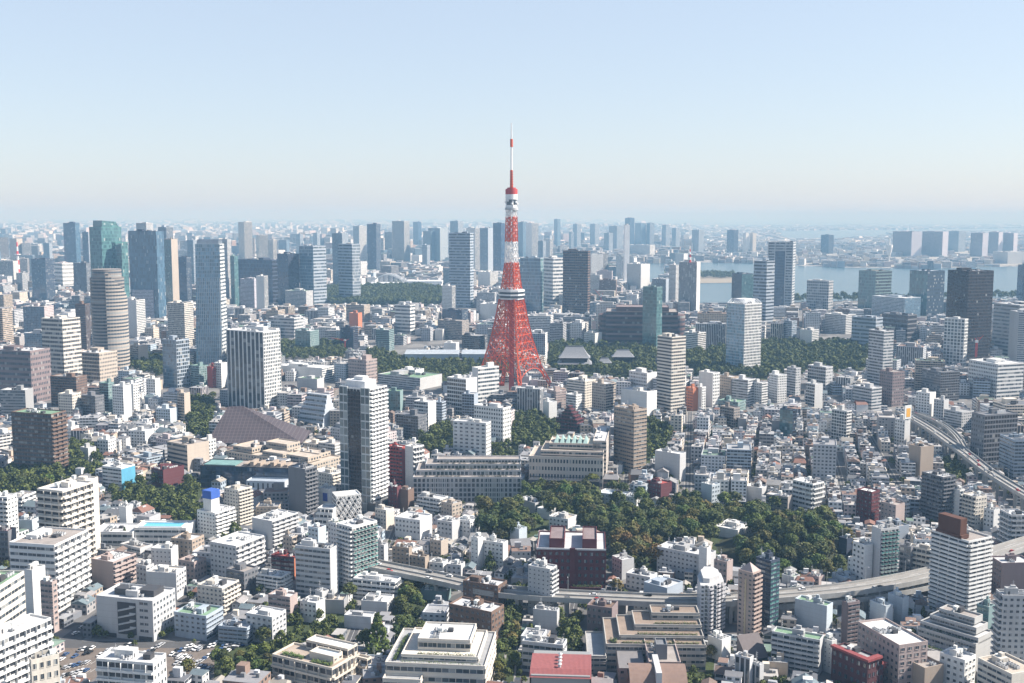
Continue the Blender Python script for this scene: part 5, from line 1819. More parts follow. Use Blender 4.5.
# polygon, spacing, tree radius, colours, label, group
WOODS = [
 ([(478, 503), (520, 490), (590, 487), (640, 507), (690, 505), (760, 512), (815, 516), (838, 535), (856, 566), (840, 584), (800, 574), (770, 580), (735, 566), (700, 548), (655, 548), (612, 548), (600, 538), (560, 535), (500, 545), (480, 538)], 11.5, 7.0, (GREEN, GREEN, DARKG, DARKG, GREEN, YELL), 'broadleaf tree of the big wood beyond the maroon brick block', 'trees of the big wood'),
 ([(612, 548), (656, 545), (660, 572), (640, 580), (612, 578)], 11, 7, (AUT, GREEN, AUT), 'autumn-tinted tree of the clump beside the maroon brick block', 'autumn trees'),
 ([(0, 478), (28, 470), (66, 480), (80, 492), (40, 500), (0, 503)], 10, 5.5, (GREEN, DARKG, YELL), 'tree of the grove below the dark brown green-roofed block', 'trees below the green-roofed block'),
 ([(66, 446), (86, 450), (102, 462), (100, 480), (70, 480)], 10, 5.5, (YELL, YELL, GREEN), 'tree between the brown green-roofed block and the blue-walled school', 'yellowing trees'),
 ([(112, 492), (150, 486), (205, 488), (196, 506), (205, 528), (188, 532), (150, 512), (112, 505)], 9.5, 5, (DARKG, GREEN, GREEN), 'tree of the school wood behind the swimming pool', 'trees behind the swimming pool'),
 ([(186, 405), (213, 400), (208, 440), (190, 440)], 11, 5.5, (GREEN, YELL, DARKG), 'tree beside the hall with the sloping dark roof', 'trees beside the sloping roof'),
 ([(215, 640), (276, 642), (276, 683), (214, 683)], 8.5, 4.6, (GREEN, YELL, DARKG), 'leafy tree of the bottom grove beside the car park', 'trees beside the car park'),
 ([(292, 662), (328, 662), (328, 690), (292, 690)], 8.5, 4.6, (GREEN, GREEN, DARKG), 'leafy tree in front of the low cream terraced housing', 'trees before the cream terraces'),
 ([(392, 606), (418, 604), (420, 640), (396, 652)], 8.5, 4.5, (GREEN, DARKG), 'garden tree between the low white row and the brown brick block', 'garden trees behind the tiered block'),
 ([(400, 586), (432, 584), (432, 606), (398, 606)], 9, 5, (GREEN, AUT, GREEN), 'broad tree beside the highway bend', 'trees by the highway bend'),
 ([(497, 596), (520, 596), (520, 690), (497, 690)], 8, 4, (GREEN, YELL, GREEN), 'street tree in the row along the street beside the tiered cream block', 'street trees'),
 ([(556, 624), (580, 624), (582, 656), (560, 656)], 7.5, 3.8, (GREEN, GREEN, YELL), 'small tree behind the red-roofed hall', 'trees behind the red-roofed hall'),
 ([(284, 618), (345, 608), (348, 628), (300, 655), (262, 660), (280, 640)], 8.5, 3.8, (DARKG, GREEN), 'garden tree along the lane beside the white corner block', 'trees along the lane'),
 ([(682, 655), (715, 655), (712, 690), (684, 690)], 7.5, 3.6, (GREEN, YELL), 'small tree at the bottom beside the stepped grey terraces', 'trees by the grey terraces'),
 ([(512, 420), (556, 416), (556, 452), (512, 454)], 11, 5.6, (DARKG, GREEN), 'tree of the small wood below the lattice tower', 'trees below the lattice tower'),
 ([(640, 425), (668, 428), (672, 450), (646, 470)], 11, 5.4, (DARKG, GREEN), 'dark tree beside the grooved tan tower', 'trees beside the tan tower'),
 ([(416, 434), (450, 428), (458, 455), (420, 462)], 11, 5, (GREEN, DARKG), 'tree left of the white hotel-like block', 'trees by the hotel-like block'),
 ([(492, 452), (512, 446), (512, 468), (494, 470)], 11, 5, (DARKG, GREEN), 'tree right of the white hotel-like block', 'trees right of the hotel-like block'),
 ([(205, 508), (236, 530), (240, 545), (205, 545)], 9, 4.6, (GREEN, DARKG), 'tree before the block with the blue rooftop box', 'trees by the blue rooftop box'),
 ([(944, 468), (960, 460), (968, 486), (950, 492)], 10, 4.6, (DARKG, GREEN), 'dark tree under the elevated road on piers', 'trees under the elevated road'),
 # farther woods
 ([(545, 350), (600, 344), (656, 352), (656, 380), (600, 378), (552, 372)], 13, 6.5, (GREEN, DARKG, YELL), 'tree of the temple wood', 'temple wood'),
 ([(686, 356), (760, 346), (868, 345), (872, 362), (860, 372), (800, 374), (768, 380), (700, 378), (686, 372)], 12, 6.5, (GREEN, DARKG, DARKG), 'tree of the park wood', 'park wood'),
 ([(366, 352), (405, 362), (500, 366), (520, 380), (480, 372), (440, 384), (376, 380)], 13, 6, (GREEN, DARKG), 'tree before the long halls', 'trees before the long halls'),
 ([(326, 290), (360, 289), (400, 285), (446, 291), (445, 306), (380, 308), (326, 304)], 15, 8, (DARKG, GREEN), 'garden wood tree', 'garden wood'),
 ([(280, 345), (345, 345), (345, 360), (285, 362)], 13, 6, (GREEN, DARKG), 'mid tree', 'mid trees'),
 ([(118, 360), (165, 360), (190, 372), (160, 378), (118, 370)], 12, 6, (GREEN, DARKG), 'mid tree', 'mid trees'),
 ([(700, 275), (736, 276), (736, 279), (700, 279)], 22, 9, (DARKG,), 'island tree', 'island trees'),
 ([(1040, 296), (760, 301), (760, 304), (1040, 299)], 26, 9, (DARKG,), 'shore tree', 'shore trees'),
]
SINGLE = [  # x, base y, height px, radius m, colour, conifer, label
 (378, 662, 49, 8.6, (.10, .135, .03), 1, 'very tall yellow-green conical tree in front of the tiered cream block'),
 (366, 660, 30, 5.5, DARKG, 0, 'dark round tree tucked behind the very tall conical tree'),
 (350, 606, 24, 5, GREEN, 0, 'dark tree in front of the green-balcony tower'),
 (490, 573, 22, 5.5, DARKG, 1, 'dark conifer in front of the white block above the highway'),
 (314, 575, 20, 3.5, DARKG, 1, 'dark conifer beside the pale blue block with maroon side'),
 (98, 543, 12, 2.6, DARKG, 1, 'small conical tree, first along the pool school'),
 (112, 543, 13, 2.6, DARKG, 1, 'small conical tree, second along the pool school'),
 (125, 543, 16, 3.0, DARKG, 1, 'tallest conical tree along the pool school'),
 (137, 543, 14, 2.6, DARKG, 1, 'small conical tree, last along the pool school'),
 (923, 622, 16, 3.0, DARKG, 1, 'dark conifer, first of two below the expressway'),
 (930, 620, 14, 2.8, DARKG, 1, 'dark conifer, second of two below the expressway'),
 (616, 596, 18, 5, YELL, 0, 'pale yellow-green tree at the corner of the maroon brick block'),
 (997, 676, 12, 3.6, GREEN, 0, 'round bush-like tree on the tan low building corner'),
 (188, 672, 14, 4.5, GREEN, 0, 'round tree between parked cars at the bottom'),
]
def in_wedge(x, y):
    return (x > -40) & (x < 1064)
LOTS = [  # open ground: nothing is filled in here
 [(58, 690), (60, 640), (96, 640), (166, 641), (246, 641), (262, 650), (240, 660), (214, 668), (190, 690)],
 [(58, 640), (78, 640), (150, 585), (140, 575)],
 [(97, 541), (188, 541), (186, 552), (97, 552)],
 [(186, 588), (176, 600), (186, 612)],
 [(745, 366), (756, 366), (756, 380), (745, 380)],
]
WATER = [[(696, 262.5), (760, 263.5), (805, 266), (860, 268), (930, 268.5), (1100, 264.5), (1100, 297), (900, 300), (760, 303), (694, 303)],
                 [(636, 264), (664, 263), (664, 281), (636, 283)],
         [(778, 231), (1100, 227.5), (1100, 232), (960, 232), (893, 233), (880, 238), (800, 241), (778, 238)]]
ISLES = [[(698, 275), (735, 275.5), (742, 279), (736, 283), (700, 283.5)]]
ROADS_PX = []
def ribbon_band(pts, z, half):
    """outline in the photograph of an elevated ribbon"""
    L, R_ = [], []
    P = [ground(x, y, z) for x, y in pts]
    for i, p in enumerate(P):
        t = (P[min(i + 1, len(P) - 1)] - P[max(i - 1, 0)]).normalized()
        n = Vector((-t.y, t.x, 0)) * half
        L.append(p + n); R_.append(p - n)
    return P, L, R_
def smooth(pts, m=6):
    out = []
    P = [pts[0]] + list(pts) + [pts[-1]]
    for i in range(1, len(P) - 2):
        for k in range(m):
            t = k / m
            q = []
            for c in (0, 1):
                p0, p1, p2, p3 = (P[i + j][c] for j in (-1, 0, 1, 2))
                q.append(.5 * (2 * p1 + (p2 - p0) * t + (2 * p0 - 5 * p1 + 4 * p2 - p3) * t * t + (3 * p1 - p0 - 3 * p2 + p3) * t ** 3))
            out.append(tuple(q))
    out.append(pts[-1])
    return out
M_ASPH = lin_mat('asphalt', (.085, .085, .088), rough=.9, amt=.2, scale=.3)
M_ROADC = lin_mat('worn_road_surface', (.25, .24, .225), rough=.9, amt=.2, scale=.3)
M_CONC = lin_mat('road_concrete', (.36, .355, .34), rough=.85, amt=.25, scale=.2)
M_LINE = lin_mat('road_paint', (.72, .72, .70), rough=.7)
HIGH = []
def highway(name, pts, z, half, label=None):
    pts = smooth(pts)
    P, L, R_ = ribbon_band(pts, z, half)
    b = MB()
    up = Vector((0, 0, 1))
    for i in range(len(P) - 1):
        for A, B, m in ((L, R_, 0),):
            b.poly([A[i], B[i], B[i + 1], A[i + 1]], 0)
        b.poly([R_[i] - up * 1.8, L[i] - up * 1.8, L[i + 1] - up * 1.8, R_[i + 1] - up * 1.8], 1)
        for S, sgn in ((L, 1), (R_, -1)):
            a, c = S[i], S[i + 1]
            inn = lambda s: s + (P[i] - a).normalized() * .4
            ia, ic = a + (P[i] - a).normalized() * .4, c + (P[i + 1] - c).normalized() * .4
            b.poly([a - up * 1.8, c - up * 1.8, c + up * 1.3, a + up * 1.3], 1)
            b.poly([ia, ic, ic + up * 1.3, ia + up * 1.3], 1)
            b.poly([a + up * 1.3, c + up * 1.3, ic + up * 1.3, ia + up * 1.3], 1)
        # median and lane marks
        m0, m1 = P[i] , P[i + 1]
        d0 = (L[i] - P[i]).normalized()
        b.poly([m0 + d0 * .3, m0 - d0 * .3, m0 - d0 * .3 + up * .9, m0 + d0 * .3 + up * .9], 1)
        b.poly([m0 + d0 * .3 + up * .9, m0 - d0 * .3 + up * .9, m1 - d0 * .3 + up * .9, m1 + d0 * .3 + up * .9], 1)
        b.poly([m0 - d0 * .3, m1 - d0 * .3, m1 - d0 * .3 + up * .9, m0 - d0 * .3 + up * .9], 1)
        if i % 2 == 0:
            for f in (-.5, .5):
                q0, q1 = m0 + d0 * half * f, m0.lerp(m1, .7) + d0 * half * f
                b.poly([q0 + d0 * .1 + up * .01, q0 - d0 * .1 + up * .01, q1 - d0 * .1 + up * .01, q1 + d0 * .1 + up * .01], 2)
    acc = 0
    for i in range(len(P) - 1):
        acc += (P[i + 1] - P[i]).length
        if acc > 26:
            acc = 0
            p = P[i]
            n = (L[i] - p).normalized()
            t = Vector((-n.y, n.x, 0))
            for s in (-.55, .55):
                c = p + n * half * s
                b.prism([tuple((c + t * u + n * w).xy) for u, w in ((-1, -1), (1, -1), (1, 1), (-1, 1))][::-1], 0, z - 3.2, 1)
            e = [p + n * half * .85 + t * 1.1, p + n * half * .85 - t * 1.1, p - n * half * .85 - t * 1.1, p - n * half * .85 + t * 1.1]
            b.prism([tuple(q.xy) for q in e], z - 3.2, z - 1.8, 1, bottom=True)
    o = b.build(name, [M_ROADC, M_CONC, M_LINE])
    tag(o, label, None, None, 'structure')
    HIGH.append((P, L))
    band = [pix(*q) for q in L] + [pix(*q) for q in reversed(R_)]
    ROADS_PX.append(band)
    base = [pix(q.x, q.y, 0) for q in (L if pix(*L[0])[1] > pix(*R_[0])[1] else R_)]
    top = [pix(*q) for q in P]
    ROADS_PX.append(top + base[::-1])
highway('elevated_expressway', [(-60, 650), (300, 551), (345, 559), (395, 569), (440, 578), (505, 591), (600, 597), (700, 600), (780, 595), (860, 587), (940, 571), (1010, 548), (1100, 520)][1:], 13, 7.5)
highway('elevated_expressway', [(700, 607), (780, 604), (860, 597), (940, 582), (1010, 560)], 8, 4)
highway('elevated_road', [(900, 411), (911, 417), (930, 428), (950, 442), (969, 456), (987, 470), (1012, 486), (1060, 514)], 17, 5.6)
highway('elevated_road', [(912, 412), (930, 418), (947, 427), (959, 439), (967, 453)], 14, 3.4)

# ------------------------------------------------------------------ trees
def crown_mesh(seed, conifer=False, quads=1150):
    rg = random.Random(seed)
    b = MB()
    cl = []
    if conifer:
        for i in range(58):
            z = -.9 + 2.4 * rg.random() ** 1.25
            r = .95 * (1.55 - z) / 2.45 + .08
            a = rg.uniform(0, 6.283)
            cl.append((r * .62 * math.cos(a), r * .62 * math.sin(a), z, r * .55))
    else:
        for i in range(30):
            a, e = rg.uniform(0, 6.283), rg.uniform(-.45, 1.5)
            rr = rg.uniform(.5, .72)
            cl.append((rr * math.cos(a) * math.cos(e), rr * math.sin(a) * math.cos(e), rr * math.sin(e) * 1.0, rg.uniform(.28, .42)))
    per = quads // len(cl)
    for cx, cy, cz, r in cl:
        for i in range(per):
            v = Vector((rg.gauss(0, 1), rg.gauss(0, 1), rg.gauss(.25, 1))).normalized()
            p = Vector((cx, cy, cz)) + v * r * rg.uniform(.85, 1.05)
            n = (v + Vector((rg.gauss(0, .35), rg.gauss(0, .35), rg.gauss(0, .35)))).normalized()
            u = n.cross(Vector((rg.gauss(0, 1), rg.gauss(0, 1), rg.gauss(0, 1)))).normalized()
            w = n.cross(u)
            s = rg.uniform(.07, .135)
            b.poly([p + u * s, p + w * s * .8, p - u * s, p - w * s * .8])
    return b.mesh('crown', M_LEAF)
def trunk_mesh(seed):
    rg = random.Random(seed)
    b = MB()
    b.bar((0, 0, 0), (.02, .03, 1.0), .075, 0, .05, 6)
    for i in range(5):
        a = i * 1.3 + rg.random()
        b.bar((.01, .01, .6 + .08 * i), (.45 * math.cos(a), .45 * math.sin(a), 1.15 + .1 * i), .03, 0, .012, 5)
    return b.mesh('trunk', M_BARK)
CR = [crown_mesh(i) for i in range(7)]
CC = [crown_mesh(50 + i, True) for i in range(3)]
TR = [trunk_mesh(i) for i in range(3)]
HX, HY = ground(788, 551).x, ground(788, 551).y
def hill_z(x, y):
    d = ((x - HX) / 50) ** 2 + ((y - HY) / 48) ** 2
    return 11.0 * max(0.0, 1 - d) ** 1.2
def make_tree(p, r, hh, col, conifer, label, group, rg):
    root = empty('conifer_tree' if conifer else 'broadleaf_tree', p, rg.uniform(0, 6.28), label, 'tree', group)
    cm = rg.choice(CC if conifer else CR)
    c = put('crown', cm, root, tuple(k * rg.uniform(.75, 1.25) for k in col))
    if conifer:
        c.location = (0, 0, hh * .42)
        c.scale = (r, r, hh * .38)
    else:
        c.location = (0, 0, hh - r * .95)
        c.scale = (r, r * rg.uniform(.85, 1.1), r * rg.uniform(.8, 1.0))
    t = put('trunk', rg.choice(TR), root)
    t.scale = (r * .55, r * .55, (hh - r) * .85)
rg = random.Random(11)
cands = []
def taken(X, Y, pad=1.0):
    for cx, cy, a, Rl, Ll in FOOT:
        dx, dy = X - cx, Y - cy
        if abs(dx * math.cos(a) + dy * math.sin(a)) < Rl / 2 + pad and abs(-dx * math.sin(a) + dy * math.cos(a)) < Ll / 2 + pad:
            return True
    return False
for poly, sp, r, cols, lab, grp in WOODS:
    g = [ground(x, y) for x, y in poly]
    x0, x1 = min(p.x for p in g), max(p.x for p in g)
    y0, y1 = min(p.y for p in g), max(p.y for p in g)
    y = y0
    row = 0
    while y <= y1:
        x = x0 + (row % 2) * sp / 2
        while x <= x1:
            X, Y = x + rg.uniform(-.32, .32) * sp, y + rg.uniform(-.32, .32) * sp
            u, v = pix(X, Y, 0)
            if -30 < u < 1054 and bool(inside(poly, np.array(u), np.array(v))) and not taken(X, Y):
                rr = r * rg.uniform(.75, 1.2)
                hh = rr * rg.uniform(1.9, 2.5)
                uu, vv = pix(X, Y, hill_z(X, Y) + hh)
                ok = True
                for xl, xr, yt, yb, sY in SHOWN:
                    if Y < sY - 2 and xl - 2 < u < xr + 2 and vv < yb - (yb - yt) * (.75 if yb - yt < 14 else .35) and v > yb - 4:
                        ok = False
                        break
                if ok:
                    cands.append((rr / Y, X, Y, rr, hh, rg.choice(cols), lab, grp))
            x += sp
        y += sp * .87
        row += 1
cands.sort(key=lambda c: -c[0])
near_t, far_t = cands[:275], cands[275:]
names = {GREEN: 'green', YELL: 'yellowish', DARKG: 'dark green', AUT: 'russet'}
for q, X, Y, rr, hh, col, lab, grp in near_t:
    if 'big wood' in lab:
        tu, tv = pix(X, Y, 0)
        lab = 'broadleaf tree ' + ('in the wood by the white-roofed house standing inside it' if 700 < tu < 760 and tv < 552 else
               'on the dense wooded hill right of the house inside the wood' if tu >= 755 else
               'among the grey and white houses in the valley of the wood' if tu < 560 else
               'along the back of the wood below the curved school' if tv < 520 else
               'in the middle of the wood behind the autumn trees' if tu < 660 else
               'at the front of the wood behind the large pale mansion block')
    make_tree((X, Y, hill_z(X, Y) - .2), rr, hh, col, False, names[col] + ' ' + lab, grp, rg)
for x, yb, hp, r, col, con, lab in SINGLE:
    p = ground(x, yb)
    hh = height_at(p.y, yb - hp)
    make_tree(p, r, hh, col, bool(con), lab, None, rg)
print('trees', len(near_t), len(far_t))
def join_trees(name, lst, label='woods and street greenery farther off, reading as dark green masses'):
    V, F, C = [], [], []
    off = 0
    base = []
    for m in [crown_mesh(200 + i, False, 210) for i in range(4)]:
        v = np.empty(len(m.vertices) * 3, np.float32)
        m.vertices.foreach_get('co', v)
        base.append(v.reshape(-1, 3))
    for q, X, Y, rr, hh, col, lab, grp in lst:
        v = base[rg.randrange(4)].copy() * 1.0
        a = rg.uniform(0, 6.28)
        rot = np.array([[math.cos(a), -math.sin(a), 0], [math.sin(a), math.cos(a), 0], [0, 0, 1]])
        mid = v.reshape(-1, 4, 3).mean(1, keepdims=True)
        v = ((v.reshape(-1, 4, 3) - mid) * 1.9 + mid).reshape(-1, 3)
        v = (v @ rot.T) * rr + np.array([X, Y, max(hh - rr * .95, rr * .5) + hill_z(X, Y)])
        V.append(v)
    V = np.concatenate(V)
    n = len(V) // 4
    me = bpy.data.meshes.new(name)
    me.from_pydata(V.tolist(), [], np.arange(n * 4).reshape(n, 4).tolist())
    me.materials.append(M_LEAF)
    o = put(name, me, None, GREEN)
    tag(o, label, 'greenery', None, 'stuff')
if far_t:
    join_trees('woods', far_t)
# hill under the wood
b = MB()
n = 24
for i in range(n):
    for j in range(n):
        q = []
        for di, dj in ((0, 0), (1, 0), (1, 1), (0, 1)):
            x, y = HX - 54 + 108 * (i + di) / n, HY - 52 + 104 * (j + dj) / n
            q.append((x, y, hill_z(x, y) - .05))
        if max(p[2] for p in q) > 0:
            b.poly(q)
tag(b.build('hill', lin_mat('wood_floor', (.035, .04, .02), rough=1, amt=.4)), None, None, None, 'structure')
# ------------------------------------------------------------------ ground, water, roads
def sheet(name, poly_px, z, m, kind='structure'):
    b = MB()
    pts = [ground(x, y) for x, y in poly_px]
    pts = [(p.x, p.y, z) for p in pts]
    area = sum(p[0] * q[1] - q[0] * p[1] for p, q in zip(pts, pts[1:] + pts[:1]))
    b.poly(pts if area > 0 else pts[::-1])
    o = b.build(name, m)
    o['kind'] = kind
    return o
def ground_material():
    m, t, p = new_mat('city_ground')
    g = nd(t, 'ShaderNodeNewGeometry')
    vo = nd(t, 'ShaderNodeTexVoronoi')
    vo.inputs['Scale'].default_value = .035
    t.links.new(g.outputs['Position'], vo.inputs['Vector'])
    no = nd(t, 'ShaderNodeTexNoise')
    no.inputs['Scale'].default_value = .0012
    t.links.new(g.outputs['Position'], no.inputs['Vector'])
    k = nd(t, 'ShaderNodeSeparateColor')
    t.links.new(vo.outputs['Color'], k.inputs[0])
    near = mix(t, k.outputs[0], (.07, .07, .072), (.19, .185, .18))
    far = mix(t, mth(t, 'GREATER_THAN', k.outputs[1], .55), near, (.34, .34, .33))
    gr = mix(t, mth(t, 'GREATER_THAN', no.outputs[0], .62), far, (.06, .085, .03))
    sx = nd(t, 'ShaderNodeSeparateXYZ')
    t.links.new(g.outputs['Position'], sx.inputs[0])
    t.links.new(mix(t, mth(t, 'GREATER_THAN', sx.outputs[1], 3000.0), near, gr), p.inputs['Base Color'])
    p.inputs['Roughness'].default_value = .95
    return m
b = MB()
b.poly([(-70000, -3000, 0), (70000, -3000, 0), (70000, 90000, 0), (-70000, 90000, 0)])
b.build('ground', ground_material())['kind'] = 'structure'
def water_material():
    m, t, p = new_mat('bay_water')
    p.inputs['Base Color'].default_value = (.03, .075, .10, 1)
    p.inputs['Roughness'].default_value = .22
    g = nd(t, 'ShaderNodeNewGeometry')
    no = nd(t, 'ShaderNodeTexNoise')
    no.inputs['Scale'].default_value = .02
    no.inputs['Detail'].default_value = 6
    t.links.new(g.outputs['Position'], no.inputs['Vector'])
    bp = nd(t, 'ShaderNodeBump')
    bp.inputs['Strength'].default_value = .5
    bp.inputs['Distance'].default_value = 3
    t.links.new(no.outputs[0], bp.inputs['Height'])
    t.links.new(bp.outputs[0], p.inputs['Normal'])
    return m
MW = water_material()
for i, w in enumerate(WATER):
    sheet('water', w, .5 + .01 * i, MW)
b = MB()                                             # open sea to the horizon
b.poly([(p.x, p.y, .8) for p in (ground(640, 226.5), ground(1150, 225.0))] + [(60000, 88000, .8), (9000, 88000, .8)])
b.build('sea', MW)['kind'] = 'structure'
ML = lin_mat('sandy_ground', (.27, .24, .19), rough=.95)
for w in ISLES:
    sheet('island', w, 1.2, ML)
sheet('island', [(770, 248), (1100, 250), (1100, 264), (930, 267.5), (860, 267), (770, 262.5), (745, 258)], 1.0, lin_mat('harbour_land', (.30, .29, .26), rough=.95, scale=.01, amt=.4))
M_LOT = lin_mat('car_park_ground', (.155, .13, .112), rough=.95, amt=.3)
sheet('car_park', [(58, 690), (60, 641), (246, 642), (262, 650), (214, 668), (190, 690)], .02, M_LOT)
sheet('road', [(56, 642), (80, 642), (152, 588), (140, 580)], .03, M_ASPH)
sheet('road', [(60, 648), (60, 641), (250, 642), (250, 648)], .034, M_ASPH)
sheet('path', [(500, 690), (519, 690), (520, 600), (512, 600)], .03, M_ASPH)
sheet('path', [(420, 690), (440, 690), (470, 640), (440, 640)][:4], .034, M_CONC)
def street(x0, y0, x1, y1, half=2.4):
    p, q = ground(x0, y0), ground(x1, y1)
    n = (q - p).normalized()
    n = Vector((-n.y, n.x, 0)) * half
    b = MB()
    b.poly([(*(p - n).xy, .012), (*(q - n).xy, .012), (*(q + n).xy, .012), (*(p + n).xy, .012)])
    b.poly([(*(p - n * .025).xy, .02), (*(q - n * .025).xy, .02), (*(q + n * .025).xy, .02), (*(p + n * .025).xy, .02)], 1)
    for s in (-1, 1):
        a, c = p + n * s, q + n * s
        e = n.normalized() * s * 1.1
        b.poly([(*a.xy, .13), (*c.xy, .13), (*(c + e).xy, .13), (*(a + e).xy, .13)][::s], 2)
        b.poly([(*a.xy, 0), (*c.xy, 0), (*c.xy, .13), (*a.xy, .13)], 2)
    b.build('street', [M_ASPH, M_LINE, M_ROADC])['kind'] = 'structure'
    STREETS.append((p.xy, q.xy, half + .8))
STREETS = []
for s in ((690, 412, 687, 512), (827, 432, 846, 502), (866, 430, 905, 500),
          (508, 690, 516, 596), (445, 690, 470, 600), (195, 560, 250, 470), (330, 690, 400, 520), (620, 520, 640, 400), (560, 690, 575, 600)):
    street(*s)
# floors of the woods
MG = lin_mat('grass', (.045, .06, .022), rough=1, amt=.4)
for i, (poly, *_r) in enumerate(WOODS[:24]):
    o = sheet('grass', poly, .04 + .004 * i, MG)

# ------------------------------------------------------------------ cars
def car_parts():
    b = MB()
    sec = [(-2.2, .35), (2.2, .35), (2.25, .75), (1.2, .92), (-2.0, .95), (-2.25, .8)]
    for s in (-.85, .85):
        b.poly([(x, s, z) for x, z in (sec if s < 0 else sec[::-1])])
    for (x0, z0), (x1, z1) in zip(sec, sec[1:] + sec[:1]):
        b.poly([(x0, .85, z0), (x0, -.85, z0), (x1, -.85, z1), (x1, .85, z1)][::-1])
    top = [(-1.7, 1.48), (.35, 1.48), (.35, 1.40), (-1.7, 1.40)]
    b.box(-1.65, .35, -.68, .68, 1.40, 1.48)
    body = b.mesh('body', lin_mat('car_paint', rough=.3, amt=.05))
    c = MB()
    lo, hi = [(-2.0, -.8), (1.2, -.8), (1.2, .8), (-2.0, .8)], [(-1.65, -.68), (.35, -.68), (.35, .68), (-1.65, .68)]
    for i in range(4):
        j = (i + 1) % 4
        c.poly([(*lo[i], .93), (*lo[j], .93), (*hi[j], 1.40), (*hi[i], 1.40)])
    win = c.mesh('window', lin_mat('car_glass', (.02, .025, .03), rough=.1))
    w = MB()
    for s in (-.1, .1):
        pts = [(.33 * math.cos(k * .524), s, .33 * math.sin(k * .524)) for k in range(12)]
        w.poly(pts if s < 0 else pts[::-1])
    for k in range(12):
        a, e = k * .524, (k + 1) * .524
        w.poly([(.33 * math.cos(a), .1, .33 * math.sin(a)), (.33 * math.cos(e), .1, .33 * math.sin(e)), (.33 * math.cos(e), -.1, .33 * math.sin(e)), (.33 * math.cos(a), -.1, .33 * math.sin(a))])
    return body, win, w.mesh('wheel', lin_mat('tyre', (.02, .02, .02), rough=.9))
CARB, CARW, CARWH = car_parts()
CCOL = {'white': (.75, .75, .75), 'silver': (.45, .46, .48), 'black': (.02, .02, .022), 'grey': (.18, .18, .19), 'blue': (.05, .10, .22), 'red': (.40, .03, .03)}
def car(loc, rz, cname, label, group, nm='parked_car'):
    root = empty(nm, loc, rz, label, 'car', group)
    put('body', CARB, root, CCOL[cname])
    put('window', CARW, root)
    for x in (-1.35, 1.35):
        for y in (-.8, .8):
            put('wheel', CARWH, root, None, (x, y, .33))
rg = random.Random(5)
lot_dir = math.radians(76)
CARS = [(80, 651), (84, 650), (88, 650), (92, 649), (86, 654), (90, 653), (75, 657), (66, 655), (62, 660), (108, 651), (112, 650), (116, 650), (121, 649), (125, 647),
        (129, 646), (133, 645), (150, 652), (153, 650), (156, 648), (159, 647), (162, 645), (187, 648), (191, 647), (196, 650), (200, 650), (206, 648), (210, 647), (214, 646),
        (216, 644), (179, 658), (183, 659), (188, 660), (192, 662), (197, 664), (201, 662), (205, 659), (208, 657), (212, 655), (228, 652), (234, 649), (239, 646), (244, 645), (231, 643), (105, 656)]
for r_, (x_, y_, n_, dx_, dy_) in enumerate([(100, 656, 4, 4.2, -.6), (106, 661, 3, 4.2, -.6), (172, 655, 5, 4.4, .8), (176, 664, 5, 4.6, .9), (66, 668, 6, 4.2, -1.0), (64, 676, 6, 4.4, -1.0), (176, 652, 6, 4.6, -.7), (200, 668, 3, 4.5, .6), (140, 655, 4, 4, -1), (222, 648, 4, 4.2, -.8)]):
    CARS += [(x_ + dx_ * i_ + .3 * (r_ % 2), y_ + dy_ * i_) for i_ in range(n_)]
for i, (x, y) in enumerate(CARS):
    cn = rg.choice(['white', 'white', 'silver', 'black', 'grey', 'white', 'blue', 'silver'])
    part = 'beside the green-roofed block' if x > 170 else ('near the white terraced block' if x > 104 else 'by the road corner')
    car(ground(x, y) + Vector((0, 0, .03)), lot_dir + rg.choice((0, math.pi)) + rg.uniform(-.1, .1), cn, cn + ' car parked in the open car park ' + part, 'parked cars ' + part)
for x, y, cn in ((76, 634, 'white'), (83, 628, 'silver'), (90, 622, 'grey'), (98, 617, 'black'), (110, 606, 'white')):
    car(ground(x, y) + Vector((0, 0, .04)), math.radians(55), cn, cn + ' car driving on the street below the white balcony block', 'cars on the street', 'moving_car')
for (P, L), nm, cnt in zip(HIGH, ('the curving expressway', 'the lower expressway deck', 'the elevated road on tall piers', 'the slip road'), (34, 8, 24, 6)):
    for i in range(cnt):
        j = rg.randrange(1, len(P) - 2)
        t = (P[j + 1] - P[j]).normalized()
        n = (L[j] - P[j])
        s = rg.choice((-.72, -.3, .3, .72))
        cn = rg.choice(['white', 'silver', 'black', 'white', 'grey', 'red'])
        q = P[j].lerp(P[j + 1], rg.random()) + n * s + Vector((0, 0, .015))
        u, v = pix(*q)
        if 0 < u < 1024 and 0 < v < 683:
            car(q, math.atan2(t.y, t.x) + (math.pi if s > 0 else 0), cn, cn + ' car driving along ' + nm, 'cars on ' + nm, 'moving_car')

# lamp posts along the elevated roads
def lamp_meshes():
    b = MB()
    b.bar((0, 0, 0), (0, 0, 9), .13, 0, .08, 6)
    b.bar((0, 0, 9), (0, -2.2, 9.5), .07, 0, .05, 5)
    pole = b.mesh('pole', M_METAL)
    c = MB()
    c.box(-.18, .18, -2.9, -2.0, 9.42, 9.6, bottom=True)
    return pole, c.mesh('lamp_head', M_PLAIN)
LP = lamp_meshes()
for (P, L), nm in zip(HIGH[:1] + HIGH[2:3], ('the curving expressway', 'the elevated road on tall piers')):
    acc = 0
    for i in range(1, len(P) - 1):
        acc += (P[i] - P[i - 1]).length
        if acc > 24:
            acc = 0
            t = (P[i + 1] - P[i]).normalized()
            q = P[i] + (L[i] - P[i]) * .96
            u_, v_ = pix(*q)
            if 0 < u_ < 1024 and 0 < v_ < 683:
                root = empty('street_lamp', q, math.atan2(t.y, t.x), 'slender grey lamp post on the parapet of ' + nm, 'street lamp', 'lamp posts on ' + nm)
                put('pole', LP[0], root)
                put('lamp_head', LP[1], root, HEX['L'])
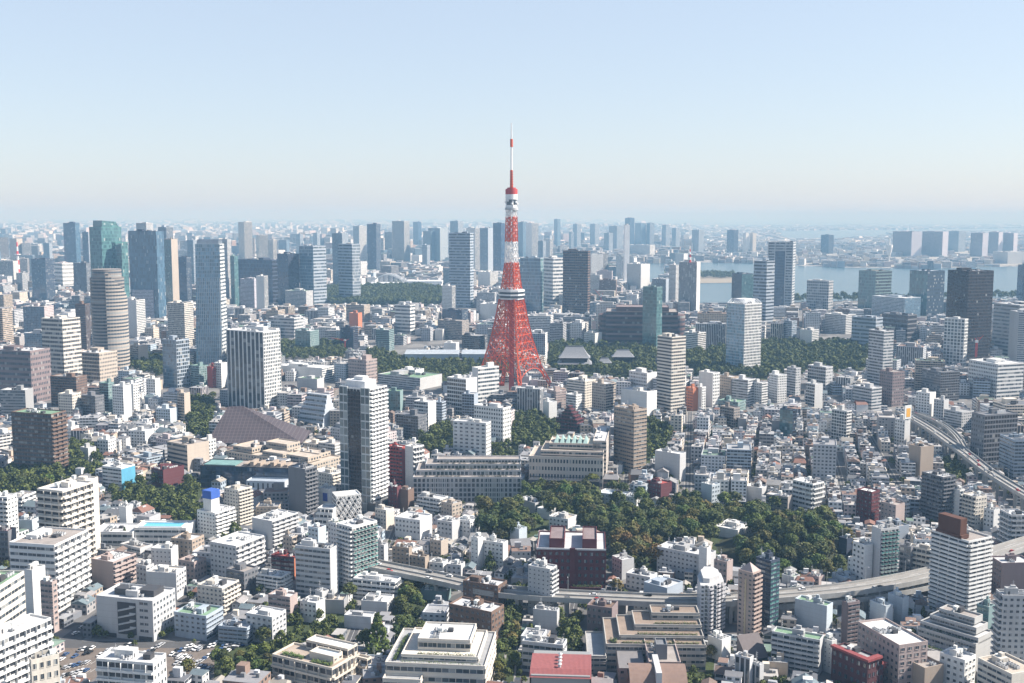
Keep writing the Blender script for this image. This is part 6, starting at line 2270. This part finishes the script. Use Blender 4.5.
# painted bays in the car park
b = MB()
for x0, y0, n, dx, dy in ((100, 657, 5, 4.2, -.6), (106, 662, 4, 4.2, -.6), (172, 656, 6, 4.4, .8), (66, 669, 7, 4.2, -1.0), (64, 677, 7, 4.4, -1.0), (176, 653, 7, 4.6, -.7), (106, 652, 6, 4.4, -.8), (184, 648, 8, 4.2, -.3)):
    for i in range(n):
        p = ground(x0 + dx * (i + .5), y0 + dy * (i + .5))
        a = Vector((math.cos(lot_dir), math.sin(lot_dir), 0)) * 2.4
        w = Vector((-a.y, a.x, 0)).normalized() * .09
        b.poly([(*(p - a - w).xy, .03), (*(p + a - w).xy, .03), (*(p + a + w).xy, .03), (*(p - a + w).xy, .03)][::-1])
b.build('bay_markings', M_LINE)['kind'] = 'structure'

# ------------------------------------------------------------------ the rest of the city
rg = random.Random(21)
PAL = [(.66, .66, .65), (.62, .62, .61), (.54, .53, .51), (.57, .51, .43), (.47, .48, .50), (.36, .37, .39), (.42, .35, .28), (.28, .27, .27), (.22, .155, .125), (.15, .16, .18), (.46, .40, .40), (.33, .39, .45)]
PALN = ['white', 'white', 'pale', 'cream', 'pale grey', 'grey', 'tan', 'dull grey', 'brown', 'charcoal', 'pinkish', 'blue-grey']
GRID = rad(-14)
cand = []
def add(X, Y, a, w, d, h, ci, sty):
    cand.append((X, Y, a, w, d, h, ci, sty))
def zone_blocks(y0, y1, bx, by, gap):
    ca, sa = math.cos(GRID), math.sin(GRID)
    half = y1 * .56
    ni, nj = int(half * 1.3 / bx), int(y1 * 1.3 / by)
    for i in range(-ni, ni + 1):
        for j in range(-ni, nj + 1):
            cx, cy = i * bx, j * by
            X, Y = cx * ca - cy * sa, cx * sa + cy * ca
            if not (y0 <= Y < y1):
                continue
            u, v = pix(X, Y, 0)
            if not (-90 < u < 1114):
                continue
            yield X, Y, u, v
def lots(X, Y, bx, by, nx, ny, hr, stys, a0, fill=.9, jit=.04):
    ca, sa = math.cos(a0), math.sin(a0)
    lx, ly = bx / nx, by / ny
    for i in range(nx):
        for j in range(ny):
            if rg.random() > fill:
                continue
            x, y = (i + .5) * lx - bx / 2, (j + .5) * ly - by / 2
            w, d = lx * rg.uniform(.8, .99), ly * rg.uniform(.78, .97)
            h = rg.uniform(*hr) * (1 if rg.random() < .9 else 1.35)
            add(X + x * ca - y * sa, Y + x * sa + y * ca, a0 + rg.gauss(0, jit), w, d, h, rg.choices(range(12), (6, 5, 6, 5, 6, 5, 4, 4, 3, 3, 5, 4))[0], rg.choice(stys))
for X, Y, u, v in zone_blocks(430, 1900, 48, 61, 6):
    low = 640 < u < 1000 and 425 < v < 580
    r = rg.random()
    a0 = GRID + (rg.choice((0, 0, 0, .3, -.35)) if not low else 0)
    if low:
        if r < .62: lots(X, Y, 44, 57, 4, 5, (8.5, 15), 'pqxpb', a0, .95)
        elif r < .93: lots(X, Y, 44, 57, 3, 4, (12, 24), 'pbrbp', a0)
        else: lots(X, Y, 44, 57, 2, 2, (22, 36), 'bpb', a0, .6)
    elif Y < 1050:
        if r < .62: lots(X, Y, 43, 56, 3, 4, (6.5, 10.5), 'pqxpb', a0, .85, .12)
        else: lots(X, Y, 43, 56, 2, 3, (9, 17), 'pbrpb', a0, .75, .08)
    else:
        if r < .36: lots(X, Y, 43, 56, 3, 4, (8, 14), 'pqxb', a0)
        elif r < .86: lots(X, Y, 43, 56, 2, 3, (12, 26), 'pbrpbv', a0)
        else: lots(X, Y, 43, 56, 1, 2, (22, 42), 'rgbrv', a0, .8)
for X, Y, u, v in zone_blocks(1900, 3600, 64, 74, 8):
    r = rg.random()
    if r < .5: lots(X, Y, 56, 66, 3, 3, (10, 28), 'pbrpbx', GRID)
    elif r < .85: lots(X, Y, 56, 66, 2, 2, (20, 46), 'rbpvr', GRID)
    else: lots(X, Y, 54, 62, 1, 2, (42, 85), 'grvfb', GRID, .7)
for X, Y, u, v in zone_blocks(3600, 9000, 105, 120, 8):
    r = rg.random()
    if r < .62: lots(X, Y, 96, 110, 3, 3, (10, 30), 'pbrxx', GRID, .9, .15)
    elif r < .88: lots(X, Y, 96, 110, 2, 2, (22, 66), 'rbvgx', GRID, .75, .2)
    else: lots(X, Y, 90, 100, 2, 2, (50, 112), 'rbvgf', GRID + .3, .4, .3)
for X, Y, u, v in zone_blocks(9000, 22000, 330, 360, 8):
    lots(X, Y, 320, 350, 4, 4, (10, 34) if rg.random() < .8 else (25, 80), 'xxpr', GRID + rg.uniform(-.5, .5), .8, .3)
PAL = [tuple(min(.72, v * 1.14) for v in c) for c in PAL]
for X, Y, u, v in zone_blocks(22000, 50000, 800, 850, 8):
    lots(X, Y, 780, 820, 3, 3, (14, 40) if rg.random() < .8 else (30, 90), 'xxpr', GRID + rg.uniform(-.5, .5), .6, .3)
C = np.array([(c[0], c[1], c[2], c[3], c[4], c[5]) for c in cand])
X, Y, A, Wd, Dp, Ht = C.T
def npix(X, Y, Z):
    d = Y * CP - (Z - HC) * SP
    return 512 + FPX * X / d, 341.5 - FPX * (Y * SP + (Z - HC) * CP) / d
u, vb = npix(X, Y, np.zeros_like(X))
u2, vt = npix(X, Y, Ht)
sc = FPX / (Y * CP + HC * SP)
hw = (Wd + Dp) * .34 * sc
vb2 = vb + np.maximum(Wd, Dp) * .5 * sc * np.sin(np.arctan2(HC, Y))
ok = (u + hw > -30) & (u - hw < 1054) & (vb < 760)
def ptaken(poly, pad_ok):
    r = np.zeros(len(X), bool)
    for f in (0, .5, 1.0):
        r |= inside(poly, u, vb * (1 - f) + vt * f)
    for s in (-.8, .8):
        r |= inside(poly, u + hw * s, vb)
    return r
for poly, *_r in WOODS[:26]:
    r = np.zeros(len(X), bool)
    for s in (-.7, 0, .7):
        r |= inside(poly, u + hw * s, vb) | inside(poly, u + hw * s, vb * .35 + vt * .65)
    ok &= ~r
for poly in LOTS + WATER[:2] + ROADS_PX:
    ok &= ~ptaken(poly, 0)
for poly in WATER[2:] + [[(640, 226), (1150, 224.5), (1150, 214), (640, 214)]]:
    ok &= ~inside(poly, u, vb)
for xl, xr, yt, yb, sY in SHOWN:
    ok &= ~((Y < sY) & (u + hw > xl + .5) & (u - hw < xr - .5) & (vt < yb - 1.5))
for cx, cy, a, Rl, Ll in FOOT:
    dx, dy = X - cx, Y - cy
    p, q = np.abs(dx * math.cos(a) + dy * math.sin(a)), np.abs(-dx * math.sin(a) + dy * math.cos(a))
    rr = (Wd + Dp) * .23
    ok &= ~((p < Rl / 2 + rr) & (q < Ll / 2 + rr))
for p, q, hf in STREETS:
    d = np.array(q) - np.array(p)
    L2 = d @ d
    t = np.clip(((X - p[0]) * d[0] + (Y - p[1]) * d[1]) / L2, 0, 1)
    ok &= np.hypot(X - p[0] - t * d[0], Y - p[1] - t * d[1]) > hf + np.minimum(Wd, Dp) * .45
# keep the far bank low where the photograph shows open water or low islands
ok &= ~((u > 690) & (vb < 268) & (Ht > 30))
ok &= ~((u > 735) & (vb > 248) & (vb < 262) & ((np.arange(len(X)) % 3) > 0))
OCC = np.zeros((700, 900), bool)                    # 2 m cells, x from -900, y from 420
def stamp(cx, cy, a, w, d, pad=0.0):
    ca, sa = math.cos(a), math.sin(a)
    r = math.hypot(w, d) / 2 + pad + 2
    i0, i1 = max(0, int((cy - r - 420) / 2)), min(700, int((cy + r - 420) / 2) + 1)
    j0, j1 = max(0, int((cx - r + 900) / 2)), min(900, int((cx + r + 900) / 2) + 1)
    if i1 <= i0 or j1 <= j0:
        return None
    yy, xx = np.mgrid[i0:i1, j0:j1]
    dx, dy = xx * 2 + 1 - 900 - cx, yy * 2 + 1 + 420 - cy
    mk = (np.abs(dx * ca + dy * sa) < w / 2 + pad) & (np.abs(-dx * sa + dy * ca) < d / 2 + pad)
    return (slice(i0, i1), slice(j0, j1)), mk
def mark(cx, cy, a, w, d, pad=0.0):
    q = stamp(cx, cy, a, w, d, pad)
    if q:
        OCC[q[0]] |= q[1]
def is_free(cx, cy, a, w, d, pad=0.0):
    q = stamp(cx, cy, a, w, d, pad)
    return q is not None and not (OCC[q[0]] & q[1]).any()
for f in FOOT:
    mark(*f)
for i in np.nonzero(ok & (Y < 1300))[0]:
    mark(X[i], Y[i], A[i], Wd[i], Dp[i])
for p, q, hf in STREETS:
    c = (np.array(p) + np.array(q)) / 2
    dd = np.array(q) - np.array(p)
    mark(c[0], c[1], math.atan2(dd[1], dd[0]), np.hypot(*dd), hf * 2 + 1)
jj, ii = np.meshgrid(np.arange(900) * 2 + 1 - 900, np.arange(700) * 2 + 1 + 420)
ou, ov = npix(jj.astype(float), ii.astype(float), np.zeros_like(jj, float))
for poly in LOTS + [w[0] for w in WOODS[:26]]:
    OCC |= inside(poly, ou, ov)
for (P_, L_) in HIGH:
    for k in range(len(P_) - 1):
        c = (P_[k] + P_[k + 1]) / 2
        dd = P_[k + 1] - P_[k]
        mark(c.x, c.y, math.atan2(dd.y, dd.x), dd.length + 2, (L_[k] - P_[k]).length * 2 + 2)
def hides(xx, yy, r, hh):
    a, b_ = npix(xx, yy, hh)
    for xl, xr, yt, yb, sY in SHOWN:
        if yy < sY and xl - .5 < a < xr + .5 and b_ < yb - 2.5:
            return True
    return False
extra = []
for k in range(26000):
    yy = 425 + 875 * rg.random() ** 1.3
    xx = rg.uniform(-.52, .52) * yy
    w, d, h = rg.uniform(5, 11), rg.uniform(5, 11), rg.choice((3.2, 3.5, 5.8, 6.2, 6.5, 7, 8.5))
    if yy > 900:
        h *= 1.4
    a = GRID + rg.gauss(0, .06)
    if is_free(xx, yy, a, w, d, .3) and not hides(xx, yy, w / 2, h):
        mark(xx, yy, a, w, d, .2)
        extra.append((xx, yy, a, w, d, h, rg.choices(range(12), (6, 5, 6, 6, 6, 5, 4, 4, 3, 3, 3, 4))[0], rg.choice('pqxpb')))
shrubs = []
for k in range(5200):
    yy = 425 + 800 * rg.random() ** 1.4
    xx = rg.uniform(-.52, .52) * yy
    r = rg.uniform(1.3, 3.4)
    if is_free(xx, yy, 0, r, r) and not hides(xx, yy, r, r * 2):
        mark(xx, yy, 0, r, r)
        shrubs.append((0, xx, yy, r, r * 2.1, GREEN, '', ''))
print('extra', len(extra), 'shrubs', len(shrubs))
join_trees('shrubs', shrubs, 'small garden trees and shrubs scattered between the houses')
cand += extra
C = np.array([(c[0], c[1], c[2], c[3], c[4], c[5]) for c in cand])
X, Y, A, Wd, Dp, Ht = C.T
u, vb = npix(X, Y, np.zeros_like(X))
u2, vt = npix(X, Y, Ht)
sc = FPX / (Y * CP + HC * SP)
hw = (Wd + Dp) * .34 * sc
vb2 = vb + np.maximum(Wd, Dp) * .5 * sc * np.sin(np.arctan2(HC, Y))
ok = np.concatenate([ok, np.ones(len(extra), bool)]) & (u + hw > -30) & (u - hw < 1054) & (vb < 760)
idx = np.nonzero(ok)[0]
area = hw[idx] * 2 * (vb2[idx] - vt[idx]) * ((u[idx] > 5) & (u[idx] < 1019) & (vb[idx] < 690))
order = idx[np.argsort(-area)]
N_OWN = 165
own, rest = order[:N_OWN], order[N_OWN:]
print('fill', len(cand), len(idx), 'own', len(own), 'rest', len(rest), 'hand', len(REFS))
def core(label):
    for w in (' close by ', ' with ', ', ', ' beside ', ' behind ', ' between ', ' below ', ' in front ', ' at ', ' near ', ' by ', ' under ', ' above ', ' before ', ' of the ', ' to ', ' joined '):
        label = label.split(w)[0]
    return label
cores = {}
for r in REFS:
    cores.setdefault(core(r[0]), []).append(r)
UREF = [(k, v[0]) for k, v in cores.items() if len(v) == 1 and 3 <= len(k.split()) <= 8]
used = {}
def auto_label(ux, vx, ci, h, kind, roofw):
    size = 'low' if h < 9 else ('mid-height' if h < 16 else 'taller')
    best = None
    opts = []
    for k, (lab, rx, ry, xl, xr, yt, yb) in UREF:
        cx = (xl + xr) / 2
        dist = math.hypot(max(0, abs(ux - cx) - (xr - xl) / 2), 1.6 * (vx - yb))
        opts.append((dist, k, 'just below' if vx > yb + 3 else ('close left of' if ux < cx else 'close right of')))
    opts.sort()
    for di, k, rel in opts[:5]:
        for extra in (roofw, ''):
            lab = ' '.join((size + ' ' + PALN[ci] + ' ' + kind + ' ' + extra + ' ' + rel + ' the ' + k).split())
            if lab not in used and len(lab.split()) <= 16:
                used[lab] = 1
                return lab
    for num in ('second', 'third', 'fourth', 'fifth'):
        for di, k, rel in opts[:3]:
            lab = num + ' ' + ' '.join((size + ' ' + PALN[ci] + ' ' + kind + ' ' + rel + ' the ' + k).split())
            if lab not in used and len(lab.split()) <= 16:
                used[lab] = 1
                return lab
    return lab
ROOFC = [(.31, .315, .325), (.38, .365, .35), (.24, .24, .25), (.13, .135, .15), (.21, .145, .12), (.14, .20, .165)]
ROOFN = ['', '', '', 'with dark roof', 'with brown roof', 'with green roof']
for i in own:
    x, y, a, w, d, h, ci, sty = cand[i]
    rs = random.Random(int(i))
    small = h < 12.5 and w < 17
    gable = small and rs.random() < .42
    rc = rs.choices(range(6), (6, 5, 4, 3, 2, 1))[0]
    nm, cat = ('house', 'house') if small else ('apartment_block', 'apartment block')
    lab = auto_label(u[i], vb[i], ci, h, 'house' if small else 'apartment block', ('with pitched ' + ['grey', 'pale', 'grey', 'dark', 'brown', 'green'][rc] + ' roof') if gable else ROOFN[rc])
    p0 = Vector((x, y)) - Vector((math.cos(a), math.sin(a))) * w / 2 - Vector((-math.sin(a), math.cos(a))) * d / 2
    # turn the box so that its nearest corner is the origin
    hb = h * .75 if gable else h
    root, R_, L_, hh = block(nm, cat, lab, (u[i] - hw[i], u[i], u[i] + hw[i], vt[i], vb[i]), ('p' if sty in 'gv' else sty) + (sty if rs.random() < .6 else 'p'), PAL[ci], ROOFC[rc],
          None, xy=(p0.x, p0.y, a, w, d, hb), near=bool(y < 880), ph=not small, par=.2 if gable else .8, seed=int(i), ff=3.1)
    REFS.pop()
    root['group'] = 'houses and small blocks filling the quarter' if small else 'mid-rise blocks filling the quarter'
    if gable:
        b = MB()
        e = .6
        if w > d:
            AA = [(-e, -e), (w + e, -e), (w + e, d + e), (-e, d + e)]
            r0, r1 = (w * .12, d / 2, h * 1.02), (w * .88, d / 2, h * 1.02)
            F_ = [(0, 1, r1, r0), (1, 2, r1, None), (2, 3, r0, r1), (3, 0, r0, None)]
        else:
            AA = [(-e, -e), (w + e, -e), (w + e, d + e), (-e, d + e)]
            r0, r1 = (w / 2, d * .12, h * 1.02), (w / 2, d * .88, h * 1.02)
            F_ = [(0, 1, r0, None), (1, 2, r1, r0), (2, 3, r1, None), (3, 0, r0, r1)]
        for s, t, q0, q1 in F_:
            b.poly([(*AA[s], hb + .05), (*AA[t], hb + .05), q0] + ([q1] if q1 else []))
        b.poly([(*AA[3], hb + .04), (*AA[2], hb + .04), (*AA[1], hb + .04), (*AA[0], hb + .04)])
        b.build('pitched_roof', M_TILE, root, ROOFC[rc])
# everything smaller or farther: one mass
def mass(name, ids, label):
    rs = np.random.RandomState(3)
    n0 = len(ids)
    x, y, a, w, d, h = X[ids], Y[ids], A[ids], Wd[ids], Dp[ids], Ht[ids]
    ci = np.array([cand[i][6] for i in ids])
    st = np.array(['pqxrbvgf'.index(cand[i][7]) for i in ids])
    z0 = np.zeros(n0)
    col = np.array(PAL)[ci] * rs.uniform(.9, 1.06, (n0, 1))
    rcol = np.array(ROOFC)[rs.choice(6, n0, p=[.3, .25, .2, .13, .07, .05])]
    # roof huts
    hut = np.nonzero((rs.rand(n0) < .6) & (w > 8) & (y < 4200))[0]
    hx = x[hut] + rs.uniform(-.18, .18, len(hut)) * w[hut]
    hy = y[hut] + rs.uniform(-.1, .25, len(hut)) * d[hut]
    hutw, hutd = w[hut] * rs.uniform(.2, .42, len(hut)), d[hut] * rs.uniform(.2, .42, len(hut))
    hz = h[hut]
    small = np.nonzero((y < 2200) & (w > 7))[0]
    cxs, cys, cz, cw, ch, ca_, cc, cr = [], [], [], [], [], [], [], []
    for rep in range(3):
        cxs.append(x[small] + rs.uniform(-.36, .36, len(small)) * w[small] * .9); cys.append(y[small] + rs.uniform(-.36, .36, len(small)) * d[small] * .9)
        cz.append(h[small]); cw.append(rs.uniform(1.2, 2.6, len(small))); ch.append(rs.uniform(.9, 2.2, len(small))); ca_.append(a[small])
        cc.append(np.repeat([[.38, .39, .40]], len(small), 0) * rs.uniform(.3, 1.4, (len(small), 1)))
    cxs, cys, cz, cw, ch, ca_, cc = map(np.concatenate, (cxs, cys, cz, cw, ch, ca_, cc))
    x = np.concatenate([x, hx, cxs]); y = np.concatenate([y, hy, cys]); a = np.concatenate([a, a[hut], ca_])
    w = np.concatenate([w, hutw, cw]); d = np.concatenate([d, hutd, cw * .8]); z0 = np.concatenate([z0, hz, cz])
    top = np.concatenate([h, hz + rs.uniform(2.5, 5, len(hut)), cz + ch])
    st = np.concatenate([st, np.full(len(hut) + len(cxs), 2)])
    col = np.concatenate([col, col[hut], cc]); rcol = np.concatenate([rcol, col[hut] * .9, cc])
    n = len(x)
    print('mass', name, n)
    ca, sa = np.cos(a), np.sin(a)
    sx = np.array([-1, 1, 1, -1]) * .5
    sy = np.array([-1, -1, 1, 1]) * .5
    px = x[:, None] + (w[:, None] * sx) * ca[:, None] - (d[:, None] * sy) * sa[:, None]
    py = y[:, None] + (w[:, None] * sx) * sa[:, None] + (d[:, None] * sy) * ca[:, None]
    V = np.zeros((n, 8, 3))
    V[:, :4, 0] = px; V[:, 4:, 0] = px; V[:, :4, 1] = py; V[:, 4:, 1] = py
    V[:, :4, 2] = z0[:, None]; V[:, 4:, 2] = top[:, None]
    fq = np.array([[0, 1, 5, 4], [1, 2, 6, 5], [2, 3, 7, 6], [3, 0, 4, 7], [4, 5, 6, 7]])
    Fc = (np.arange(n)[:, None, None] * 8 + fq[None]).reshape(-1, 4)
    nf = np.maximum(1, np.round((top - z0) / 3.3))
    nw, ndp = np.maximum(1, np.round(w / 3.4)), np.maximum(1, np.round(d / 3.4))
    uv = np.zeros((n, 5, 4, 2))
    for k, nn in enumerate((nw, ndp, nw, ndp)):
        uv[:, k, 1, 0] = nn; uv[:, k, 2, 0] = nn
        uv[:, k, 2, 1] = nf; uv[:, k, 3, 1] = nf
    off = rs.randint(0, 200, n)
    uv[:, :4, :, 0] += off[:, None, None]
    mi = np.zeros((n, 5), int)
    mi[:, :4] = st[:, None]
    mi[:, 4] = 8
    cl = np.ones((n, 5, 4, 4))
    cl[:, :4, :, :3] = col[:, None, None, :]
    cl[:, 4, :, :3] = rcol[:, None, :]
    me = bpy.data.meshes.new(name)
    me.vertices.add(n * 8)
    me.vertices.foreach_set('co', V.reshape(-1).astype(np.float32))
    me.loops.add(n * 20)
    me.loops.foreach_set('vertex_index', Fc.reshape(-1).astype(np.int32))
    me.polygons.add(n * 5)
    me.polygons.foreach_set('loop_start', (np.arange(n * 5) * 4).astype(np.int32))
    for l in 'pqxrbvgf':
        me.materials.append(facade(l, 'vc'))
    me.materials.append(M_STUFF)
    me.polygons.foreach_set('material_index', mi.reshape(-1).astype(np.int32))
    me.update(calc_edges=True)
    ul = me.uv_layers.new(name='UVMap')
    ul.data.foreach_set('uv', uv.reshape(-1).astype(np.float32))
    at = me.color_attributes.new('Col', 'FLOAT_COLOR', 'CORNER')
    at.data.foreach_set('color', cl.reshape(-1).astype(np.float32))
    me.validate()
    me.shade_flat()
    o = put(name, me)
    tag(o, label, 'city mass', None, 'stuff')
def pitched(ids):
    rs = random.Random(8)
    V, Fc, cl = [], [], []
    for i in ids:
        x, y, a, w, d, h, ci, sty = cand[i]
        if not (h < 13.5 and w < 17 and y < 1500) or rs.random() > .42:
            continue
        ca, sa = math.cos(a), math.sin(a)
        e, r = .5, min(w, d) * rs.uniform(.22, .34)
        hw_, hd_ = w / 2 + e, d / 2 + e
        pts = [(-hw_, -hd_, h), (hw_, -hd_, h), (hw_, hd_, h), (-hw_, hd_, h)]
        hip = rs.choice((0, 0, .25))
        pts += [(-hw_ * (1 - hip), 0, h + r), (hw_ * (1 - hip), 0, h + r)] if w > d else [(0, -hd_ * (1 - hip), h + r), (0, hd_ * (1 - hip), h + r)]
        o = len(V)
        V += [(x + p * ca - q * sa, y + p * sa + q * ca, z + .06) for p, q, z in pts]
        Fc += [(o, o + 1, o + 5, o + 4), (o + 2, o + 3, o + 4, o + 5), (o + 1, o + 2, o + 5), (o + 3, o, o + 4)] if w > d else [(o + 1, o + 2, o + 5, o + 4), (o + 3, o, o + 4, o + 5), (o, o + 1, o + 4), (o + 2, o + 3, o + 5)]
        Fc.append((o + 3, o + 2, o + 1, o))
        c = rs.choice([(.12, .125, .135), (.20, .20, .21), (.26, .25, .25), (.17, .125, .105), (.21, .115, .09), (.14, .18, .20), (.30, .28, .25), (.16, .165, .175), (.24, .24, .24)])
        cl += [c] * 4 + [c] * 4 + [c] * 3 + [c] * 3 + [c] * 4
    me = bpy.data.meshes.new('pitched_roof_mass')
    me.from_pydata(V, [], Fc)
    me.materials.append(M_STUFF)
    at = me.color_attributes.new('Col', 'FLOAT_COLOR', 'CORNER')
    at.data.foreach_set('color', np.array([(*c, 1) for c in cl], np.float32).reshape(-1))
    tag(put('pitched_roof_mass', me), 'mass of small pitched house roofs in grey, brown and rust among the flat ones', 'roofs', None, 'stuff')
pitched(rest)
yr = Y[rest]
mass('near_city_mass', rest[yr < 1900], 'mass of small houses and blocks packed between the larger buildings of the near quarters')
mass('middle_city_mass', rest[(yr >= 1900) & (yr < 3600)], 'mass of mid-rise blocks packed between the towers of the middle city')
mass('distant_city_mass', rest[yr >= 3600], 'hazy mass of countless distant buildings reaching to the horizon')

# ------------------------------------------------------------------ haze
m = bpy.data.materials.new('haze')
m.use_nodes = True
t = m.node_tree
t.nodes.remove(t.nodes['Principled BSDF'])
pv = t.nodes.new('ShaderNodeVolumePrincipled')
pv.inputs['Color'].default_value = (*HAZE_TINT, 1)
pv.inputs['Absorption Color'].default_value = (*HAZE_ABS, 1)
pv.inputs['Density'].default_value = HAZE
pv.inputs['Anisotropy'].default_value = 0.0
t.links.new(pv.outputs[0], t.nodes['Material Output'].inputs['Volume'])
b = MB()
b.box(-71000, 71000, -3100, 91000, -1.5, 372, 0, bottom=True)
tag(b.build('haze', m), 'pale blue haze lying over the whole city', 'haze', None, 'stuff')
